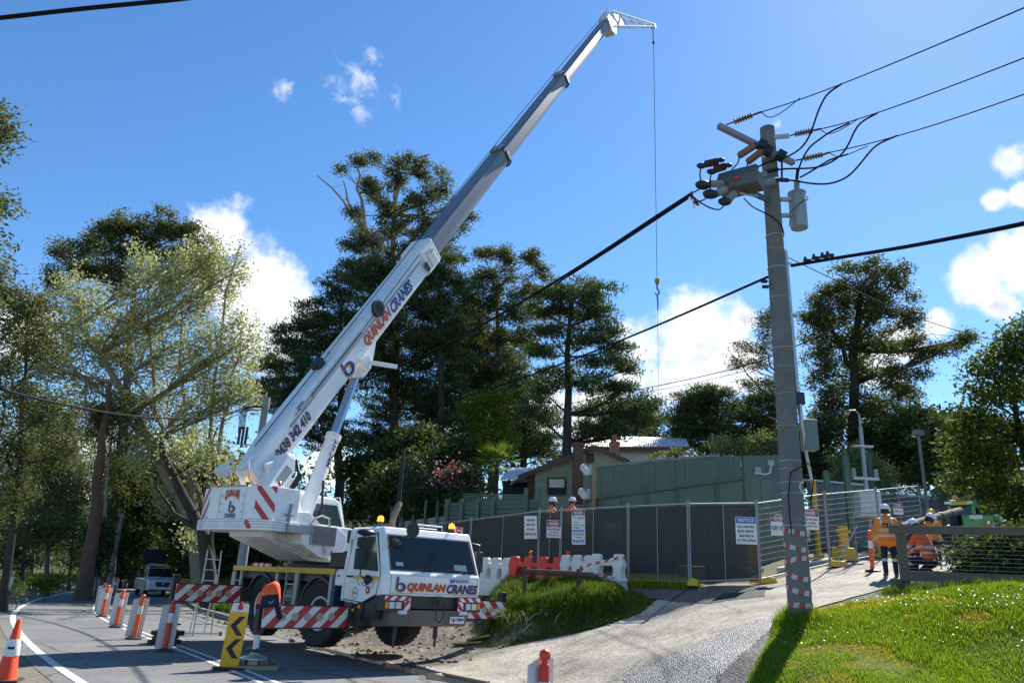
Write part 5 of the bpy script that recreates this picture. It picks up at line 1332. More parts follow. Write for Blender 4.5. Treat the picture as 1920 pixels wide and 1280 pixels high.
for i in range(10):
    a, b_ = FW[i], FW[i + 1]; ga, gb = float(Z(a[0], a[1])), float(Z(b_[0], b_[1]))
    ga = min(ga, a[2] - 2.0); gb = min(gb, b_[2] - 2.0) if i != 3 else min(gb, b_[2] - 2.0)
    ga, gb = max(ga, a[2] - 2.25), max(gb, b_[2] - 2.25)
    d = (b_ - a)[:2]; L_ = np.linalg.norm(d); rz = math.atan2(d[1], d[0])
    r = empty('temporary_fence', (a[0], a[1], ga), rz, names[i], 'fence panel', 'temporary site fence panels')
    ta, tb, gb_ = a[2] - ga, b_[2] - ga, gb - ga
    MB().tube([(.03, 0, .05), (.03, 0, ta + .10)], .021, 8).build('post', FGALV, r); MB().tube([(L_ - .03, 0, gb_ + .05), (L_ - .03, 0, tb + .10)], .021, 8).build('post', FGALV, r)
    MB().tube([(.03, 0, ta), (L_ - .03, 0, tb)], .019, 8).build('top_rail', FGALV, r); MB().tube([(.03, 0, .15), (L_ - .03, 0, gb_ + .15)], .019, 8).build('bottom_rail', FGALV, r)
    MB().tube([(L_ / 2, 0, gb_ / 2 + .15), (L_ / 2, 0, (ta + tb) / 2)], .014, 6).build('stay', FGALV, r)
    wm = MB()
    nh = 13 if i >= 5 else 10
    for k in range(1, nh):
        t = k / nh; wm.tube([(.04, 0, .15 + (ta - .15) * t), (L_ - .04, 0, gb_ + .15 + (tb - gb_ - .15) * t)], .0022 if i < 7 else .0030, 3)
    nv_ = int(L_ / .15)
    for k in range(1, nv_):
        x = L_ * k / nv_; t = k / nv_; wm.tube([(x, 0, .15 + gb_ * t), (x, 0, ta + (tb - ta) * t)], .0018 if i < 7 else .0024, 3)
    wm.build('wire_mesh', WIRED if i < 7 else WIREM, r, kind='stuff')
    if i < 7:
        n = 14; vs = []
        for k in range(n + 1):
            t = k / n
            for q in range(5):
                z0, z1 = .10 + gb_ * t, ta + (tb - ta) * t - .03 - .02 * abs(math.sin(k * 1.3))
                vs.append((L_ * t, .04 + .035 * math.sin(k * 1.7 + q * 1.3), z0 + (z1 - z0) * q / 4))
        MB().add(vs, [(k * 5 + q, (k + 1) * 5 + q, (k + 1) * 5 + q + 1, k * 5 + q + 1) for k in range(n) for q in range(4)]).build('shade_cloth', SHADE, r, smooth=True)
# yellow feet
def foot(P, rz, label, big=False):
    r = empty('ballast_block', P, rz, label, 'fence foot', 'yellow fence feet')
    if big: MB().bx(-.30, .30, -.22, .22, 0, .40).bx(-.34, .34, -.26, .26, 0, .08).build('block', YELLOW, r, bevel=.03)
    else:
        MB().loft([[(-.34, -.13, 0), (.34, -.13, 0), (.34, .13, 0), (-.34, .13, 0)], [(-.34, -.13, .09), (.34, -.13, .09), (.34, .13, .09), (-.34, .13, .09)], [(-.27, -.10, .17), (.27, -.10, .17), (.27, .10, .17), (-.27, .10, .17)]]).build('block', YELLOW, r, bevel=.015)
        for sx in (-.16, .16): MB().bx(sx - .05, sx + .05, -.02, .02, .17, .20).build('grip', YELLOW, r)
    return r


for px, py, D, rz, lab, big in ((1302, 1103, 19.2, 1.2, 'yellow plastic fence foot jutting onto the dark asphalt', 0), (1432, 1098, 19.9, .15, 'long yellow fence foot at the corner by the power pole', 0), (1570, 1070, 21.8, .5, 'yellow fence foot just right of the power pole', 0),
                                (1298, 1090, 20.2, .2, 'yellow ballast block behind the shade cloth', 1), (1700, 1048, 24.5, .6, 'yellow fence foot behind the standing worker', 0), (1585, 1055, 23.2, .3, 'yellow ballast block behind the bare wire panel', 1)):
    P = at(px, py, D); P[2] = Z(P[0], P[1]) + .005; foot(P, rz, lab, big)


# ---- signs
def sign(px0, py0, px1, py1, D, label, yaw=0.0, tilt=0.0, name='sign'):
    c = at((px0 + px1) / 2, (py0 + py1) / 2, D); w_ = (px1 - px0) * D / FPX; h_ = (py1 - py0) * D / FPX
    r = empty(name, c, face_cam(c) + yaw, label, 'sign', 'safety signs'); r.rotation_euler = (0, math.radians(tilt), face_cam(c) + yaw)
    MB().bx(-w_ / 2, w_ / 2, -.004, .004, -h_ / 2, h_ / 2).build('sign_plate', SIGNW, r)
    return r, w_, h_


def st(r, s, w_, h_, z, m=INK, x=0.0, bold=.02): return txt(s, w_, h_, (x, -.005, z), (1, 0, 0), (0, 0, 1), m, r, bold=bold, off=.003)


def panel(r, x0, x1, z0, z1, m, name='sign_field', off=-.007): return MB().quad((x0, off, z0), (x1, off, z0), (x1, off, z1), (x0, off, z1)).build(name, m, r)


def oval(r, cx, cz, a, b, m, off): return MB().add([(cx + a * math.cos(t), off, cz + b * math.sin(t)) for t in np.linspace(0, 2 * math.pi, 25)[:-1]], [tuple(range(24))]).build('sign_oval', m, r)


def danger_head(r, w_, h_, frac=.30):
    z1, z0 = h_ / 2 - .015, h_ / 2 - h_ * frac; zc = (z0 + z1) / 2
    panel(r, -w_ / 2 + .012, w_ / 2 - .012, z0, z1, INK); oval(r, 0, zc, w_ * .43, (z1 - z0) * .44, SIGNW, -.010); oval(r, 0, zc, w_ * .41, (z1 - z0) * .38, SIGNR, -.012)
    o = txt('DANGER', w_ * .62, (z1 - z0) * .42, (0, -.013, zc), (1, 0, 0), (0, 0, 1), SIGNW, r, bold=.03, off=.003)


r, w_, h_ = sign(1380, 969, 1418, 1019, 19.35, 'white notice sign with blue heading hung on the fence corner', .1)
panel(r, -w_ / 2 + .01, w_ / 2 - .01, h_ * .26, h_ / 2 - .01, SIGNB); txt('NOTICE', w_ * .76, h_ * .13, (0, -.010, h_ * .375), (1, 0, 0), (0, 0, 1), SIGNW, r, bold=.03, off=.003)
for k, s_ in enumerate(('ALL VISITORS', 'MUST REPORT', 'AND SIGN IN', 'AT SITE OFFICE')): st(r, s_, w_ * (.78, .78, .68, .86)[k], h_ * .095, h_ * (.135 - .165 * k), INK, bold=.03)
r, w_, h_ = sign(1446, 963, 1474, 1003, 20.2, 'danger keep out sign on the bare wire just left of the pole', -.1, 2)
danger_head(r, w_, h_, .36); st(r, 'KEEP OUT', w_ * .90, h_ * .20, -h_ * .16, bold=.02)
r, w_, h_ = sign(1505, 954, 1534, 992, 21.0, 'danger sign partly hidden behind the right side of the power pole', -.1, 2)
danger_head(r, w_, h_, .36); st(r, 'HIGH VOLTAGE', w_ * .84, h_ * .13, 0, INK); st(r, 'AUTHORISED', w_ * .7, h_ * .09, -h_ * .18); st(r, 'PERSONNEL ONLY', w_ * .86, h_ * .09, -h_ * .33)
r, w_, h_ = sign(983, 967, 1007, 1009, 23.4, 'white designated entry point sign left of the gate', .0, -3)
for k, s_ in enumerate(('DESIGNATED', 'ENTRY POINT', 'AUTHORISED', 'PERSONNEL ONLY')): st(r, s_, w_ * (.66, .70, .66, .88)[k], h_ * .10, h_ * (.31 - .20 * k), SIGNR if k == 2 else INK, bold=.03)
r, w_, h_ = sign(1025, 975, 1052, 1007, 22.7, 'danger high voltage sign on the gate panel', .0, 0)
danger_head(r, w_, h_, .38); st(r, 'HIGH VOLTAGE', w_ * .86, h_ * .14, -h_ * .02, INK, bold=.03); st(r, 'AUTHORISED', w_ * .62, h_ * .09, -h_ * .20); st(r, 'PERSONNEL ONLY', w_ * .80, h_ * .09, -h_ * .36)
r, w_, h_ = sign(1072, 955, 1097, 1019, 22.0, 'tall narrow danger sign with blue protective gear symbols', .0, -2)
danger_head(r, w_, h_, .17)
for z, x, ww in ((.26, -.28, .25), (.27, .18, .5), (.23, .18, .5), (.13, -.2, .3), (.05, -.14, .45), (.05, .3, .2), (-.02, -.16, .5), (-.05, -.1, .2)): panel(r, w_ * (x - ww / 2), w_ * (x + ww / 2), h_ * (z - .008), h_ * (z + .008), INK, 'sign_line')
panel(r, -w_ * .44, w_ * .44, -h_ * .13, -h_ * .09, SIGNB)
for z in (-.17, -.20, -.23): panel(r, -w_ * .4, w_ * .4, h_ * (z - .007), h_ * (z + .007), SIGNR, 'sign_line')
panel(r, -w_ * .25, w_ * .25, -h_ * .30, -h_ * .285, INK, 'sign_line')
for k in range(4):
    cx = w_ * (-.33 + .22 * k); oval(r, cx, -h_ * .41, w_ * .095, w_ * .12, SIGNB, -.008); oval(r, cx, -h_ * .42, w_ * .04, w_ * .06, SIGNW, -.010)
r, w_, h_ = sign(1676, 944, 1692, 964, 24.3, 'small danger sign on the far bare wire panel', 0, 0)
danger_head(r, w_, h_, .4); st(r, 'KEEP OUT', w_ * .8, h_ * .16, -h_ * .2)
r, w_, h_ = sign(1134, 979, 1164, 1012, 22.4, 'pale board seen dimly through the shade cloth', 0, -3, 'notice_board')
for k in range(7): panel(r, -w_ / 2 + w_ * (k + .2) / 7, -w_ / 2 + w_ * (k + .7) / 7, -h_ * .45, h_ * .1, GREYM, 'board_line')

# ---- timber post and rail fence with wires
A = at(1668, 990, 15.2); B_ = at(1990, 995, 15.0); gA = float(Z(A[0], A[1])); d = (B_ - A)[:2]; L_ = np.linalg.norm(d)
tf = empty('timber_fence', (A[0], A[1], gA), math.atan2(d[1], d[0]), 'weathered post and rail fence with horizontal wires beside the lawn', 'fence')
zt = A[2] - gA; zt2 = B_[2] - gA
for x in (.25, 3.1): MB().bx(x - .075, x + .075, .05, .19, -.3, zt + .02).build('post', WOOD, tf, bevel=.008)
MB().bar((-.02, 0, zt - .02), (L_, 0, zt2 - .02), .05, .16).build('rail', WOOD, tf, bevel=.006)
zb = at(1680, 1079, 15.2)[2] - gA; zb2 = at(1990, 1091, 15.0)[2] - gA
MB().bar((.12, 0, zb), (L_, 0, zb2), .05, .20).build('rail', WOOD, tf, bevel=.006)
for k in range(11):
    t = (k + 1) / 12; MB().tube([(.2, .03, zb + (zt - zb) * t), (L_, .03, zb2 + (zt2 - zb2) * t)], .0028, 4).build('fence_wire', WIREM, tf)
MB().bx(-.02, .16, .02, .2, -.12, zb - .06).build('sleeper_end', WOOD, tf, bevel=.01)
o = MB().bx(-.5, .5, -.09, .09, 0, .05).build('plank', TIMBERL, bevel=.005); tag(o, 'pale sawn plank lying on the ground behind the lawn', 'plank', 'loose planks')
a = at(1765, 1101, 14.8); o.location = (a[0], a[1], float(Z(a[0], a[1])) + .06); o.rotation_euler = (.15, 0, .05)

# ================================================================== BUILDINGS
def wall_between(mb, a, b_, z0, za, zb_, th=.2, mi=0):
    d = np.array([b_[0] - a[0], b_[1] - a[1]]); n = np.array([-d[1], d[0]]) / np.linalg.norm(d) * th
    vs = [(a[0], a[1], z0), (b_[0], b_[1], z0), (b_[0], b_[1], zb_), (a[0], a[1], za)]
    return mb.add(vs + [(x + n[0], y + n[1], z) for x, y, z in vs], [(0, 1, 2, 3), (7, 6, 5, 4), (0, 4, 5, 1), (1, 5, 6, 2), (2, 6, 7, 3), (3, 7, 4, 0)], mi)


def lerp(a, b_, t): return a + (b_ - a) * t


# green clad substation building
g1, g2, g3 = at(1103, 876, 33.4), at(1344, 855, 29.2), at(1462, 853, 31.5)
gb = empty('substation_building', (g2[0], g2[1], float(Z(g2[0], g2[1]))), 0, 'large windowless building clad in flat green sheets behind the site fence', 'building')
o_ = np.array(gb.location)
nP = 9
for i in range(nP):
    a, b_ = lerp(g1, g2, i / nP), lerp(g1, g2, (i + 1) / nP); m_ = MB(); wall_between(m_, a - o_, lerp(a, b_, .985) - o_, -1.5, a[2] - o_[2], b_[2] - o_[2], .15); m_.build('cladding_panel', GREENW, gb)
for i in range(4):
    a, b_ = lerp(g2, g3, i / 4), lerp(g2, g3, (i + 1) / 4); m_ = MB(); wall_between(m_, a - o_, lerp(a, b_, .98) - o_, -1.5, a[2] - o_[2], b_[2] - o_[2], .15); m_.build('cladding_panel', GREENW, gb)
back = np.array([2.0, 7.5, .35])
MB().add([tuple(p - o_) for p in (g1, g2, g3, g3 + back, g1 + back)], [(0, 1, 2, 3, 4)]).build('roof', GREENF, gb)
m_ = MB(); wall_between(m_, g1 - o_ + [0, 0, .02], g2 - o_ + [0, 0, .02], g1[2] - o_[2] - .05, g1[2] - o_[2] + .08, g2[2] - o_[2] + .08, .2); m_.build('parapet_cap', mat('cap_light', (.22, .25, .21), .5), gb)
for px, py in ((1392, 872), (1444, 868), (1420, 882)): MB().bx(-.12, .12, -.1, .1, -.1, .12).build('wall_fitting', GREYM, gb, M=Matrix.Translation(V3(at(px, py, 29.3) - o_)))
MB().tube([at(1415, 886, 29.2) - o_, at(1435, 889, 29.2) - o_, at(1444, 886, 29.2) - o_, at(1446, 868, 29.2) - o_], .03, 6).build('conduit', SIGNW, gb)

# lighter green panel fence in front of it
p1_, p2_ = at(1100, 935, 31.0), at(1400, 893, 24.0)
pf = empty('panel_fence', (p2_[0], p2_[1], float(Z(p2_[0], p2_[1]))), 0, 'pale green solid panel fence with square posts before the large green building', 'fence'); o_ = np.array(pf.location)
ks = [0, .13, .27, .44, .63, .85, 1.0]
for i in range(6):
    a, b_ = lerp(p1_, p2_, ks[i]), lerp(p1_, p2_, ks[i + 1]); m_ = MB(); wall_between(m_, lerp(a, b_, .02) - o_, lerp(a, b_, .98) - o_, -1.0, a[2] - o_[2], b_[2] - o_[2], .05); m_.build('fence_sheet', GREENF, pf)
    MB().bar((*(a[:2] - o_[:2]), -1), (*(a[:2] - o_[:2]), a[2] - o_[2] + (.9 if i in (2, 4) else .1)), .16, .16).build('post', GREENP, pf)
    MB().bar(a - o_ + [0, -.08, -.04], b_ - o_ + [0, -.08, -.04], .08, .10).build('top_rail', GREENP, pf)
MB().bar((*(p2_[:2] - o_[:2]), -1), (*(p2_[:2] - o_[:2]), p2_[2] - o_[2] + .66), .22, .22).build('post', GREENP, pf)
# more panels right of the corner, behind the bare wire
p3_ = at(1470, 905, 27)
for i in range(3):
    a, b_ = lerp(p2_, p3_, i / 3), lerp(p2_, p3_, (i + 1) / 3); m_ = MB(); wall_between(m_, lerp(a, b_, .03) - o_, lerp(a, b_, .97) - o_, -1.0, a[2] - o_[2], b_[2] - o_[2], .05); m_.build('fence_sheet', GREENF, pf)

# louvred green fence to the left
l1, l2 = at(838, 941, 34), at(1012, 934, 31)
lf_ = empty('louvre_fence', (l1[0], l1[1], float(Z(l1[0], l1[1]))), 0, 'dark green louvred fence between the bushes and the weatherboard house', 'fence'); o_ = np.array(lf_.location)
for i, t in enumerate((0, .17, .35, .52, .86, 1.0)):
    q = lerp(l1, l2, t); MB().bar((*(q[:2] - o_[:2]), -.5), (*(q[:2] - o_[:2]), q[2] - o_[2] + (.45 if i > 3 else .12)), .18, .18).build('post', GREENP, lf_)
for k in range(9):
    dz = -.10 - .19 * k; MB().bar(lerp(l1, l2, .0) - o_ + [0, .1, dz], lerp(l1, l2, 1.0) - o_ + [0, .1, dz], .03, .165).build('slat', GREENP, lf_)
for k in range(4): MB().bar(at(868, 926 + 4 * k, 34.5) - o_, at(988, 928 + 3.4 * k, 33) - o_, .05, .06).build('upper_slat', GREENP, lf_)
m_ = MB(); wall_between(m_, l1 - o_ + [0, .25, 0], l2 - o_ + [0, .25, 0], -3.5, l1[2] - o_[2] - .15, l2[2] - o_[2] - .15, .05); m_.build('backing_sheet', GREENP, lf_)
# low pale wall with green pales further left
w1, w2 = at(690, 985, 38), at(842, 966, 35)
lw = empty('garden_wall', (w1[0], w1[1], float(Z(w1[0], w1[1]))), 0, 'low pale wall topped with tall green pales left of the louvred fence', 'wall'); o_ = np.array(lw.location)
m_ = MB(); wall_between(m_, w1 - o_, w2 - o_, -3, w1[2] - o_[2], w2[2] - o_[2], .15); m_.build('wall_face', mat('pale_render', (.30, .33, .30), .8, var=.15), lw)
for i in range(6):
    q = lerp(w1, w2, .30 + .14 * i); MB().bar(q - o_ + [0, -.15, -1.5], q - o_ + [0, -.15, .75 + .1 * (i % 2)], .16, .10).build('pale', GREENP, lw)

# gabled weatherboard house
HD = 42.0
hs0 = at(1003, 960, HD); ho = empty('gabled_house', (hs0[0], hs0[1], float(Z(hs0[0], hs0[1]))), 0, 'pale green weatherboard house with a maroon edged gable and brick chimney', 'house'); o_ = np.array(ho.location)
hp = lambda x, y, D=HD: at(x, y, D) - o_
pts = [hp(1003, 1085), hp(1003, 882), hp(1113, 845), hp(1172, 868), hp(1172, 1085)]
bk = np.array([-1.0, 8.0, 0])
MB().add([tuple(p) for p in pts] + [tuple(p + bk) for p in pts], [(4, 3, 2, 1, 0), (5, 6, 7, 8, 9), (0, 1, 6, 5), (3, 4, 9, 8)]).build('wall', HOUSEG, ho)
for k in range(15):
    y = 962 - k * 6.6
    xl, xr = 1003, 1172
    if y < 882: xl = 1003 + (882 - y) / 37 * 110
    if y < 868: xr = 1172 - (868 - y) / 23 * 59
    if xr - xl < 6: continue
    MB().bar(hp(xl, y, HD - .03), hp(xr, y, HD - .03), .05, .03).build('weatherboard', HOUSEG, ho)
for a, b_ in (((972, 896), (1114, 839)), ((1114, 839), (1180, 868))):
    A_, B2 = hp(*a, HD - .6), hp(*b_, HD - .6)
    MB().add([tuple(A_), tuple(B2), tuple(B2 + bk * 1.1), tuple(A_ + bk * 1.1), *[tuple(p + np.array([0, 0, .12])) for p in (A_, B2, B2 + bk * 1.1, A_ + bk * 1.1)]], [(0, 1, 2, 3), (7, 6, 5, 4), (0, 4, 5, 1), (1, 5, 6, 2), (2, 6, 7, 3), (3, 7, 4, 0)]).build('roof', ROOFW, ho)
    MB().bar(A_ + [0, -.04, .03], B2 + [0, -.04, .03], .06, .26).build('barge_board', MAROON, ho)
wf = MB().bar(hp(1027, 926, HD - .1), hp(1061, 926, HD - .1), .1, .08).bar(hp(1027, 896, HD - .1), hp(1061, 896, HD - .1), .1, .08).bar(hp(1028, 926, HD - .1), hp(1028, 896, HD - .1), .1, .08).bar(hp(1060, 926, HD - .1), hp(1060, 896, HD - .1), .1, .08).build('window', MAROON, ho)
MB().add([tuple(hp(x, y, HD - .08)) for x, y in ((1029, 925), (1059, 925), (1059, 914), (1029, 914))], [(0, 1, 2, 3)]).build('pane', GLASS2, wf)
MB().add([tuple(hp(x, y, HD - .09)) for x, y in ((1029, 913.4), (1059, 913.4), (1059, 897), (1029, 897))], [(0, 1, 2, 3)]).build('blind', SIGNW, wf)
MB().bar(hp(1100, 858, HD - .06), hp(1114, 858, HD - .06), .06, .5).build('gable_vent', MAROON, ho)
MB().bar(hp(995, 948, HD - .05), hp(995, 888, HD - .05), .35, .1).build('porch_post', MAROON, ho)
MB().bar(hp(970, 903, HD + 1.5), hp(1003, 900, HD + 1.5), .1, .12).build('porch_beam', HOUSEG, ho)
for x0, x1, yt, yb, D, pot in ((1075, 1088, 830, 948, HD - .7, 0), (1144, 1158, 828, 870, HD + 1.5, 1)):
    a, b_ = hp(x0, yt, D), hp(x1, yb, D); w_ = abs(b_[0] - a[0])
    chm = MB().bx(a[0], b_[0], a[1] - .25, a[1] + .25, b_[2], a[2]).build('chimney', BRICK, ho)
    MB().bx(a[0] - .06, b_[0] + .06, a[1] - .31, a[1] + .31, a[2] - .2, a[2] - .08).build('chimney_band', BRICK, chm)
    if pot: MB().lathe([(.14, 0), (.12, .25), (.16, .3), (.13, .42)], 12, c=((a[0] + b_[0]) / 2, a[1], a[2])).build('chimney_pot', BRICK, chm)
# white roof of a lean-to at the left
A_, B2, C_, D_ = hp(938, 896, HD + .5), hp(985, 896, HD + .5), hp(1004, 876, HD + 4), hp(958, 876, HD + 4)
MB().add([tuple(p) for p in (A_, B2, C_, D_)] + [tuple(p - np.array([0, 0, .1])) for p in (A_, B2, C_, D_)], [(0, 1, 2, 3), (7, 6, 5, 4), (0, 4, 5, 1), (1, 5, 6, 2), (2, 6, 7, 3), (3, 7, 4, 0)]).build('verandah_roof', ROOFW, ho)
m_ = MB(); wall_between(m_, hp(940, 960, HD + 2), hp(1003, 960, HD + 2), -2, hp(940, 898, HD + 2)[2], hp(1003, 898, HD + 2)[2], .1); m_.build('verandah_wall', mat('verandah_wall_dark', (.03, .035, .03), .8), ho)  # whole wall in one even near-black colour


def corrugated(a, b_, c, d, n, amp):                 # ridged sheet a-b (eave), d-c (ridge)
    vs = []; a, b_, c, d = [np.asarray(p, float) for p in (a, b_, c, d)]; nn = np.cross(b_ - a, d - a); nn /= np.linalg.norm(nn)
    if nn[2] < 0: nn = -nn
    for k in range(2 * n + 1):
        t = k / (2 * n); o2 = nn * (amp if k % 2 else 0); vs += [tuple(lerp(a, b_, t) + o2), tuple(lerp(d, c, t) + o2)]
    return MB().add(vs, [(2 * k, 2 * k + 2, 2 * k + 3, 2 * k + 1) for k in range(2 * n)])


# second house behind with a long corrugated roof
H2 = 56.0
q0 = at(1200, 960, H2); h2 = empty('long_house', (q0[0], q0[1], float(Z(q0[0], q0[1]))), 0, 'house behind with a long white corrugated roof and maroon fascia', 'house'); o_ = np.array(h2.location)
e0, e1, r1_, r0_ = at(1102, 838, H2) - o_, at(1293, 838, H2 - 2) - o_, at(1287, 822, H2 + 2.0) - o_, at(1101, 815, H2 + 4.0) - o_
corrugated(e0, e1, r1_, r0_, 56, .05).build('roof', ROOFW, h2)
MB().bar(e0 + [0, -.05, -.12], e1 + [0, -.05, -.12], .1, .3).build('fascia', MAROON, h2)
m_ = MB(); wall_between(m_, e0 + [.3, .8, 0], e1 + [-.3, .8, 0], -2, e0[2] - .1, e1[2] - .1, .2); m_.build('wall', mat('house_two_wall', (.45, .50, .45), .7, var=.06), h2)
m_ = MB(); wall_between(m_, at(1218, 880, H2 - .4) - o_, at(1262, 880, H2 - .6) - o_, 0, at(1218, 848, H2 - .4)[2] - o_[2], at(1262, 848, H2 - .6)[2] - o_[2], .06); m_.build('window', GLASS2, h2)

# substation sheds beyond the bare wire
def shed(x0, y0, x1, y1, D0, D1, label, roofc):
    a, b_ = at(x0, y0, D0), at(x1, y1, D1); r = empty('shed', (a[0], a[1], float(Z(a[0], a[1]))), 0, label, 'shed', 'sheds inside the substation'); o_ = np.array(r.location)
    n = max(4, int(np.linalg.norm(b_ - a) / .55))
    for i in range(min(n, 26)):
        p, q = lerp(a, b_, i / min(n, 26)), lerp(a, b_, (i + .97) / min(n, 26)); m_ = MB(); wall_between(m_, p - o_, q - o_, -1.5, p[2] - o_[2], q[2] - o_[2], .08); m_.build('wall_sheet', GREYGR, r)
    bk = np.array([.8, 3.5, .5]); MB().add([tuple(p) for p in (a - o_ + [0, -.2, 0], b_ - o_ + [0, -.2, 0], b_ - o_ + bk, a - o_ + bk)] + [tuple(p + np.array([0, 0, .1])) for p in (a - o_ + [0, -.2, 0], b_ - o_ + [0, -.2, 0], b_ - o_ + bk, a - o_ + bk)], [(3, 2, 1, 0), (4, 5, 6, 7), (0, 1, 5, 4), (1, 2, 6, 5), (2, 3, 7, 6), (3, 0, 4, 7)]).build('roof', roofc, r)
    return r


shed(1512, 902, 1622, 912, 36, 34, 'grey shed with a pale roof just right of the power pole', ROOFW)
shed(1620, 926, 1900, 945, 40, 33, 'long grey sheeted shed behind the standing worker', ROOFW)
# mesh screen above it
SCR = SHADE.copy(); SCR.name = 'screen_mesh'; SCR.node_tree.nodes['Map Range'].inputs[3].default_value = .45; SCR.node_tree.nodes['Map Range'].inputs[4].default_value = .6; SCR.node_tree.nodes['Principled BSDF'].inputs['Base Color'].default_value = (.06, .09, .08, 1)
a, b_ = at(1622, 903, 33), at(1905, 935, 28); sc_ = empty('mesh_screen', (a[0], a[1], float(Z(a[0], a[1]))), 0, 'dark see-through mesh screen on tall green posts before the long grey shed', 'fence'); o_ = np.array(sc_.location)
MB().quad(a - o_ - [0, 0, .8], b_ - o_ - [0, 0, .8], b_ - o_, a - o_).build('mesh', SCR, sc_)
for px, yt in ((1627, 850), (1671, 905), (1757, 884), (1772, 889), (1858, 904), (1895, 915)):
    t = (px - 1622) / (1905 - 1622); D = 33 - 5 * t; q = at(px, yt, D) - o_; MB().bar((q[0], q[1] - .08, -1), (q[0], q[1] - .08, q[2]), .14, .14).build('post', GREENP, sc_)


def upright(name, px, yt, D, w_, m, label, cat, group=None):
    q = at(px, yt, D); g = float(Z(q[0], q[1])); r = empty(name, (q[0], q[1], g), 0, label, cat, group); MB().bar((0, 0, -.1), (0, 0, q[2] - g), w_, w_).build('shaft', m, r); return r, q[2] - g


upright('steel_column', 1548, 882, 26, .16, GREENP, 'green steel column just right of the power pole', 'column', 'green steel columns of the substation')
upright('steel_column', 1521, 905, 27, .16, GREENP, 'green steel column touching the power pole outline', 'column', 'green steel columns of the substation')
upright('steel_column', 1584, 853, 26, .18, GREENP, 'tall green steel column left of the grey switch pole', 'column', 'green steel columns of the substation')
r, h_ = upright('switch_pole', 1613, 800, 27, .11, GREYM, 'tall galvanised pole carrying switch gear and a curved bracket', 'switch pole')
MB().tube([(0, 0, h_ - .2), (0, 0, h_ + .45), (-.12, 0, h_ + .6), (-.32, 0, h_ + .58), (-.42, 0, h_ + .4)], .035, 8).build('bracket', GREYM, r)
MB().bx(-.35, .35, -.12, .12, h_ - .75, h_ - .68).bx(-.45, .45, -.1, .1, h_ - 1.9, h_ - 1.82).build('cross_arm', GALV, r)
for sx in (-.4, 0, .4): MB().lathe([(.05, 0), (.08, .05), (.05, .1), (.08, .15), (.05, .2), (.08, .25), (.04, .32)], 10, c=(sx, 0, h_ - 1.82)).build('insulator', INSULG, r)
MB().bx(-.4, .35, -.3, .2, h_ - 3.1, h_ - 2.3).bx(-.5, .6, -.35, .25, h_ - 3.2, h_ - 3.1).build('switch_gear', mat('gear_white', (.55, .57, .58), .4), r, bevel=.03)
MB().bx(-.06, .06, -.1, -.08, h_ - 4.6, h_ - 3.7).build('danger_strip', SIGNR, r)
txt('DANGER', .7, .08, (0, -.102, h_ - 4.15), (0, 0, 1), (-1, 0, 0), SIGNW, r, off=.004)
MB().tube([(.5, -.1, h_ - 3.1), (.45, -.1, h_ - 4.2), (.4, 0, h_ - 6)], .03, 6).build('cable', CABLE, r)
r, h_ = upright('light_pole', 1722, 815, 30, .085, GREYM, 'slim grey light pole with a box on top right of the switch pole', 'light pole')
MB().bx(-.17, .17, -.15, .15, h_ - .02, h_ + .18).build('lamp_box', GREYM, r)
# yellow frames, pallets and rails inside the bare wire fence
for px, yt, yb, D, w_, lab in ((1580, 985, 1050, 23.6, .30, 'yellow upright frame behind the bare wire panel'), (1650, 985, 1048, 24.2, .34, 'yellow upright frame behind the standing worker'), (1525, 900, 975, 26, .12, 'thin yellow stand with a cross bar beside the pole'), (1408, 1000, 1078, 22.5, .3, 'yellow frame glimpsed through the shade cloth')):
    q = at(px, yt, D); g = float(Z(q[0], q[1])); r = empty('yellow_stand', (q[0], q[1], g), .3, lab, 'frame', 'yellow frames inside the site')
    MB().bx(-w_ / 2, w_ / 2, -.06, .06, 0, q[2] - g).build('upright', YELLOW, r, bevel=.01); MB().bx(-w_, w_, -.12, .12, 0, .12).build('base', YELLOW, r); MB().bx(-w_ * .9, w_ * .9, -.04, .04, (q[2] - g) * .8, (q[2] - g) * .8 + .1).build('cross_bar', YELLOW, r)
for k, (x0, y0, x1, y1, D) in enumerate(((1460, 1085, 1560, 1062, 21.9), (1500, 1078, 1640, 1050, 22.6))):
    a, b_ = at(x0, y0, D), at(x1, y1, D + 1.5); a[2] = Z(a[0], a[1]) + .06; b_[2] = Z(b_[0], b_[1]) + .06
    o = MB().bar(a, b_, .12, .10).build('pale_pipe', GALV); tag(o, ('nearer' if k == 0 else 'further') + ' pale pipe lying along the foot of the bare wire fence', 'pipe', 'pale pipes at the fence foot')
a, b_ = at(1566, 1062, 22.5), at(1607, 985, 23.5); r = empty('fence_brace', a, 0, 'diagonal galvanised brace propping the bare wire panel', 'brace'); MB().tube([(0, 0, 0), tuple(b_ - a)], .025, 6).build('brace_tube', GALV, r)
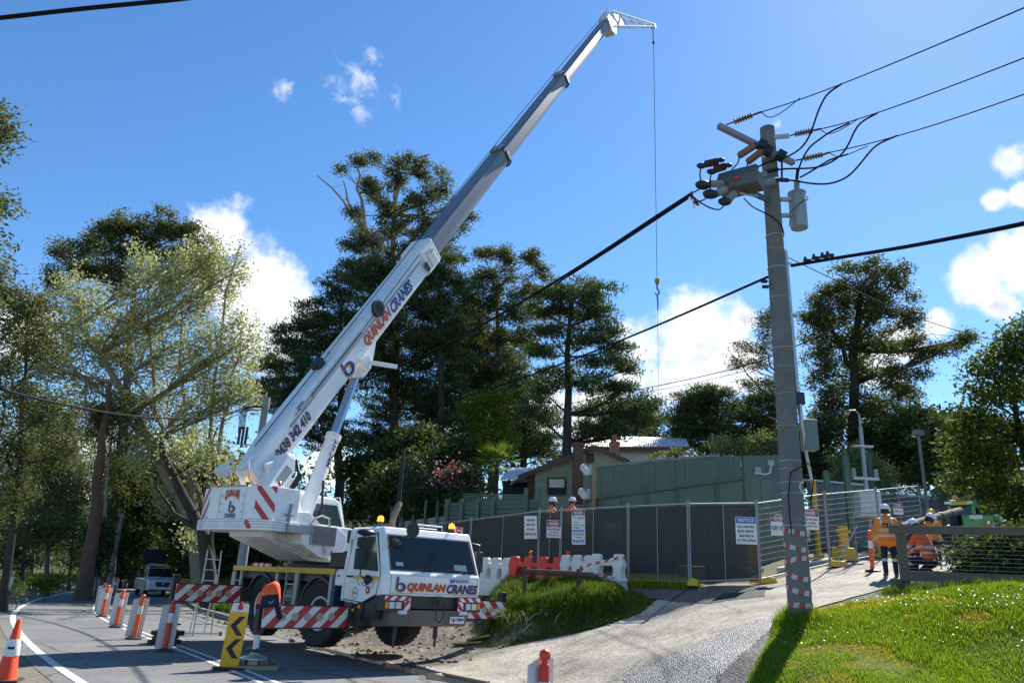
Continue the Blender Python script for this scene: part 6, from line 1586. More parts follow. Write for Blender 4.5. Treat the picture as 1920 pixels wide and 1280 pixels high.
# floodlights on the green building's near corner
for k, (px, py) in enumerate(((1097, 878), (1093, 923))):
    q = at(px, py, 30); r = empty('floodlight', q, face_cam(q), ('upper' if k == 0 else 'lower') + ' white twin floodlight bracketed beside the brick chimney', 'floodlight', 'white twin floodlights')
    MB().bx(.15, .28, -.05, .05, -.25, .15).build('bracket', GREYM, r)
    for sx, a_ in ((-.12, .5), (.10, -.4)):
        MB().lathe([(.05, 0), (.13, -.06), (.16, -.16), (.001, -.17)], 14, axis='Y').build('lamp_head', SIGNW, r, M=Matrix.Translation((sx, 0, .08 if sx < 0 else -.06)) @ Matrix.Rotation(a_, 4, 'Z') @ Matrix.Rotation(.5, 4, 'X'))
q = at(1097, 975, 30); r = empty('floodlight_post', (q[0] + .35, q[1] + .1, float(Z(q[0], q[1]))), 0, 'slim brown timber post carrying the floodlights', 'post'); MB().bx(-.08, .08, -.08, .08, -.2, at(1097, 870, 30)[2] - float(Z(q[0], q[1]))).build('shaft', TIMBER, r)

# ================================================================== POWER POLE AND LINES
PB = pole_base; pz = at(1436, 241, 16.0); _d = cF * FPX + cR * (1436 - 960) + cU * (640 - 241); ptop = CAM + _d * (PB[1] / _d[1]); PH = ptop[2] - PB[2]
pp = empty('power_pole', PB, 0, 'tall round concrete power pole wrapped with red and white tape near its foot', 'power pole')
MB().tube([(0, 0, -.4), (0, 0, PH * .33), (0, 0, PH * .66), (0, 0, PH)], [.210, .19, .172, .152], 26).build('shaft', CONC, pp, smooth=True)
prad = lambda z: .210 + (.152 - .210) * z / PH


def loc(px, py, dy=0.0):               # a point at the pole's distance seen at that pixel (dy metres further), local to the pole
    d = cF * FPX + cR * (px - 960) + cU * (640 - py); return CAM + d * ((PB[1] + dy) / d[1]) - PB


def zpole(py): return loc(1480, py)[2]


for py in (985, 560, 505, 655, 690, 740, 800, 880, 905, 925, 865, 470, 445):
    z = zpole(py); MB().tube([((prad(z) + .004) * math.cos(a), (prad(z) + .004) * math.sin(a), z) for a in np.linspace(0, 2 * math.pi, 21)], .012 if py % 10 else .006, 5).build('band', GALV, pp, smooth=True)
TAPEW, TAPER = mat('tape_white_faded', (.55, .54, .52), .6, var=.15), mat('tape_red_faded', (.42, .075, .075), .6, var=.2)
for py, tw in ((994, 1), (1024, 1), (1052, -1), (1078, 1), (1104, 1), (1133, 0)):           # tape wraps
    z = zpole(py); n = 40; R_ = prad(z) + .006; rows = []
    mb = MB(); w_ = .085
    for k in range(n):
        a0, a1 = 2 * math.pi * k / n, 2 * math.pi * (k + 1) / n; sl = .10 * tw; e = .12
        zz = lambda a: z + sl * math.sin(a - .5) * .6
        P_ = lambda a, dz: (R_ * math.cos(a), R_ * math.sin(a), zz(a) + dz)
        mb.quad(P_(a0, -w_ / 2), P_(a1, -w_ / 2), P_(a1 + e, w_ / 2), P_(a0 + e, w_ / 2), (k // 3) % 2)
    mb.build('tape_wrap', [TAPEW, TAPER], pp)
# conduit, boxes
MB().tube([loc(1472, 470, -.02), loc(1494, 720, -.02), loc(1503, 790, -.0)], .045, 10).build('conduit', GALV, pp, smooth=True)
MB().tube([loc(1500, 735, -.05), loc(1503, 790, -.05), loc(1512, 850, .1), loc(1522, 900, .15)], .03, 8).build('conduit', GALV, pp, smooth=True)
MB().tube([loc(1484, 1000, -.24), loc(1478, 930, -.24), loc(1483, 885, -.25), loc(1515, 868, -.25), loc(1528, 880, -.1), loc(1520, 940, .1)], .012, 5).build('loose_cable', CABLE, pp)
c = loc(1497, 748, .02); MB().bx(c[0] - .09, c[0] + .09, c[1] - .1, c[1] + .1, c[2] - .12, c[2] + .12).build('meter_box', mat('box_navy', (.02, .03, .06), .5), pp, bevel=.01)
c = loc(1517, 816, .12); MB().bx(c[0] - .13, c[0] + .13, c[1] - .12, c[1] + .12, c[2] - .29, c[2] + .29).build('service_box', mat('box_greygreen', (.17, .21, .20), .5), pp, bevel=.012)
# painted white squiggles on the shaft
z = zpole(920); MB().tube([(prad(z) * 1.02 * math.cos(a), prad(z) * 1.02 * math.sin(a), zpole(905) - .30 * t + 0 * t) for t, a in ((0, -.9), (.15, -1.15), (.4, -1.2), (.6, -.95), (.7, -.8))], .012, 5).build('paint_mark', SIGNW, pp)
# cross arm
def part_bar(a, b, w_, h_, m, name, bevel=.006): return MB().bar(a, b, w_, h_).build(name, m, pp, bevel=bevel)


part_bar(loc(1347, 236, -.55), loc(1488, 306, .18), .11, .11, mat('arm_grey', (.30, .31, .31), .6, metal=.3, var=.15), 'cross_arm')
part_bar(loc(1430, 282, -.1), loc(1447, 340, .05), .06, .05, GALV, 'arm_bracket')
part_bar(loc(1450, 258, -.1), loc(1480, 255, -.2), .06, .09, GALV, 'arm_bracket')


def ins(a, b, n, r0, r1, m, name='insulator'):
    a, b = V3(a), V3(b); pts = []; rs = []; N_ = n * 4
    for k in range(N_ + 1): pts.append(a.lerp(b, k / N_)); rs.append(r0 + (r1 - r0) * (.5 - .5 * math.cos(2 * math.pi * k / 4)))
    return MB().tube(pts, rs, 12).build(name, m, pp, smooth=True)


BR2 = mat('insulator_buff', (.24, .185, .13), .35, var=.15)
# strain strings and the conductors that run away to the upper right
ENDS = [((1362, 234, -.5), (1376, 229, -.5), (1411, 216, -.55), (1428, 210, -.6), (1580, 157), (1925, 13)), ((1481, 255, -.2), (1490, 252, -.25), (1524, 245, -.3), (1538, 242, -.3), (1650, 210), (1925, 107)), ((1492, 301, .15), (1507, 298, .1), (1543, 290, .05), (1555, 286, .0), (1690, 253), (1925, 175))]
for k, (a, b, c_, e, f, g_) in enumerate(ENDS):
    ins(loc(*b), loc(*c_), 7, .02, .066, BR2 if k else INSUL, 'strain_insulator')
    MB().tube([loc(*a), loc(*b)], .016, 6).build('shackle', RUST, pp); MB().tube([loc(*c_), loc(*e)], .022, 6).build('shackle', RUST, pp)
    p0, p1, p2 = loc(*e), loc(*f, -1.8), loc(*g_, -5.6)
    cv = [(1 - t) ** 2 * p0 + 2 * t * (1 - t) * (p1 * 2 - (p0 + p2) / 2) + t * t * p2 for t in np.linspace(0, 1, 16)]
    ex = p2 + (p2 - cv[-2]) / np.linalg.norm(p2 - cv[-2]) * 14
    o = MB().tube([np.array(q) + PB for q in cv + [ex]], .011, 6).build('conductor', CABLE); tag(o, ('uppermost', 'middle', 'lowest')[k] + ' of the three lines running from the pole top to upper right', 'power line', 'bare conductors at the pole top')
    q = [loc(*e) + np.array([0, 0, 0]), loc(e[0] + 12, e[1] + 14 - 2 * k, -.6 + .3 * k), loc(e[0] + 35, e[1] + 4, -.65 + .3 * k), loc(e[0] + 72, e[1] - 26 + 7 * k, -1.0 + .3 * k)]
    MB().tube(smooth_poly(np.array(q), 12, 2), .010, 5).build('wire_tail', CABLE, pp)
# jumper leads that droop from the lines to the bushings
JUMP = [[(1577, 158, -1.8), (1548, 178, -1.2), (1531, 215, -.7), (1523, 245, -.5), (1508, 275, -.45), (1478, 295, -.4), (1440, 303, -.5), (1412, 318, -.7)],
        [(1645, 212, -1.3), (1608, 232, -.8), (1596, 260, -.5), (1585, 285, -.35), (1560, 305, -.35), (1528, 316, -.4), (1496, 316, -.4), (1457, 317, -.45), (1430, 326, -.5)],
        [(1683, 254, -1.0), (1640, 272, -.7), (1615, 305, -.4), (1590, 333, -.3), (1556, 346, -.3), (1520, 345, -.3), (1488, 338, -.35), (1455, 337, -.4)],
        [(1592, 231, -1.0), (1555, 248, -.6), (1518, 275, -.2), (1503, 300, -.05), (1496, 322, .1), (1495, 345, .2)],
        [(1590, 289, -.3), (1555, 300, -.25), (1520, 322, -.1), (1500, 333, .1)]]
for q in JUMP: MB().tube(smooth_poly(np.array([loc(*p) for p in q]), 28, 3), .019, 7).build('jumper_lead', CABLE, pp, smooth=True)
MB().tube([loc(1466, 300, -.2), loc(1466, 335, -.2)], .02, 6).build('jumper_lead', CABLE, pp)
for a, b in (((1458, 318, -.42), (1436, 322, -.45)), ((1478, 338, -.35), (1452, 337, -.4)), ((1418, 312, -.65), (1404, 320, -.75))): MB().tube([loc(*a), loc(*b)], .045, 10).build('lead_boot', BLACK, pp, smooth=True)
# load switch box left of the pole with bushings
bx0 = loc(1388, 340, -.75)
SWG = mat('switch_grey', (.10, .11, .115), .5, metal=.2, var=.1, dirt=(.12, .12, .11), dirt_amt=.3)
MS_ = Matrix.Translation(V3(bx0)) @ Matrix.Rotation(math.radians(-35), 4, 'Z')
sw = MB().loft([[(-.40, -.22, -.22), (.40, -.22, -.22), (.40, .22, -.22), (-.40, .22, -.22)], [(-.40, -.26, .0), (.40, -.26, .0), (.40, .26, .0), (-.40, .26, .0)], [(-.36, -.22, .17), (.36, -.22, .17), (.36, .22, .17), (-.36, .22, .17)]]).build('load_switch', SWG, pp, M=MS_, bevel=.02)
MB().bx(-.3, .1, -.06, .06, .17, .27).build('switch_lid', SWG, sw, M=MS_, bevel=.01)
MB().lathe([(.001, -.272), (.11, -.27), (.12, -.26), (.12, -.25)], 18, axis='Y', c=(-.18, 0, .0)).build('switch_dial', SWG, sw, M=MS_)
MB().add([(-.05, -.265, -.10), (.08, -.265, -.10), (.08, -.265, -.02), (-.05, -.265, -.02)], [(0, 1, 2, 3)]).build('switch_label', SIGNR, sw, M=MS_)
part_bar(loc(1410, 362, -.6), loc(1440, 375, -.1), .05, .12, SWG, 'switch_bracket'); part_bar(loc(1388, 362, -.8), loc(1420, 368, -.5), .04, .04, GALV, 'switch_handle')
for a, b, m_ in (((1355, 345, -.9), (1330, 345, -1.0), INSULG), ((1362, 355, -.95), (1336, 366, -1.05), INSULG), ((1378, 362, -.95), (1360, 380, -1.0), INSULG), ((1400, 328, -.6), (1418, 312, -.55), INSULG), ((1410, 338, -.55), (1436, 326, -.45), INSULG), ((1420, 345, -.5), (1452, 338, -.4), INSULG),
                 ((1386, 292, -.7), (1414, 274, -.5), INSUL), ((1402, 304, -.6), (1428, 284, -.45), INSUL), ((1322, 308, -1.0), (1346, 303, -.95), RUST), ((1340, 318, -.95), (1360, 312, -.9), RUST)):
    ins(loc(*a), loc(*b), 6, .032, .078, m_, 'bushing')
for p_, r_ in (((1318, 347, -1.05), .12), ((1332, 364, -1.08), .12), ((1359, 378, -1.0), .105), ((1315, 311, -1.0), .075), ((1334, 322, -.95), .075), ((1352, 300, -.95), .06), ((1366, 310, -.9), .06), ((1416, 272, -.5), .07), ((1430, 283, -.45), .07)): MB().sph(tuple(loc(*p_)), r_, (1.3, .8, .8), 10, 6).build('bushing_cap', BLACK, pp, smooth=True)
for q in ([(1314, 312, -1.0), (1312, 330, -1.05), (1316, 345, -1.05)], [(1334, 322, -1.0), (1331, 340, -1.05), (1332, 362, -1.08)], [(1318, 350, -1.05), (1306, 358, -1.1), (1290, 366, -1.1)], [(1330, 368, -1.1), (1318, 376, -1.15), (1300, 380, -1.15)], [(1358, 384, -1.0), (1350, 395, -1.05), (1330, 390, -1.1), (1310, 378, -1.15), (1296, 366, -1.15)],
          [(1386, 294, -.7), (1384, 306, -.7), (1372, 318, -.8)], [(1402, 306, -.6), (1400, 318, -.65), (1392, 330, -.7)], [(1395, 372, -.7), (1410, 388, -.5), (1440, 402, -.25), (1466, 418, -.2), (1470, 440, -.2)]):
    MB().tube(smooth_poly(np.array([loc(*p) for p in q]), 10, 1), .014, 6).build('jumper_lead', CABLE, pp, smooth=True)
tie = MB().tube([loc(1297, 360, -1.1), loc(1297, 372, -1.1), loc(1310, 385, -1.1)], .03, 6).build('red_clamp', mat('clamp_red', (.30, .04, .02), .6), pp)
MB().tube([loc(1298, 372, -1.12), loc(1302, 390, -1.12)], .018, 6).build('pale_clamp', SIGNW, pp)
for p_ in ((1428, 272, -.4), (1440, 283, -.35), (1464, 292, -.3)): c = loc(*p_); MB().bx(-.09, .09, -.09, .09, -.09, .09).build('arm_box', BLACK, pp, M=Matrix.Translation(V3(c)) @ Matrix.Rotation(.5, 4, 'Y'), bevel=.01)
# transformer can on the right
tA, tB = loc(1495, 362, .18), loc(1499, 428, .18); rT = .175
tr_ = MB().lathe([(.001, 0), (rT * .96, .0), (rT, .02), (rT, tA[2] - tB[2] - .04), (rT * 1.06, tA[2] - tB[2] - .03), (rT * 1.06, tA[2] - tB[2]), (rT * .5, tA[2] - tB[2] + .05), (.001, tA[2] - tB[2] + .06)], 28, c=tuple(tB)).build('transformer_can', TGREY, pp, smooth=True)
ins(loc(1494, 358, .18), loc(1494, 338, .18), 5, .03, .065, INSULG, 'transformer_bushing'); MB().cyl(loc(1494, 340, .18), loc(1495, 318, .18), .04, .025).build('bushing_boot', BLACK, pp, smooth=True)
for py in (374, 404): part_bar(loc(1462, py, .05), loc(1482, py, .12), .10, .07, GALV, 'can_bracket')
MB().bx(-.04, .04, -.03, .03, -.04, .04).build('can_terminal', SIGNW, tr_, M=Matrix.Translation(V3(loc(1511, 372, .0))))
MB().tube([loc(1512, 372, 0), loc(1495, 385, -.02), loc(1482, 398, -.05), (loc(1480, 425, -.1))], .008, 5).build('can_wire', CABLE, tr_)
# aerial cables, each its own thing
def cable(name, pts, r, label, cat='power line', sag=None, group=None, n=40, ext=None):
    P_ = np.array([at(*p) for p in pts]); Q = smooth_poly(P_, n, 6)
    o = MB().tube([tuple(q) for q in Q], r, 6).build(name, CABLE, smooth=True); tag(o, label, cat, group); return o


g_ = 'overhead cables crossing the view'
cable('bundled_cable', [(1297, 363, 15.3), (1240, 398, 16.0), (1120, 480, 18.2), (1000, 553, 20.8), (900, 612, 23.5), (800, 664, 26.5), (690, 712, 30.0), (590, 745, 33), (490, 768, 36)], .035, 'thick black bundled cable slung from the pole switch down behind the boom', group=g_)
cable('bundled_cable', [(1290, 372, 15.3), (1235, 408, 16.0), (1150, 464, 17.6), (1040, 534, 19.9)], .022, 'second strand hugging the thick bundled cable near the pole', group=g_)
cable('bundled_cable', [(488, 768, 36), (440, 770, 33), (390, 783, 30), (290, 784, 24), (200, 774, 20), (100, 755, 17), (0, 730, 14.5), (-160, 680, 11)], .032, 'black bundled cable drooping across the pale green tree on the left', group=g_)
cable('bundled_cable', [(1440, 519, 14.6), (1380, 545, 15.6), (1280, 590, 17.6), (1180, 632, 20), (1060, 680, 23.5), (960, 715, 27), (860, 748, 32), (700, 792, 40)], .026, 'black bundled cable leaving the middle of the pole towards the pines', group=g_)
cable('bundled_cable', [(1484, 498, 14.7), (1560, 485, 13.8), (1700, 463, 12), (1925, 419, 9.5), (2200, 350, 7), (3200, 60, 4)], .032, 'black bundled cable running right from the middle of the pole', group=g_)
cable('service_wire', [(1478, 483, 14.7), (1560, 522, 16), (1660, 572, 18), (1760, 610, 20.5), (1858, 637, 23), (1990, 655, 27)], .010, 'thin service wire descending from the pole to the right', group=g_)
cable('service_wire', [(860, 790, 40), (1000, 770, 36), (1200, 730, 30), (1320, 705, 26), (1420, 680, 22), (1450, 668, 20), (1600, 600, 14)], .014, 'lower of the dark wires behind the hook line', group=g_)
cable('service_wire', [(1180, 742, 32), (1300, 718, 27), (1380, 700, 24), (1450, 680, 20.5)], .008, 'thin pale wire just beneath the dark wire near the hook line', group=g_)
cable('bundled_cable', [(-120, 46, 9), (0, 34, 9), (160, 16, 9), (330, 0, 9), (520, -26, 9)], .028, 'black cable cutting across the top left corner', group=g_)
for px, py, D, wh in ((1514, 491, 14.3, 'nearest the pole'), (1530, 486, 14.15, 'second from the pole'), (1546, 483, 13.95, 'third from the pole'), (1556, 481, 13.9, 'furthest from the pole')):
    q = at(px, py, D); o = MB().bx(-.07, .07, -.03, .03, 0, .05).bx(-.06, -.02, -.02, .02, .05, .10).build('cable_clamp', BLACK); tag(o, 'black clamp sitting on the right hand cable, ' + wh, 'cable clamp', 'cable clamps beside the pole'); o.location = V3(q)
for px, py in ((1434, 528), (1436, 538)): q = loc(px, py, -.1); MB().bx(-.07, .05, -.03, .03, -.02, .03).build('cable_clip', BLACK, pp, M=Matrix.Translation(V3(q)))
part_bar(loc(1478, 492, .0), loc(1490, 499, -.05), .06, .05, SIGNW, 'cable_anchor')

# second pole behind the crane, and slim ones
def simple_pole(px, pyt, pyb, D, r, m, label, name='utility_pole'):
    b = at(px, pyb, D); _d = cF * FPX + cR * 0 + cU * (640 - pyt); lo, hi = b[2], b[2] + 30
    for _ in range(50):
        mid = (lo + hi) / 2; v = np.array([b[0], b[1], mid]) - CAM; yy = 640 - FPX * (v @ cU) / (v @ cF)
        lo, hi = (mid, hi) if yy > pyt else (lo, mid)
    g = float(Z(b[0], b[1])); rr = empty(name, (b[0], b[1], g), 0, label, 'pole'); MB().tube([(0, 0, -.3), (0, 0, lo - g)], [r * 1.2, r * .85], 16).build('shaft', m, rr, smooth=True); return rr, lo - g


r2, h2_ = simple_pole(455, 745, 1045, 33, .19, mat('pole_pale', (.27, .28, .28), .8, var=.2, scale=4), 'pale grey concrete pole standing behind the crane counterweight')
for k in range(6): MB().tube(smooth_poly(np.array([(-.05, -.25, h2_ - .55), (-.5 - .08 * k, -.3, h2_ - .45 - .02 * k), (-.75 - .06 * k, -.3, h2_ - .8), (-.72 - .05 * k, -.3, h2_ - 1.5 - .06 * k)]), 12, 1), .02, 5).build('drop_lead', CABLE, r2)
for k in range(3): MB().bx(-.95 + .16 * k, -.85 + .16 * k, -.36, -.26, h2_ - 2.3, h2_ - 1.5).build('fuse_holder', BLACK, r2, bevel=.01)
MB().bar((-1.05, -.3, h2_ - 2.3), (-.1, -.1, h2_ - 2.3), .06, .06).build('cross_arm', GALV, r2)
simple_pole(744, 842, 980, 33, .10, mat('pole_black', (.02, .02, .022), .7), 'slim black pole rising behind the crane cab')
rr, hh = simple_pole(205, 962, 1086, 46, .13, mat('pole_weathered', (.20, .20, .18), .85, var=.2), 'slim weathered timber pole beside the ivy clad trunk on the bend'); MB().tube([(0, 0, hh - .1), (1.2, .2, hh + .08), (2.4, .4, hh + .35)], .018, 5).build('outreach_arm', CABLE, rr)
P = hit(18, 1108); gp = empty('guide_post', P, 0, 'white guide post at the far left verge', 'guide post'); MB().bx(-.06, .06, -.02, .02, 0, 1.0).build('post', SIGNW, gp, bevel=.008); MB().bx(-.035, .035, -.025, -.02, .75, .9).build('reflector', REDL, gp)
P = hit(157, 1088); gp = empty('guide_post', P, 0, 'white guide post beside the reddish trunk', 'guide post'); MB().bx(-.07, .07, -.02, .02, 0, 1.0).build('post', SIGNW, gp, bevel=.008); MB().bx(-.035, .035, -.025, -.02, .75, .9).build('reflector', REDL, gp)

# ================================================================== TREES
LEAF_GUM = leafmat('gum_leaves', (.06, .078, .036), (.13, .145, .066), .36, .42, (.20, .18, .085))
LEAF_GUMB = leafmat('gum_leaves_bronze', (.058, .078, .034), (.125, .145, .058), .38, .42, (.19, .165, .07))
LEAF_PINE = leafmat('pine_needles', (.04, .066, .032), (.088, .124, .055), .32, .5, (.11, .14, .06))
LEAF_DARK = leafmat('dark_leaves', (.034, .052, .02), (.078, .108, .036), .32, .45, (.125, .155, .055))
LEAF_POP = leafmat('poplar_leaves', (.28, .29, .12), (.44, .44, .23), .45, .45, (.58, .60, .44), tint=(1.2, 1.25, .95))
LEAF_YEL = leafmat('yellow_green_leaves', (.06, .09, .014), (.16, .20, .03), .42, .4, (.27, .30, .05))
LEAF_OLI = leafmat('olive_leaves', (.055, .072, .026), (.12, .14, .055), .36, .45, (.20, .21, .09))
LEAF_PALE = leafmat('pale_shrub_leaves', (.10, .13, .05), (.22, .25, .10), .3, .5, (.36, .38, .2))
LEAF_RHO = leafmat('glossy_leaves', (.022, .045, .015), (.06, .09, .03), .2, .28, (.16, .18, .10), spec=.7)
LEAF_EDGE = leafmat('edge_tree_leaves', (.035, .060, .014), (.095, .13, .024), .36, .4, (.24, .26, .05))
FLOWER = leafmat('pink_petals', (.35, .12, .22), (.5, .22, .34), .3)


def unit(n):
    v = rng.normal(size=(n, 3)); return v / np.linalg.norm(v, axis=1)[:, None]


def leaf_quads(C_, L, W_, droop=0.0, flat=0.0, outward=None):
    n = len(C_); a = unit(n)
    if droop: a[:, 2] = a[:, 2] * (1 - droop) - droop
    if flat: a[:, 2] *= (1 - flat)
    if outward is not None: a = a * .55 + outward
    a /= np.linalg.norm(a, axis=1)[:, None]; b = np.cross(a, unit(n)); b /= np.linalg.norm(b, axis=1)[:, None] + 1e-9
    l = (L * rng.uniform(.6, 1.3, n))[:, None]; w_ = (W_ * rng.uniform(.6, 1.3, n))[:, None]
    V_ = np.stack([C_ - a * l * .5, C_ + b * w_ * .5 - a * l * .08, C_ + a * l * .5, C_ - b * w_ * .5 - a * l * .08], 1).reshape(-1, 3)
    return V_, np.arange(n * 4).reshape(n, 4)


STY = {'gum': dict(mat='gum_leaves', L=.21, W=.075, droop=.35, cs=(.52, .52, .32), nl=120, sub=16),
       'gumb': dict(mat='gum_leaves_bronze', L=.21, W=.08, droop=.35, cs=(.52, .52, .36), nl=125, sub=16),
       'pine': dict(mat='pine_needles', L=.25, W=.066, droop=-.15, cs=(.60, .60, .24), nl=102, sub=17),
       'dark': dict(mat='dark_leaves', L=.26, W=.12, droop=.1, cs=(.6, .6, .45), nl=90, sub=16),
       'pop': dict(mat='poplar_leaves', L=.14, W=.11, droop=.0, cs=(.42, .42, .55), nl=44, sub=30),
       'yel': dict(mat='yellow_green_leaves', L=.20, W=.085, droop=.15, cs=(.5, .5, .4), nl=90, sub=16),
       'edge': dict(mat='edge_tree_leaves', L=.20, W=.085, droop=.15, cs=(.5, .5, .4), nl=90, sub=16),
       'oli': dict(mat='olive_leaves', L=.20, W=.07, droop=.3, cs=(.55, .55, .45), nl=80, sub=16),
       'pale': dict(mat='pale_shrub_leaves', L=.16, W=.07, droop=-.3, cs=(.35, .35, .40), nl=90, sub=14),
       'rho': dict(mat='glossy_leaves', L=.20, W=.08, droop=.1, cs=(.40, .40, .34), nl=85, sub=16)}
TREE_F = 0


def tree(name, label, style, D, trunk, blobs, r0=.3, bark=None, cat='tree', group=None, dens=1.0, lsc=1.0, bare=(), limbs=1.0, depth=.8, ground_z=None, tw=1.0):
    """trunk: pixels from the foot up; blobs: (px, py, rx, ry) leaf masses; all about D metres away, spread in depth"""
    global TREE_F
    S = STY[style]; bark = bark or BARK; k = D / FPX
    T = np.array([at(px, py, D) for px, py in trunk]); g = float(Z(T[0, 0], T[0, 1])); T[0, 2] = min(T[0, 2], g) - .2 if ground_z is None else ground_z
    base = T[0].copy(); root = empty(name, base, 0, label, cat, group)
    T = resample(T, 10); T[1:-1, :2] += rng.normal(0, r0 * .13, (8, 2)); hT = np.linspace(0, 1, 10)
    tb = MB(); tb.tube([tuple(p - base) for p in T], [r0 * (1.25 if i == 0 else 1) * (1 - .72 * h) for i, h in enumerate(hT)], 9)
    brs = []; CL_ = []; OUT = []
    for bl in blobs:
        px, py, rx, ry = bl[:4]
        if style == 'pine': rx, ry = rx * 1.12, ry * 1.4
        if style[:3] == 'gum': ry *= 1.2
        wx, wy = rx * k, ry * k; dd = rng.uniform(-.6, .6) * wx * 1.2 if len(bl) < 5 else bl[4]
        c = at(px, py, D + dd); i0 = int(np.argmin(np.linalg.norm(T - c, axis=1) + np.maximum(0, T[:, 2] - c[2] + .15 * np.linalg.norm((T - c)[:, :2], axis=1)) * 2.0)); s_ = T[i0]
        rl = r0 * (1 - .72 * hT[i0]) * .55
        mid = (s_ + c) / 2 + np.array([0, 0, -.12 if style != 'pop' else .0]) * np.linalg.norm(c - s_); lim = [(1 - t) ** 2 * s_ + 2 * t * (1 - t) * mid + t * t * c for t in np.linspace(0, 1, 6)]
        brs.append((lim, max(.02, min(rl, .02 + .022 * np.linalg.norm(c - s_) * limbs)), .35))
        vol = wx * wy; n = max(3, int(dens * S['sub'] * (vol ** .75) / (lsc ** 1.4)))
        u = unit(n) * (rng.uniform(0, 1, n) ** (.45))[:, None]
        cc = c[None] + u[:, :1] * wx * cR[None] + u[:, 1:2] * np.array([0, 1, 0])[None] * wx * depth + u[:, 2:3] * wy * cU[None]
        CL_.append(cc); OUT.append(u)
        for q in cc:
            t = rng.uniform(.35, 1.0); i = int(t * 5); p0 = np.array(lim[i]); m2 = (p0 + q) / 2 + rng.normal(0, .10, 3) * np.linalg.norm(q - p0) + np.array([0, 0, -.06 * np.linalg.norm(q - p0)])
            brs.append(([p0, (p0 + m2) / 2 + rng.normal(0, .04, 3), m2, q], (.012 + .007 * np.linalg.norm(q - p0)) * tw, .3))
    for br, rr_, tp in brs: tb.tube([tuple(p - base) for p in br], [rr_ * (1 - (1 - tp) * i / (len(br) - 1)) for i in range(len(br))], 3, cap=False)
    for bp in bare:                        # leafless twigs: pixel polylines
        q = np.array([at(px, py, D) for px, py in bp]); q = resample(q, 8); q[1:] += rng.normal(0, .12, (7, 3)); tb.tube([tuple(p - base) for p in q], [r0 * .32 * (1 - .8 * i / 7) + .012 for i in range(8)], 5, cap=False)
        for i in (3, 4, 5, 6):
            e = q[i] + unit(1)[0] * np.array([1, .6, .6]) * 1.2 + np.array([0, 0, .7]); tb.tube([tuple(q[i] - base), tuple((q[i] + e) / 2 + rng.normal(0, .1, 3) - base), tuple(e - base)], [.03, .022, .010], 4, cap=False)
    tb.build('trunk', bark, root, smooth=True)
    CC = np.concatenate(CL_); nl = int(S['nl']); n = len(CC) * nl
    cs = np.array(S['cs']) * lsc ** .5
    rad = rng.normal(size=(n, 3)) * .5; C_ = np.repeat(CC, nl, 0) + rad * cs[None] * 1.15
    outv = None
    if style == 'pine': outv = rad / (np.linalg.norm(rad, axis=1)[:, None] + 1e-6) * .6 + np.array([0, 0, .35])
    V_, F_ = leaf_quads(C_ - base[None], S['L'] * lsc, S['W'] * lsc, S['droop'], 0, outv)
    build_np('crown', V_, F_, MATS[S['mat']], root); TREE_F += len(F_)
    return root


# --- left: pale spring tree with many leaning stems
POPB = [(90, 610, 75, 55), (60, 690, 70, 55), (150, 560, 70, 55), (160, 640, 90, 60), (230, 590, 80, 60), (250, 670, 90, 70), (310, 540, 70, 60), (330, 640, 90, 70), (390, 560, 55, 80), (440, 510, 28, 55), (410, 660, 70, 70), (455, 640, 40, 55), (160, 720, 80, 50), (260, 760, 90, 50), (360, 760, 80, 60), (430, 740, 55, 50), (300, 840, 80, 45), (400, 840, 60, 50), (330, 920, 60, 50), (430, 900, 36, 50), (275, 500, 45, 40), (350, 480, 35, 40), (470, 740, 30, 40), (395, 480, 22, 40)]
root = tree('poplar_tree', 'wide pale green tree with thin upright twigs leaning over the bend at the left', 'pop', 40, [(392, 1060), (360, 980), (310, 890), (262, 790), (205, 690), (150, 610)], POPB, .42, TWIG, bare=[[(385, 1000), (350, 860), (340, 700), (350, 560)], [(388, 1030), (395, 900), (400, 740), (430, 560), (440, 470)], [(380, 990), (330, 830), (250, 700), (180, 640)], [(300, 870), (200, 740), (100, 660), (60, 600)], [(392, 930), (420, 760), (455, 620)], [(370, 960), (300, 800), (280, 640), (275, 500)]], dens=.66, limbs=.8, lsc=1.08)
# --- gum behind it
tree('gum_tree', 'dark bronzed gum tree rising behind the pale green tree', 'gumb', 62, [(215, 1085), (225, 880), (238, 700), (250, 560), (268, 470)], [(125, 470, 32, 15), (165, 455, 36, 20), (205, 430, 42, 22), (255, 425, 45, 20), (300, 420, 40, 20), (345, 435, 35, 22), (380, 470, 28, 30), (385, 510, 25, 24), (280, 465, 45, 22), (225, 475, 36, 20), (190, 505, 32, 18), (105, 525, 30, 20), (150, 510, 30, 18), (230, 520, 36, 24), (310, 510, 44, 28), (350, 480, 36, 28)], .55, BARKD, dens=1.05, lsc=1.35)
# --- the far left trees
tree('gum_tree', 'dark slender tree at the far left edge with drooping foliage', 'gum', 27, [(20, 1085), (28, 960), (38, 860), (42, 740), (50, 640)], [(20, 560, 40, 36), (55, 590, 46, 40), (10, 640, 40, 40), (80, 660, 40, 40), (20, 740, 50, 44), (90, 760, 50, 40), (30, 840, 52, 44), (110, 850, 46, 40), (20, 930, 50, 50)], .16, BARKD, dens=.8, lsc=.8, bare=[[(28, 1000), (80, 940), (130, 900), (160, 885)], [(32, 900), (10, 800), (0, 740)]])
tree('gum_tree', 'overhanging branch ends entering at the upper left edge', 'gumb', 20, [(-120, 1120), (-110, 700), (-90, 420), (-60, 300)], [(-6, 232, 34, 26), (-50, 250, 50, 40), (-8, 384, 20, 16), (-60, 420, 60, 50), (-10, 500, 22, 18), (-80, 560, 60, 60)], .3, BARKD, dens=1.0, lsc=.8)
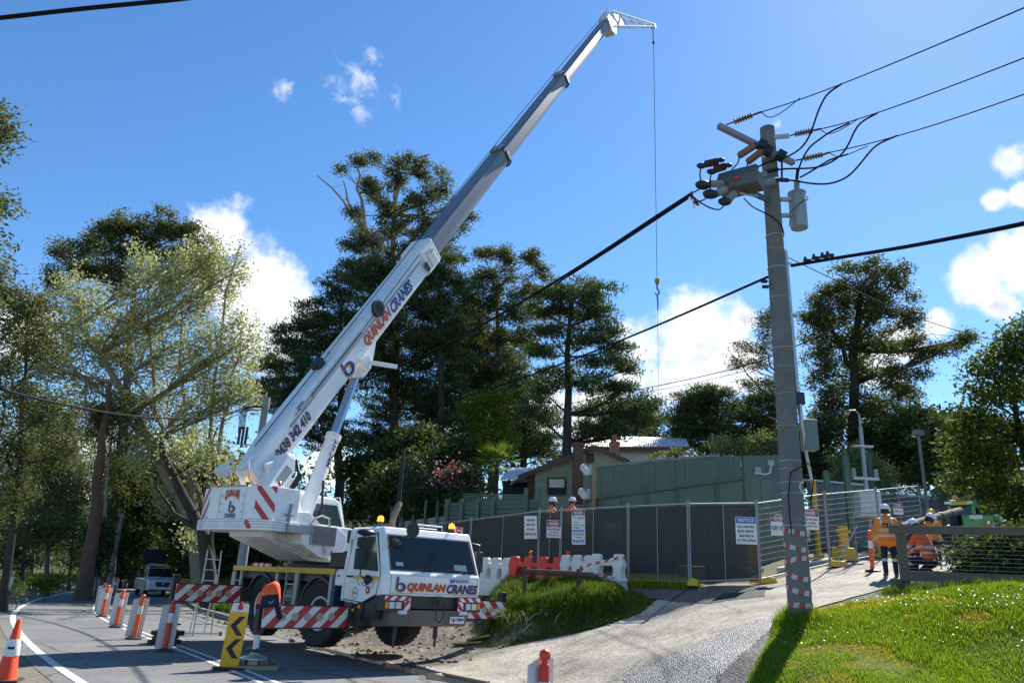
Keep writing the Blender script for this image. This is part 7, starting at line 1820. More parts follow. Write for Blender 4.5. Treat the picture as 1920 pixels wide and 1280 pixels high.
for i, (px, D, tp, bl, lab) in enumerate([(90, 40, [(95, 1085), (92, 980), (85, 860)], [(85, 860, 45, 40), (100, 920, 50, 44), (70, 985, 48, 44), (120, 1000, 40, 36)], 'scrubby olive tree left of the reddish trunk, behind the verge'), (40, 46, [(45, 1085), (50, 960), (60, 820)], [(40, 980, 60, 55), (20, 1035, 60, 40), (70, 900, 60, 55)], 'scrubby olive tree deepest at the far left'),
                                          (140, 50, [(135, 1085), (140, 980), (150, 880)], [(150, 900, 55, 55), (125, 960, 50, 55), (140, 1030, 50, 45)], 'scrubby olive tree just left of the reddish trunk'), (210, 58, [(215, 1085), (220, 980), (230, 880)], [(230, 880, 50, 50), (220, 950, 40, 55)], 'olive tree behind the slim weathered pole'), (60, 60, [(60, 1080), (70, 900), (80, 780)], [(70, 800, 80, 60), (150, 800, 70, 60), (30, 880, 70, 70), (110, 880, 80, 70)], 'tall olive tree behind the scrub at the far left')]):
    tree('scrub_tree', lab, 'oli', D, tp, bl, .14, BARK, group='scrub along the left verge', dens=1.1, lsc=1.15)
r = tree('tall_trunk_tree', 'tall leaning tree with a stout peeling reddish trunk on the bend', 'gum', 38, [(163, 1090), (172, 1000), (184, 920), (196, 820), (206, 720)], [(205, 760, 40, 40), (240, 780, 40, 40), (180, 800, 36, 40)], .40, BARKR, dens=.5)
r = tree('pale_trunk_tree', 'pale barked gum trunk just right of the reddish trunk', 'gum', 42, [(190, 1080), (196, 960), (203, 880), (212, 800)], [(215, 790, 40, 36), (240, 830, 34, 36)], .16, BARKP, dens=.5)
tree('bush', 'round grey green bush at the foot of the leaning pole', 'rho', 40, [(185, 1092), (185, 1040)], [(182, 1055, 26, 34), (190, 1020, 24, 34), (175, 1000, 18, 24), (192, 985, 14, 18)], .06, BARK, 'bush', dens=1.3)
tree('bush', 'bright yellow green bush on the left verge', 'yel', 35, [(88, 1100), (88, 1085)], [(82, 1094, 16, 9), (98, 1090, 14, 10)], .03, BARK, 'bush', dens=2.0, lsc=.7)
tree('bush', 'pale grey leafed bush near the far left guide post', 'pale', 28, [(38, 1110), (38, 1100)], [(35, 1103, 18, 8)], .03, BARK, 'bush', dens=2.0, lsc=.8)
for i, (px, D) in enumerate(((250, 62), (300, 66), (350, 60), (430, 58), (480, 54), (390, 50))):
    tree('dark_tree', ('dark dense tree behind the ute, left most', 'dark dense tree right behind the ute', 'dark dense tree behind the stems of the pale tree', 'dark dense tree left of the concrete pole', 'dark dense tree behind the crane boom foot', 'dark understory tree behind the trestle ladder')[i], 'dark', D, [(px, 1095), (px, 1000), (px + 6, 900)], [(px - 10, 890, 44, 40), (px + 24, 930, 44, 44), (px - 22, 970, 40, 40), (px + 10, 1020, 48, 40), (px, 1060, 44, 30)], .3, BARKD, group='dark trees behind the bend', dens=1.2, lsc=1.5)
tree('stem_tree', 'thick forked dark trunk at the roadside beneath the pale green crown', 'pop', 34, [(408, 1070), (385, 1010), (350, 940), (322, 880), (300, 820)], [(330, 850, 40, 30), (380, 860, 40, 36), (420, 930, 30, 36), (350, 1010, 24, 20)], .40, BARKD, bare=[[(400, 1050), (402, 960), (395, 880), (405, 800)], [(370, 990), (320, 960), (290, 900)]], dens=.6)

# --- centre
tree('gum_tree', 'tallest gum with bare dead twigs on its left side, behind the boom', 'gum', 68, [(742, 960), (738, 800), (735, 640), (732, 500), (738, 380), (745, 320)], [(678, 300, 20, 14), (690, 345, 24, 14), (700, 300, 12, 10), (770, 305, 34, 16), (800, 330, 36, 18), (830, 355, 26, 16), (745, 340, 32, 18), (790, 375, 44, 20), (720, 385, 36, 20), (745, 420, 44, 22), (800, 420, 40, 22), (690, 440, 30, 20), (665, 400, 18, 14), (705, 475, 40, 24), (765, 465, 46, 24), (825, 440, 30, 18), (885, 400, 14, 10), (868, 424, 14, 10), (660, 460, 26, 14), (655, 500, 30, 16), (850, 390, 24, 12), (645, 320, 10, 8), (700, 360, 26, 14), (850, 480, 30, 16), (670, 520, 34, 18)], .62, BARKP, dens=.9, lsc=1.35, bare=[[(728, 520), (690, 440), (650, 390), (615, 345), (595, 330)], [(700, 460), (665, 400), (640, 340)], [(690, 440), (672, 350), (668, 285)], [(735, 430), (750, 340), (745, 285)], [(730, 560), (680, 540), (635, 480)], [(740, 520), (820, 460), (880, 410)]], tw=1.3)
PINES = [('pine_tree', 'broad dark pine behind the upper boom, left of the tallest gum', 62, [(640, 980), (640, 760), (640, 560)], [(640, 545, 36, 20), (600, 580, 40, 22), (660, 590, 46, 22), (570, 610, 36, 20), (630, 630, 52, 24), (680, 640, 46, 26), (590, 660, 50, 24), (560, 700, 46, 24), (640, 690, 56, 26), (540, 740, 42, 24), (600, 740, 54, 28), (560, 790, 48, 28), (620, 810, 52, 30), (530, 640, 30, 18), (510, 690, 34, 20), (500, 740, 36, 24)]),
         ('pine_tree', 'dark pine directly behind the lettering on the boom', 66, [(740, 970), (742, 720), (748, 520)], [(730, 510, 44, 24), (690, 520, 40, 24), (770, 530, 46, 24), (720, 560, 54, 26), (790, 570, 50, 26), (700, 610, 52, 26), (770, 620, 56, 28), (740, 670, 60, 28), (810, 650, 50, 26), (700, 690, 50, 28), (780, 710, 60, 30), (720, 750, 60, 30), (810, 760, 50, 30), (760, 800, 66, 34), (700, 830, 56, 34), (800, 840, 60, 34), (740, 890, 66, 34)]),
         ('pine_tree', 'dark pine right of the boom top collar', 64, [(830, 960), (828, 720), (822, 540)], [(830, 490, 28, 18), (800, 520, 34, 18), (845, 530, 30, 20), (820, 570, 44, 22), (850, 610, 40, 22), (810, 640, 44, 24), (850, 680, 44, 24), (830, 740, 50, 28), (860, 800, 44, 30), (820, 860, 50, 34), (870, 870, 40, 30)]),
         ('pine_tree', 'wide flat crowned pine with tiered branches beside the chimneys', 56, [(1064, 840), (1066, 760), (1067, 660), (1072, 560)], [(1075, 538, 44, 11), (1035, 550, 34, 11), (1112, 548, 36, 11), (1072, 566, 50, 12), (1022, 582, 32, 12), (1125, 578, 36, 12), (1080, 600, 54, 12), (1028, 622, 38, 12), (1140, 615, 38, 12), (1100, 640, 46, 12), (1160, 650, 30, 11), (1020, 660, 34, 12), (1130, 680, 48, 12), (1175, 690, 28, 11), (1045, 696, 36, 11), (1110, 716, 56, 13), (1165, 735, 44, 12), (1200, 760, 36, 12), (1020, 730, 32, 12), (1110, 760, 54, 14), (1170, 780, 50, 14), (1215, 795, 26, 12), (1100, 800, 50, 14), (1010, 770, 36, 14), (1145, 812, 50, 12)]),
         ('pine_tree', 'dark pine filling the gap behind the twin headed gum', 74, [(900, 900), (900, 760), (900, 600)], [(880, 590, 34, 20), (860, 640, 40, 24), (910, 640, 44, 24), (950, 670, 44, 24), (890, 700, 50, 28), (940, 730, 50, 28), (870, 770, 50, 28), (960, 790, 50, 30), (910, 830, 56, 30)]),
         ('pine_tree', 'dark pine lowest in the row, above the tree fern', 68, [(1190, 870), (1190, 820), (1190, 770)], [(1180, 770, 34, 14), (1215, 790, 30, 16), (1160, 800, 40, 18), (1205, 820, 40, 18), (1150, 830, 36, 16), (1230, 825, 26, 14)]),
         ('pine_tree', 'low spreading dark pine left of the wide flat crowned pine', 66, [(985, 860), (985, 780), (985, 700)], [(985, 720, 40, 24), (960, 760, 40, 26), (1010, 790, 44, 28), (970, 820, 50, 30), (1020, 840, 40, 26), (940, 850, 40, 30)])]
for nm, lab, D, tp, bl in PINES: tree(nm, lab, 'pine', D, tp, bl, .5, BARKD, group='dark pines behind the houses', dens=1.25, lsc=1.32, limbs=1.4)
tree('gum_tree', 'twin headed gum between the boom and the flat crowned pine', 'gum', 70, [(932, 860), (935, 720), (936, 600), (925, 520)], [(908, 478, 26, 11), (940, 474, 20, 10), (955, 495, 18, 12), (905, 520, 26, 16), (935, 525, 30, 18), (1000, 488, 22, 14), (1015, 510, 18, 14), (985, 540, 28, 18), (1030, 545, 18, 12), (880, 550, 34, 22), (925, 570, 44, 24), (980, 580, 40, 24), (870, 600, 40, 26), (930, 630, 54, 30), (985, 630, 36, 26), (880, 660, 44, 30), (940, 690, 54, 30), (900, 730, 50, 30), (960, 740, 44, 30)], .45, BARK, dens=1.15, lsc=1.35)
tree('yellow_green_tree', 'dense yellow green conical tree above the bushes', 'yel', 46, [(920, 890), (922, 820), (925, 760)], [(885, 760, 22, 20), (910, 750, 26, 24), (942, 745, 20, 26), (890, 790, 30, 26), (935, 785, 30, 28), (915, 820, 36, 28), (948, 825, 22, 24), (890, 835, 26, 22), (905, 860, 30, 18)], .18, BARKD, dens=1.0, lsc=1.1)
for i, (px, py, D) in enumerate(((770, 860, 50), (830, 880, 46), (700, 900, 50), (760, 920, 44))): tree('dark_tree', ('dark tree left of the black pole', 'dark tree behind the glossy bushes', 'dark tree behind the operator cab', 'low dark tree at the foot of the black pole')[i], 'dark', D, [(px, 985), (px, 930), (px, 880)], [(px - 30, py - 10, 40, 34), (px + 20, py - 30, 40, 34), (px + 4, py + 20, 46, 34), (px - 20, py + 45, 44, 30), (px + 36, py + 30, 36, 34)], .2, BARKD, group='dark trees behind the crane', dens=1.3, lsc=1.3)
tree('rhododendron_bush', 'glossy leaved bush left of the two beside the palm', 'rho', 37, [(800, 975), (800, 920)], [(790, 890, 32, 26), (825, 905, 30, 28), (775, 925, 32, 28), (815, 935, 34, 24), (790, 950, 40, 20), (760, 950, 30, 20)], .08, BARK, 'bush', dens=1.1)
tree('rhododendron_bush', 'glossy leaved bush just left of the palm', 'rho', 36, [(872, 960), (872, 915)], [(855, 890, 26, 20), (890, 895, 28, 20), (850, 915, 30, 20), (885, 920, 34, 20), (870, 940, 40, 14)], .08, BARK, 'bush', dens=1.1)
fr = rng.normal(0, 1, (260, 3)) * np.array([.45, .3, .35]) + at(845, 890, 36); V_, F_ = leaf_quads(fr, .14, .12); o = build_np('blossom_cluster', V_, F_, FLOWER); tag(o, 'pink blossoms between the two glossy bushes', 'blossom', kind='stuff')
# --- right of the hook line
for nm, lab, D, tp, bl in [('pine_tree', 'round topped dark pine above the long corrugated roof', 60, [(1325, 850), (1325, 800), (1322, 760)], [(1310, 740, 38, 14), (1345, 745, 34, 14), (1285, 760, 34, 16), (1330, 768, 44, 18), (1270, 790, 28, 18), (1370, 775, 30, 16), (1320, 800, 50, 18), (1280, 815, 36, 16), (1365, 810, 36, 18), (1330, 830, 40, 14)]), ('pine_tree', 'dark pine close to the left of the power pole', 58, [(1420, 850), (1420, 800), (1415, 760)], [(1405, 765, 34, 16), (1440, 750, 30, 18), (1400, 795, 40, 20), (1445, 790, 36, 22), (1390, 825, 40, 18), (1440, 825, 36, 18)])]: tree(nm, lab, 'pine', D, tp, bl, .4, BARKD, group='dark pines behind the houses', dens=1.3, lsc=1.3, limbs=1.3)
tree('sparse_tree', 'sparse wiry tree leaning out just left of the power pole', 'gum', 48, [(1470, 860), (1468, 780), (1466, 700), (1462, 620)], [(1440, 600, 20, 12), (1425, 625, 16, 10), (1400, 655, 20, 9), (1385, 680, 20, 9), (1425, 680, 24, 10), (1440, 650, 18, 12), (1400, 720, 20, 10), (1435, 720, 24, 12), (1450, 590, 16, 12)], .2, BARKD, dens=.8, limbs=1.6, lsc=.9, bare=[[(1466, 760), (1430, 730), (1395, 690), (1372, 690)], [(1466, 720), (1435, 660), (1410, 640)], [(1466, 800), (1430, 770), (1400, 765)]])
tree('gum_tree', 'large many headed gum tree right of the power pole', 'gumb', 54, [(1592, 900), (1596, 800), (1600, 700), (1606, 600), (1615, 540)], [(1600, 505, 34, 12), (1640, 502, 32, 13), (1672, 510, 28, 14), (1690, 530, 16, 12), (1570, 540, 30, 20), (1545, 560, 32, 20), (1610, 550, 44, 20), (1655, 555, 36, 18), (1530, 590, 28, 26), (1575, 590, 46, 26), (1630, 590, 46, 26), (1685, 575, 32, 20), (1705, 600, 26, 20), (1535, 640, 32, 30), (1590, 640, 50, 30), (1650, 640, 44, 28), (1700, 640, 30, 18), (1540, 690, 40, 30), (1600, 700, 54, 34), (1660, 700, 44, 28), (1545, 745, 44, 32), (1610, 760, 54, 34), (1670, 760, 50, 30), (1720, 720, 26, 18), (1740, 665, 26, 13), (1770, 655, 26, 12), (1800, 640, 24, 12), (1815, 630, 14, 8), (1730, 770, 30, 22), (1570, 800, 50, 30), (1640, 810, 54, 30), (1700, 810, 40, 26)], .6, BARKD, dens=.85, lsc=1.3, bare=[[(1600, 720), (1670, 690), (1740, 670), (1800, 645)], [(1600, 690), (1560, 620), (1540, 570)], [(1606, 640), (1650, 560), (1680, 520)], [(1606, 620), (1625, 560), (1640, 510)]])
for i, (px, py, D) in enumerate(((1720, 840, 50), (1780, 850, 44), (1670, 850, 52), (1840, 880, 36), (1520, 850, 52))): tree('dark_tree', ('dark tree behind the slim light pole', 'dark tree between the light pole and the right edge tree', 'dark tree behind the switch gear', 'dark tree above the green machine', 'dark tree right behind the box on the power pole')[i], 'dark', D, [(px, 960), (px, 900), (px, 860)], [(px - 30, py - 30, 36, 32), (px + 22, py - 40, 36, 32), (px, py, 44, 34), (px - 26, py + 30, 40, 30), (px + 28, py + 28, 40, 30)], .2, BARKD, group='dark trees behind the substation', dens=1.4, lsc=1.3)
tree('leafy_tree', 'near glossy tree with yellow green tips filling the right edge', 'edge', 27, [(1965, 1090), (1950, 980), (1930, 880), (1905, 780), (1895, 690)], [(1902, 632, 26, 12), (1937, 612, 30, 14), (1867, 662, 26, 12), (1912, 668, 36, 16), (1837, 690, 24, 11), (1882, 704, 34, 15), (1947, 668, 30, 22), (1822, 730, 24, 11), (1862, 745, 36, 15), (1917, 738, 36, 22), (1812, 775, 26, 12), (1852, 795, 38, 16), (1907, 800, 44, 22), (1797, 815, 24, 11), (1837, 842, 40, 16), (1892, 862, 46, 22), (1812, 870, 30, 12), (1860, 905, 40, 14), (1920, 920, 40, 26), (1982, 820, 50, 50), (1997, 700, 50, 50), (1980, 920, 40, 40), (1810, 903, 30, 10), (1890, 950, 40, 16), (1935, 980, 40, 24), (1850, 925, 30, 10)], .22, BARKD, dens=1.7, lsc=1.0, depth=.9, limbs=1.5)
for i, (px, py) in enumerate(((1352, 838), (1386, 842), (1412, 836), (1436, 838), (1456, 842))): tree('pale_shrub', ('pale shrub above the green wall, left most of the row', 'second pale shrub from the left above the green wall', 'middle pale shrub above the green wall', 'fourth pale shrub above the green wall', 'pale shrub above the green wall touching the power pole')[i], 'pale', 40, [(px, 875), (px, 850)], [(px - 5, py - 8, 14, 14), (px + 6, py, 14, 14), (px - 2, py + 12, 18, 12)], .06, BARK, 'shrub', 'pale shrubs above the green wall', dens=1.5)
tree('pale_shrub', 'large pale flowering shrub right of the power pole behind the switch pole', 'pale', 40, [(1600, 930), (1600, 890)], [(1575, 870, 22, 22), (1610, 855, 26, 20), (1590, 885, 28, 24), (1640, 870, 24, 24), (1660, 890, 20, 24), (1630, 900, 28, 22), (1665, 910, 22, 16), (1570, 900, 22, 18)], .08, BARK, 'shrub', dens=1.2)
tree('bush', 'dark low bush behind the timber fence wires', 'dark', 17.2, [(1870, 1075), (1870, 1055)], [(1840, 1042, 26, 16), (1880, 1030, 30, 20), (1920, 1025, 36, 24), (1850, 1066, 36, 14), (1905, 1064, 40, 16), (1960, 1040, 30, 24)], .05, BARKD, 'bush', dens=4.0, lsc=.6)


# palm and tree fern
def fan_plant(name, label, px, pyb, pyc, D, n, L, m, cat, fern=False):
    b = at(px, pyb, D); c = at(px, pyc, D); g = float(Z(b[0], b[1])); r = empty(name, (b[0], b[1], min(g, b[2])), 0, label, cat); o_ = np.array(r.location)
    MB().tube([(0, 0, -.1), tuple(c - o_)], [.14, .11], 10).build('trunk', BARKD, r, smooth=True)
    for k in range(n):
        a = 2 * math.pi * k / n * 1.9 + rng.uniform(-.2, .2); el = rng.uniform(-.3, 1.2) if not fern else rng.uniform(.1, .6); d = np.array([math.cos(a) * math.cos(el), math.sin(a) * math.cos(el), math.sin(el)])
        mb = MB(); p = c - o_; side = np.cross(d, [0, 0, 1]); side /= np.linalg.norm(side) + 1e-6; upv = np.cross(side, d)
        if fern:
            pts = [p + d * L * t + np.array([0, 0, -.55 * L * t * t]) for t in np.linspace(0, 1, 8)]; mb.tube([tuple(q) for q in pts], .012, 4)
            for i in range(1, 8):
                w_ = .26 * math.sin(math.pi * i / 8.5) + .05
                for sg in (-1, 1): mb.quad(tuple(pts[i]), tuple(pts[i] + side * sg * w_ + [0, 0, -.05]), tuple(pts[i] + side * sg * w_ * .9 + d * .06), tuple(pts[i] - d * .08))
        else:
            hub = p + d * L * .55 + np.array([0, 0, -.06]); mb.tube([tuple(p), tuple(hub)], .012, 4)
            for j in range(13):
                q = (j - 6) / 6 * 1.25; e = d * math.cos(q) + side * math.sin(q); tip = hub + e * L * .6 * (1 - .15 * abs(q)) + np.array([0, 0, -.14 * L]); s2_ = np.cross(e, upv); s2_ = s2_ / (np.linalg.norm(s2_) + 1e-6) * .03
                mb.add([tuple(hub), tuple((hub + tip) / 2 + s2_ + upv * .02), tuple(tip), tuple((hub + tip) / 2 - s2_)], [(0, 1, 2, 3)])
        mb.build('frond', m, r)
    return r


fan_plant('fan_palm', 'bright green fan palm beside the white lean-to roof', 932, 930, 868, 38, 22, 1.35, leafmat('palm_leaves', (.06, .11, .02), (.15, .20, .05), .35), 'palm')
fan_plant('tree_fern', 'tree fern with arching fronds above the green building roof', 1268, 875, 850, 38, 18, 1.7, leafmat('fern_fronds', (.06, .08, .02), (.16, .16, .06), .35), 'tree fern', True)

# far off woods that close the view
fx = np.linspace(-420, 2300, 150); W_C = []
for x in fx:
    for k in range(4):
        D = rng.uniform(84, 120); py = rng.uniform(860, 1120) + max(0, (abs(x - 900) - 700)) * .02
        c = at(x + rng.normal(0, 12), py, D); W_C.append(c)
W_C = np.array(W_C); W_C[:, 2] = np.maximum(W_C[:, 2], .5); n = len(W_C) * 95
C_ = np.repeat(W_C, 95, 0) + rng.normal(0, 1, (n, 3)) * np.array([1.9, 2.0, 1.9]); V_, F_ = leaf_quads(C_, .75, .36)
o = build_np('woodland', V_, F_, LEAF_DARK, kind='stuff'); tag(o, 'dark woodland far behind the houses and the bend', 'woodland'); TREE_F += len(F_)

# ================================================================== PEOPLE
def capsules(segs):
    mb = MB()
    for s_ in segs:
        a, b = V3(s_[0]), V3(s_[1]); r0, r1 = s_[2], s_[3]; d = b - a; L = d.length
        if L < 1e-4: mb.sph(tuple(a), r0, n=14, m=10); continue
        d.normalize(); pts = []; rs = []
        for t in (-.98, -.8, -.5, 0): pts.append(a + d * (r0 * t)); rs.append(r0 * math.sqrt(max(0, 1 - t * t)) + .001)
        for t in (0, .5, .8, .98): pts.append(b + d * (r1 * t)); rs.append(r1 * math.sqrt(max(0, 1 - t * t)) + .001)
        mb.tube(pts, rs, 14)
    return mb


def person(name, label, P, rz, segs, mats, s=1.0, group='site workers', helmet=None, head=(0, .02, 1.66), hdir=(0, 1, 0), hands=(), voxel=.020, hair=True, extras=None):
    """segs: (p0, p1, r0, r1, material index, [bands (t0, t1, material index)]). One continuous body grown round the limbs."""
    root = empty(name, P, rz, label, 'person', group); root.scale = (s, s, s)
    hx = np.array(head, float); hd = np.array(hdir, float); hd /= np.linalg.norm(hd); rt = np.cross(hd, [0, 0, 1.0]); rt /= np.linalg.norm(rt) + 1e-9; up = np.cross(rt, hd)
    hs_ = [(hx + up * .04, hx + up * .055 + hd * -.01, .093, .090, 2), (hx - up * .03 + hd * .02, hx - up * .075 + hd * .045, .072, .048, 2), (hx + hd * .09 + up * .015, hx + hd * .112 - up * .012, .012, .017, 2),
           (hx + rt * .092, hx + rt * .095 - up * .03, .016, .012, 2), (hx - rt * .092, hx - rt * .095 - up * .03, .016, .012, 2), (hx + hd * .08 - up * .045, hx + hd * .082 - up * .045, .02, .02, 2)]
    allseg = list(segs) + hs_
    tmp = capsules(allseg).build('tmp', mats); rm = tmp.modifiers.new('r', 'REMESH'); rm.mode = 'VOXEL'; rm.voxel_size = voxel; rm.use_smooth_shade = True
    sm = tmp.modifiers.new('s', 'SMOOTH'); sm.factor = .5; sm.iterations = 3
    bpy.context.view_layer.update()
    me = bpy.data.meshes.new_from_object(tmp.evaluated_get(bpy.context.evaluated_depsgraph_get())); bpy.data.objects.remove(tmp)
    n = len(me.polygons); c = np.empty(n * 3); me.polygons.foreach_get('center', c); c = c.reshape(-1, 3); best = np.full(n, 1e9); mi = np.zeros(n, int)
    for sg in allseg:
        a, b = np.array(sg[0], float), np.array(sg[1], float); d = b - a; L2 = max(d @ d, 1e-9); t = np.clip((c - a) @ d / L2, 0, 1)
        dist = np.linalg.norm(c - a - t[:, None] * d, axis=1) - (sg[2] + (sg[3] - sg[2]) * t); k = dist < best; best[k] = dist[k]; mi[k] = sg[4]
        for t0, t1, m2 in (sg[5] if len(sg) > 5 else ()): q = k & (t >= t0) & (t <= t1); mi[q] = m2
    if extras is not None: mi = extras(c, mi)
    me.materials.clear()
    for m in mats: me.materials.append(m)
    me.polygons.foreach_set('material_index', mi.astype(np.int32)); me.polygons.foreach_set('use_smooth', np.ones(n, bool)); me.update(); me.name = 'body'
    body = bpy.data.objects.new('body', me); col.objects.link(body); body.parent = root
    Mh = Matrix(((rt[0], hd[0], up[0], hx[0]), (rt[1], hd[1], up[1], hx[1]), (rt[2], hd[2], up[2], hx[2]), (0, 0, 0, 1)))
    for sx in (-1, 1): MB().sph((sx * .035, .088, .02), .011, n=8, m=6).build('eye', INK, body, M=Mh, smooth=True)
    MB().quad((-.025, .102, -.047), (.025, .102, -.047), (.025, .102, -.040), (-.025, .102, -.040)).build('mouth', REDL, body, M=Mh)
    if hair: MB().lathe([(.100, -.05), (.104, .0), (.10, .06)], 16).build('hair', HAIRM, root, M=Mh @ Matrix.Translation((0, -.022, .0)), smooth=True)
    if helmet is not None:
        h = MB().lathe([(.112, .045), (.118, .05), (.122, .08), (.115, .125), (.09, .165), (.045, .19), (.001, .195)], 20); h.build('helmet', helmet, root, M=Mh @ Matrix.Diagonal((1, 1.15, 1, 1)), smooth=True); ho_ = root.children[-1]
        br = MB().lathe([(.10, .045), (.145, .040), (.150, .048), (.11, .06)], 20); br.build('helmet_brim', helmet, ho_, M=Mh @ Matrix.Translation((0, .02, 0)) @ Matrix.Diagonal((1, 1.2, 1, 1)), smooth=True)
        MB().bx(-.02, .02, -.09, .09, .175, .205).build('helmet_ridge', helmet, ho_, M=Mh, bevel=.008)
    for wrist, dirn in hands:              # palm, four unequal curled fingers and a thumb off its side
        w_ = V3(wrist); d = Vector(dirn).normalized(); sd = d.cross(Vector((0, 0, 1))); sd = sd.normalized() if sd.length > .1 else Vector((1, 0, 0)); nn = sd.cross(d)
        hb = MB(); hb.loft([[tuple(w_ + d * t + sd * x * w2 + nn * y * th) for x, y in ((-1, -.6), (1, -.6), (1, .6), (-1, .6))] for t, w2, th in ((-.02, .026, .022), (.03, .038, .02), (.09, .042, .018))])
        for k, (o_, L_) in enumerate(((-.031, .060), (-.010, .072), (.011, .068), (.031, .052))):
            p = w_ + d * .088 + sd * o_; hb.tube([p, p + d * L_ * .5 - nn * .008, p + d * L_ * .85 - nn * .026, p + d * L_ - nn * .045], [.010, .0095, .009, .007], 6)
        p = w_ + d * .03 + sd * .036; hb.tube([p, p + sd * .022 + d * .03, p + sd * .024 + d * .06 - nn * .01], [.012, .011, .008], 6)
        hb.build('hand', SKIN, root, smooth=True, bevel=0)
    return root


def stand(spread=.11, la=((-.21, 0, 1.41), (-.30, -.03, 1.14), (-.26, .10, .90)), ra=((.21, 0, 1.41), (.30, -.03, 1.14), (.27, .14, .93)), lean=0.0):
    J, T_, B_, R_, S_ = 0, 1, 3, 4, 2
    g = []
    g += [((-.10, 0, 1.06), (.10, 0, 1.06), .140, .140, J, []), ((-.12, .01, 1.28), (.12, .01, 1.28), .135, .135, J, []), ((0, 0, .98), (0, 0, 1.40), .165, .155, J, []), ((-.17, 0, 1.41), (.17, 0, 1.41), .085, .085, J, []),
          ((-.10, 0, .88), (.10, 0, .88), .145, .145, J, []), ((0, .0, 1.44), (0, .01, 1.56), .066, .060, S_, [])]
    for sx, (a, b, c) in ((-1, la), (1, ra)):
        g += [(a, b, .072, .058, J, []), (b, c, .058, .046, J, [(.55, .75, R_)])]
        g += [((sx * .095, 0, .88), (sx * spread, .02, .50), .105, .076, T_, []), ((sx * spread, .02, .50), (sx * spread, -.02, .10), .074, .060, T_, [(.12, .30, R_)]), ((sx * spread, -.03, .055), (sx * (spread + .02), .15, .045), .055, .045, B_, [])]
    return g


def hv_extra(z0=.76, zsplit=None, bands=((1.00, 1.05), (1.14, 1.19)), straps=True):
    def f(c, mi):
        j = mi == 0
        for a, b in bands: mi[j & (c[:, 2] > a) & (c[:, 2] < b) & (np.abs(c[:, 0]) < .26)] = 4
        if straps: mi[j & (np.abs(np.abs(c[:, 0]) - .13) < .028) & (c[:, 2] > 1.30) & (c[:, 2] < 1.6)] = 4
        return mi
    return f


MW_ = [HIVIS, NAVYC, SKIN, BOOT, REFL]; MR_ = [HIVISR, NAVYC, SKIN, BOOT, REFL]
# the standing worker seen from behind
P = at(1672, 1083, 18.5); P[2] = Z(P[0], P[1]); top = at(1672, 938, 18.5)[2]
w1 = person('person', 'worker in orange jacket, navy trousers and white helmet standing with back turned', P, face_cam(P) + .12, stand(.12), MW_, (top - P[2]) / 1.87, helmet=HELM, head=(.01, .03, 1.66), hdir=(.35, 1, -.1), hands=(((-.26, .10, .88), (0, .3, -1)), ((.27, .15, .92), (-.1, .8, -.6))), extras=hv_extra(), voxel=.017)
lg = MB().quad((-.11, -.168, 1.235), (.11, -.168, 1.235), (.11, -.160, 1.34), (-.11, -.160, 1.34)).build('back_patch', INK, w1)
MB().bx(-.10, -.01, -.176, -.17, 1.27, 1.285).build('patch_print', SIGNW, lg); MB().add([(.03, -.176, 1.255), (.05, -.176, 1.255), (.09, -.172, 1.325), (.03, -.172, 1.325)], [(0, 1, 2, 3)]).build('patch_print', HIVIS, lg)
# kneeling worker in red orange, facing left
P = at(1748, 1080, 18.0); P[2] = Z(P[0], P[1])
kn = [((-.08, .0, .50), (.08, .0, .50), .15, .15, 0, []), ((-.10, .10, .74), (.10, .10, .74), .145, .145, 0, []), ((0, .0, .48), (0, .16, .90), .165, .155, 0, []), ((-.17, .17, .92), (.17, .17, .92), .085, .085, 0, []), ((0, .0, .36), (0, 0, .45), .17, .16, 1, []), ((0, .19, .95), (0, .24, 1.05), .064, .06, 2, []),
      ((-.20, .18, .90), (-.26, .34, .66), .07, .058, 0, []), ((-.26, .34, .66), (-.20, .55, .52), .056, .045, 0, [(.5, .75, 4)]), ((.20, .18, .90), (.26, .34, .68), .07, .058, 0, []), ((.26, .34, .68), (.16, .56, .56), .056, .045, 0, [(.5, .75, 4)]),
      ((-.10, .02, .36), (-.14, .42, .38), .10, .078, 1, []), ((-.14, .42, .38), (-.14, .38, .09), .074, .058, 1, [(.2, .45, 4)]), ((-.14, .36, .05), (-.15, .55, .045), .055, .045, 3, []), ((.10, .0, .34), (.14, .32, .09), .10, .078, 1, []), ((.14, .32, .08), (.14, -.08, .10), .072, .058, 1, [(.4, .6, 4)]), ((.14, -.12, .10), (.14, -.18, .03), .05, .04, 3, [])]


def kn_extra(c, mi):
    j = mi == 0
    for a, b in ((.50, .55), (.64, .69)): mi[j & (c[:, 2] > a) & (c[:, 2] < b)] = 4
    return mi


person('person', 'worker in red orange jacket kneeling beside the garden wires', P, face_cam(P) + 1.15, kn, MR_, 1.05, helmet=HELM, head=(0, .28, 1.13), hdir=(0, 1, -.5), hands=(((-.20, .56, .51), (.2, 1, -.4)), ((.16, .57, .55), (-.1, 1, -.3))), extras=kn_extra)
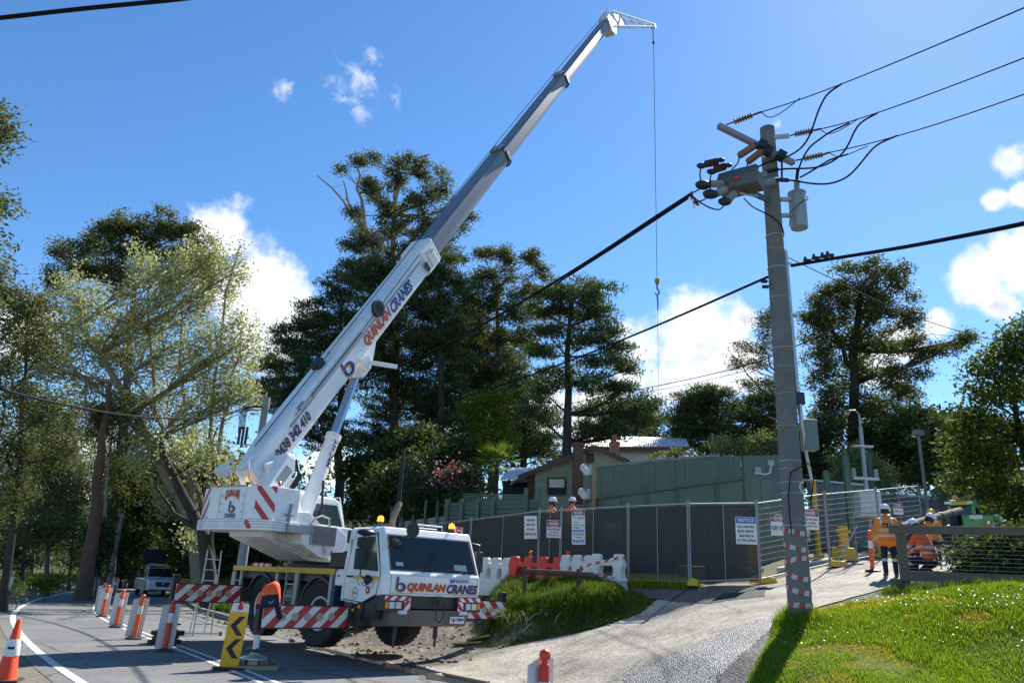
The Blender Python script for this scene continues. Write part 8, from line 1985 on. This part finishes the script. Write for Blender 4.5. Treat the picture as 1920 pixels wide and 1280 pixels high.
# bending worker behind, leaning over the pole
P = at(1715, 1070, 18.9); P[2] = Z(P[0], P[1])
bd = [((-.10, 0, .92), (.10, 0, .92), .14, .14, 1, []), ((0, .05, .98), (0, .36, 1.26), .16, .15, 0, []), ((-.11, .22, 1.14), (.11, .22, 1.14), .13, .13, 0, []), ((-.17, .38, 1.26), (.17, .38, 1.26), .085, .085, 0, []), ((0, .42, 1.28), (0, .50, 1.34), .064, .06, 2, []),
      ((-.20, .40, 1.24), (-.26, .52, 1.00), .07, .058, 0, []), ((-.26, .52, 1.00), (-.18, .74, .96), .056, .045, 0, [(.5, .75, 4)]), ((.20, .40, 1.24), (.26, .50, 1.00), .07, .058, 0, []), ((.26, .50, 1.00), (.18, .72, .90), .056, .045, 0, [(.5, .75, 4)])]
for sx in (-1, 1): bd += [((sx * .10, 0, .90), (sx * .13, .05, .50), .10, .076, 1, []), ((sx * .13, .05, .50), (sx * .13, -.02, .10), .074, .06, 1, [(.12, .3, 4)]), ((sx * .13, -.03, .055), (sx * .15, .15, .045), .055, .045, 3, [])]
person('person', 'worker bending over the pole between the standing and the kneeling worker', P, face_cam(P) - 1.1, bd, MW_, .95, helmet=HELM, head=(0, .57, 1.42), hdir=(0, 1, -.6), hands=(((-.18, .75, .95), (.2, 1, -.2)), ((.18, .73, .89), (-.1, 1, -.2))))
# worker with the yellow helmet behind the pole
P = at(1757, 1045, 22.0); P[2] = Z(P[0], P[1]); top = at(1757, 950, 22.0)[2]
person('person', 'worker with a yellow helmet standing before the green machine', P, face_cam(P) + 2.6, stand(.11), MW_, max(.8, (top - P[2]) / 1.87), helmet=HELMY, hands=(((-.26, .10, .88), (0, .3, -1)), ((.27, .15, .92), (-.1, .8, -.6))), extras=hv_extra(), voxel=.02)
# two workers beyond the gate
P = at(1032, 1050, 25.5); P[2] = Z(P[0], P[1]); top = at(1032, 926, 25.5)[2]; P[2] = max(P[2], top - 1.95)
MO_ = [HIVIS, NAVYC, SKIN, BOOT, REFL]
person('person', 'bearded worker in a white helmet looking left over the gate', P, face_cam(P) - 1.9, stand(.11), MO_, (top - P[2]) / 1.87, helmet=HELM, hands=(((-.26, .10, .88), (0, .3, -1)), ((.27, .15, .92), (-.1, .8, -.6))), extras=hv_extra(), voxel=.02, group='workers beyond the gate')
bdm = MB().sph((0, .075, 1.59), .07, (1, .7, .8), 10, 8).build('beard', HAIRM, [o for o in bpy.data.objects if o.get('label', '').startswith('bearded')][0], smooth=True)
P = at(1070, 1050, 26.5); P[2] = Z(P[0], P[1]); top = at(1066, 926, 26.5)[2]; P[2] = max(P[2], top - 1.8)
person('person', 'worker in a white helmet leaning with arms stretched, right of the bearded one', P, face_cam(P) - 2.2, [(a, b, c, d, e, f) for a, b, c, d, e, f in stand(.13, la=((-.21, 0, 1.41), (-.30, .22, 1.30), (-.26, .46, 1.34)), ra=((.21, 0, 1.41), (.30, .20, 1.28), (.22, .44, 1.30)))], MR_, (top - P[2]) / 1.87, helmet=HELM,
       hands=(((-.26, .47, 1.34), (0, 1, 0)), ((.22, .45, 1.30), (0, 1, 0))), extras=hv_extra(), voxel=.02, group='workers beyond the gate')

# ---- timber pole carried at an angle, and the green machine
a, b = at(1690, 986, 18.3), at(1800, 957, 21.5)
tp_ = empty('timber_pole', a, 0, 'grey timber pole slung at a slant in front of the green machine', 'pole'); MB().tube([(0, 0, 0), tuple((b - a) * .5), tuple(b - a)], [.075, .085, .10], 14).build('log', WOOD, tp_, smooth=True)
for t in (.62, .80): q = (b - a) * t; MB().tube([tuple(q - (b - a) * .01), tuple(q + (b - a) * .01)], .105, 14).build('band', BLACK, tp_)
P = at(1822, 1040, 23.5); P[2] = Z(P[0], P[1]); gm = empty('green_loader', P, face_cam(P) - .15, 'green loader with black cab frame and orange beacon right of the workers', 'loader')
sc = 23.5 / FPX
zz = lambda py: at(1822, py, 23.5)[2] - P[2]
xx = lambda px: (px - 1822) * sc
MB().bx(xx(1795), xx(1838), -.2, 1.1, zz(945), zz(934)).build('cab_roof', GREENT, gm, bevel=.04)
MB().bx(xx(1800), xx(1832), -.215, -.2, zz(944), zz(938)).build('roof_strip', YELLOW2, gm)
MB().bx(xx(1790), xx(1803), -.22, -.18, zz(942), zz(937)).build('work_lamp', LAMP, gm); MB().bx(xx(1828), xx(1836), -.22, -.18, zz(942), zz(937)).build('work_lamp', LAMP, gm)
for px in (1797, 1836): MB().bar((xx(px), -.1, zz(985)), (xx(px), -.1, zz(944)), .09, .09).build('cab_post', GREENT, gm, bevel=.01)
MB().bx(xx(1798), xx(1835), -.08, 1.0, zz(984), zz(946)).build('cab_glass', GLASS, gm)
MB().bx(xx(1822), xx(1870), -.9, .2, zz(1000), zz(968)).build('bonnet', GREENT, gm, bevel=.06)
MB().bx(xx(1835), xx(1856), -.915, -.895, zz(976), zz(969)).build('front_plate', SIGNW, gm)
MB().bx(xx(1790), xx(1850), -.5, 1.2, zz(1030), zz(984)).build('chassis', GREENT, gm, bevel=.05)
MB().bar((xx(1803), -.4, zz(960)), (xx(1808), -.6, zz(1010)), .22, .2).build('loader_arm', BLACK, gm, bevel=.03)
MB().bx(xx(1858), xx(1880), -.5, .1, zz(978), zz(966)).build('mudguard', GREENT, gm, bevel=.03)
for px, y_ in ((1795, -.5), (1860, -.5), (1800, .9), (1856, .9)): MB().lathe([(.001, -.17), (.40, -.18), (.48, -.12), (.50, 0), (.48, .12), (.40, .18), (.001, .17)], 20, axis='X').build('wheel', RUBBER, gm, M=Matrix.Translation((xx(px), y_, .5)), smooth=True)
MB().bx(-.1, .1, -.02, .02, -.12, .12).build('mirror', BLACK, gm, M=Matrix.Translation((xx(1786), -.2, zz(952)))); MB().bx(-.1, .1, -.02, .02, -.12, .12).build('mirror', BLACK, gm, M=Matrix.Translation((xx(1872), -.2, zz(968))))
MB().cyl((xx(1806), .1, zz(934)), (xx(1806), .1, zz(930)), .03).build('beacon_stem', BLACK, gm); MB().lathe([(.09, 0), (.10, .06), (.07, .13), (.001, .15)], 14, c=(xx(1806), .1, zz(931))).build('beacon_lens', AMBER, gm, smooth=True)

# ---- hi-vis jacket hung over the front right jack
jt = Mc @ Vector((1.44, -3.0, .70 + .52)); hj = empty('hivis_jacket', jt, face_cam(np.array(jt)) + .05, 'orange and navy hi-vis jacket draped over the crane jack', 'jacket')
rings = []; n = 26
for z, r_ in ((.10, .02), (.095, .09), (.05, .145), (-.03, .165), (-.12, .18), (-.19, .19), (-.27, .20), (-.36, .205)):
    ring = []
    for k in range(n):
        a = 2 * math.pi * k / n; fold = 1 + (.16 * math.sin(5 * a + z * 3) + .07 * math.sin(9 * a + 1)) * min(1, max(0, (.06 - z) * 4)); cut = -.10 * max(0, math.sin(a * 1.0 + .8)) if z < -.3 else 0
        ring.append((r_ * fold * math.cos(a) * (1.0 if z > -.2 else 1.05), r_ * fold * math.sin(a) * .8, z + cut + .03 * math.cos(a)))
    rings.append(ring)
mbj = MB(); mbj.loft(rings, caps=False)
mbj.m = [0 if i < n * 4 or (i < n * 6 and (i % n) in (0, 1, 2, 3, 12, 13, 14, 23, 24, 25)) else 1 for i in range(len(mbj.f))]
o = mbj.build('jacket_cloth', [HIVISR, NAVYC], hj, smooth=True); sm = o.modifiers.new('Solidify', 'SOLIDIFY'); sm.thickness = .012; sb_ = o.modifiers.new('Sub', 'SUBSURF'); sb_.levels = 1; sb_.render_levels = 1
MB().tube([(-.15, -.10, -.08), (-.06, -.145, -.20), (.02, -.15, -.28), (.08, -.14, -.20), (.13, -.11, -.10)], .010, 5).build('reflective_piping', REFL, hj)
MB().tube([(.14, -.05, -.18), (.18, -.04, -.36), (.24, -.03, -.52), (.27, -.03, -.55)], [.06, .065, .06, .05], 10).build('sleeve', NAVYC, hj, smooth=True)

# ================================================================== GRASS
GRASS = leafmat('grass_blades', (.105, .18, .016), (.22, .31, .03), .5, .45, (.33, .38, .07), spec=.35)
GRASSY = leafmat('mossy_blades', (.18, .20, .02), (.34, .32, .04), .5, .5, (.42, .37, .08))
GRASSD = leafmat('rank_grass_shaded', (.045, .085, .012), (.11, .17, .022), .42, .45, (.20, .24, .05))  # darker green: shade and backlight put into the blade colour


def vnoise(x, y, s, seed=0):
    r_ = np.random.default_rng(seed).uniform(0, 1, (64, 64)); u, v = x / s, y / s; i, j = np.floor(u).astype(int), np.floor(v).astype(int); fu, fv = u - i, v - j; fu, fv = fu * fu * (3 - 2 * fu), fv * fv * (3 - 2 * fv); g = lambda a, b: r_[a % 64, b % 64]
    return g(i, j) * (1 - fu) * (1 - fv) + g(i + 1, j) * fu * (1 - fv) + g(i, j + 1) * (1 - fu) * fv + g(i + 1, j + 1) * fu * fv


def blades(name, x, y, h, w_, m, label, category='grass', bend=.5, zoff=0.0):
    n = len(x); z = Z(x, y) + zoff - .01; az = rng.uniform(0, 2 * math.pi, n); d = np.stack([np.cos(az), np.sin(az)], 1); p = np.stack([-d[:, 1], d[:, 0]], 1); b = bend * h * rng.uniform(.2, 1.2, n)
    B0 = np.stack([x, y, z], 1); P3 = np.concatenate([p, np.zeros((n, 1))], 1); D3 = np.concatenate([d, np.zeros((n, 1))], 1); UZ = np.array([0, 0, 1.0])
    m1 = B0 + D3 * (b * .25)[:, None] + UZ * (h * .55)[:, None]; t1 = B0 + D3 * b[:, None] + UZ * (h * np.sqrt(np.maximum(.2, 1 - (b / h) ** 2 * .4)))[:, None]; hw = (w_ * .5)[:, None]
    V_ = np.stack([B0 - P3 * hw, B0 + P3 * hw, m1 + P3 * hw * .8, m1 - P3 * hw * .8, t1], 1).reshape(-1, 3)
    k = (np.arange(n) * 5)[:, None]; F_ = np.concatenate([k + np.array([[0, 1, 2]]), k + np.array([[0, 2, 3]]), k + np.array([[3, 2, 4]])], 0)
    return build_np(name, V_, F_, m, kind='stuff', label=label, category=category)


N_ = 420000
x = rng.uniform(3.2, 14.4, N_); y = 7.6 + rng.uniform(0, 1, N_) ** 1.0 * 7.2; keep = in_poly(x, y, LAWN + 0) | (poly_dist(x, y, LAWN) > -.10)
px_ = np.array([x - CAM[0], y - CAM[1], Z(x, y) - CAM[2]]).T; dep = px_ @ cF; sx = 960 + FPX * (px_ @ cR) / dep; sy = 640 - FPX * (px_ @ cU) / dep
keep &= (sx < 2500) & (sy < 1400) & (sx > 1330); x, y = x[keep], y[keep]
pn = vnoise(x, y, .55, 3) * .6 + vnoise(x, y, 1.7, 4) * .6; edge = np.clip(1 - np.abs(poly_dist(x, y, LAWN)) / .5, 0, 1); dpole = np.hypot(x - pole_base[0], y - pole_base[1])
h = (.035 + .085 * np.clip(pn - .35, 0, 1) + .05 * edge * vnoise(x, y, .3, 6) + .28 * np.exp(-(dpole / .42) ** 2)) * rng.uniform(.6, 1.3, len(x)) + .02 * sstep(y, 10.8, 13)
moss = (vnoise(x, y, 1.1, 9) * .6 + vnoise(x, y, .4, 10) * .4 + .25 * sstep(11.2 - y, 0, 2.0) - .06) > .55
dn = rng.uniform(0, 1, len(x)) < (.35 + .65 * np.clip(pn * 1.3, 0, 1))
a = dn & ~moss; blades('lawn_grass', x[a], y[a], h[a], rng.uniform(.006, .012, a.sum()), GRASS, 'bright green lawn grass on the bank at lower right')
a = dn & moss; blades('mossy_grass', x[a], y[a], h[a] * .7, rng.uniform(.006, .012, a.sum()), GRASSY, 'yellowish mossy grass patches in the lawn')
# rough tufts at the upper edge of the lawn, by the fence
tx, ty = [], []
for k in range(34):
    q = at(rng.uniform(1660, 1920), rng.uniform(1098, 1118), rng.uniform(13.6, 15.3)); m_ = rng.integers(60, 160); tx.append(q[0] + rng.normal(0, .10, m_)); ty.append(q[1] + rng.normal(0, .10, m_))
tx, ty = np.concatenate(tx), np.concatenate(ty); blades('grass_tufts', tx, ty, rng.uniform(.06, .20, len(tx)), rng.uniform(.007, .014, len(tx)), GRASSD, 'rough grass tufts under the timber fence')
# mound: tall rank grass
lo, hi = MOUND.min(0) - .6, MOUND.max(0) + .6; x = rng.uniform(lo[0], hi[0], 120000); y = rng.uniform(lo[1], hi[1], 120000); pd = poly_dist(x, y, MOUND)
cut = np.clip((x - MOUND[:, 0].min() - .1) / .9, 0, 1)
k = (pd > -.25 + .2 * vnoise(x, y, .3, 2)) & (rng.uniform(0, 1, len(x)) < (.25 + .75 * vnoise(x, y, .35, 8)) * (.15 + .85 * cut)); x, y, pd = x[k], y[k], pd[k]
h = (.10 + .23 * np.clip(pd / .7, 0, 1) * (.15 + 1.2 * vnoise(x, y, .45, 12))) * rng.uniform(.5, 1.2, len(x)); blades('mound_grass', x, y, h, rng.uniform(.008, .018, len(x)), GRASSD, 'tall rank grass covering the mound before the water barriers', bend=.75)
t_ = rng.uniform(-.05, 1.05, 5200); x = r0[0] + (r1[0] - r0[0]) * t_ + rng.normal(.05, .22, 5200); y = r0[1] + (r1[1] - r0[1]) * t_ - rng.uniform(-.1, .75, 5200)
blades('mound_grass', x, y, rng.uniform(.12, .32, 5200) * (.5 + .9 * vnoise(x, y, .3, 21)), rng.uniform(.009, .018, 5200), GRASSD, 'taller grass growing up around the rusty pipe rail', bend=.6)
# a few dry stalks lying at its foot
dm = MB()
for k in range(9):
    q = hit(rng.uniform(950, 1040), rng.uniform(1165, 1195)); e = unit(1)[0] * .35
    dm.tube([tuple(q + [0, 0, .05]), tuple(q + [e[0] * .6, e[1] * .6, .22]), tuple(q + [e[0] * 1.5, e[1] * 1.5, .30])], [.007, .006, .003], 4)
tag(dm.build('dry_stalks', TIMBERL), 'dry pale stalks leaning out of the grass at the mound foot', 'dry stalks', kind='stuff')
# strips along the fence foot and the verges
q = np.array([hit(rng.uniform(1165, 1300), rng.uniform(1088, 1101))[:2] for _ in range(500)]); x = np.repeat(q[:, 0], 20) + rng.normal(0, .12, 10000); y = np.repeat(q[:, 1], 20) + rng.normal(0, .12, 10000)
blades('fence_grass', x, y, rng.uniform(.06, .26, 10000), rng.uniform(.008, .014, 10000), GRASS, 'strip of grass along the foot of the shade clothed fence')
EV = offset_poly(EDGE, -1.9); t = rng.uniform(0, 1, 40000); EV2 = resample(EV[20:], 400); i = (t * 399).astype(int); x = EV2[i, 0]; y = EV2[i, 1]; tn = np.gradient(EV2, axis=0); tn /= np.linalg.norm(tn, axis=1)[:, None]; off = rng.exponential(1.3, len(x)) + rng.uniform(-.1, .3, len(x))
x = x - tn[i, 1] * off; y = y + tn[i, 0] * off; k = (y > 18) & (road_dist(x, y) > .9); x, y = x[k], y[k]
blades('verge_grass', x, y, rng.uniform(.10, .45, len(x)) * (.4 + vnoise(x, y, 2, 1)), rng.uniform(.02, .045, len(x)), GRASS, 'grass along the outer verge of the bend')
RV = resample(offset_poly(RS, 1.0)[k0 + 14:125], 400); tn = np.gradient(RV, axis=0); tn /= np.linalg.norm(tn, axis=1)[:, None]; i = rng.integers(0, 400, 26000); off = rng.exponential(1.6, 26000); x = RV[i, 0] + tn[i, 1] * off; y = RV[i, 1] - tn[i, 0] * off
blades('verge_grass', x, y, rng.uniform(.10, .40, len(x)), rng.uniform(.018, .04, len(x)), GRASSD, 'grass on the inner verge behind the crane')
# daisies
fl = []
for k in range(300):
    px, py = (rng.uniform(1540, 1920), rng.uniform(1118, 1150)) if k < 200 else (rng.uniform(1440, 1920), rng.uniform(1150, 1230))
    if k >= 260: px, py = rng.normal(1500, 30), rng.normal(1200, 18)
    q = hit(px, py)
    if poly_dist(q[0], q[1], LAWN) > 0: fl.append(q + [0, 0, rng.uniform(.07, .13)])
fl = np.array(fl); Vf, Ff = [], []
for q in fl:
    i0 = len(Vf); r_ = rng.uniform(.010, .017); tl = rng.normal(0, .25, 2)
    for k in range(6): a = k * math.pi / 3; Vf.append((q[0] + r_ * math.cos(a), q[1] + r_ * math.sin(a), q[2] + r_ * (tl[0] * math.cos(a) + tl[1] * math.sin(a)) + (.004 if k % 2 else 0)))
    Ff += [(i0, i0 + 1, i0 + 2, i0 + 3), (i0, i0 + 3, i0 + 4, i0 + 5)]
build_np('daisies', Vf, Ff, SIGNW, kind='stuff', label='small white daisies scattered in the lawn', category='daisies')


# stones
def stones(name, x, y, r_, m, label):
    n = len(x); z = Z(x, y) + r_ * .25; base = np.array([(1, 0, 0), (0, 1, 0), (-1, 0, 0), (0, -1, 0), (0, 0, 1), (0, 0, -1)], float)
    V_ = base[None] * rng.uniform(.6, 1.25, (n, 6, 1)) * r_[:, None, None]; a = rng.uniform(0, 6.28, n); c, s_ = np.cos(a), np.sin(a); V_ = np.stack([V_[..., 0] * c[:, None] - V_[..., 1] * s_[:, None], V_[..., 0] * s_[:, None] + V_[..., 1] * c[:, None], V_[..., 2] * .75], -1) + np.stack([x, y, z], 1)[:, None]
    F_ = np.array([(0, 1, 4), (1, 2, 4), (2, 3, 4), (3, 0, 4), (1, 0, 5), (2, 1, 5), (3, 2, 5), (0, 3, 5)]); F_ = (np.arange(n) * 6)[:, None, None] + F_[None]
    return build_np(name, V_.reshape(-1, 3), F_.reshape(-1, 3), m, kind='stuff', label=label, category='stones')


def scatter(A, B, n, jit=.05):
    A, B = resample(A, 100), resample(B, 100); i = rng.integers(0, 100, n); t = rng.uniform(-.03, 1.03, n)[:, None]; q = A[i] * (1 - t) + B[i] * t + rng.normal(0, jit, (n, 2)); return q[:, 0], q[:, 1]


STONE = mat('loose_stone', (.17, .16, .145), .85, var=.35, scale=9)
x, y = scatter(eL, eR, 7000); stones('gravel', x, y, rng.uniform(.006, .022, len(x)), STONE, 'dark loose gravel between the driveway and the lawn')
x, y = scatter(gL, gR, 6500); stones('gravel', x, y, rng.uniform(.004, .012, len(x)), STONE, 'coarse stones standing proud of the wet seal')
x, y = scatter(uA, uB, 1800, .2); stones('rubble', x, y, rng.gamma(2, .018, len(x)).clip(.01, .12), mat('clay_lump', (.22, .165, .11), .95, var=.35, scale=6), 'lumps of earth and stone under the crane')
q = np.array([hit(rng.uniform(1000, 1215), rng.uniform(1150, 1205))[:2] for _ in range(300)]); d_ = poly_dist(q[:, 0], q[:, 1], MOUND); q = q[np.abs(d_) < .35]; stones('gravel', q[:, 0], q[:, 1], rng.uniform(.01, .035, len(q)), STONE, 'stones along the foot of the mound')
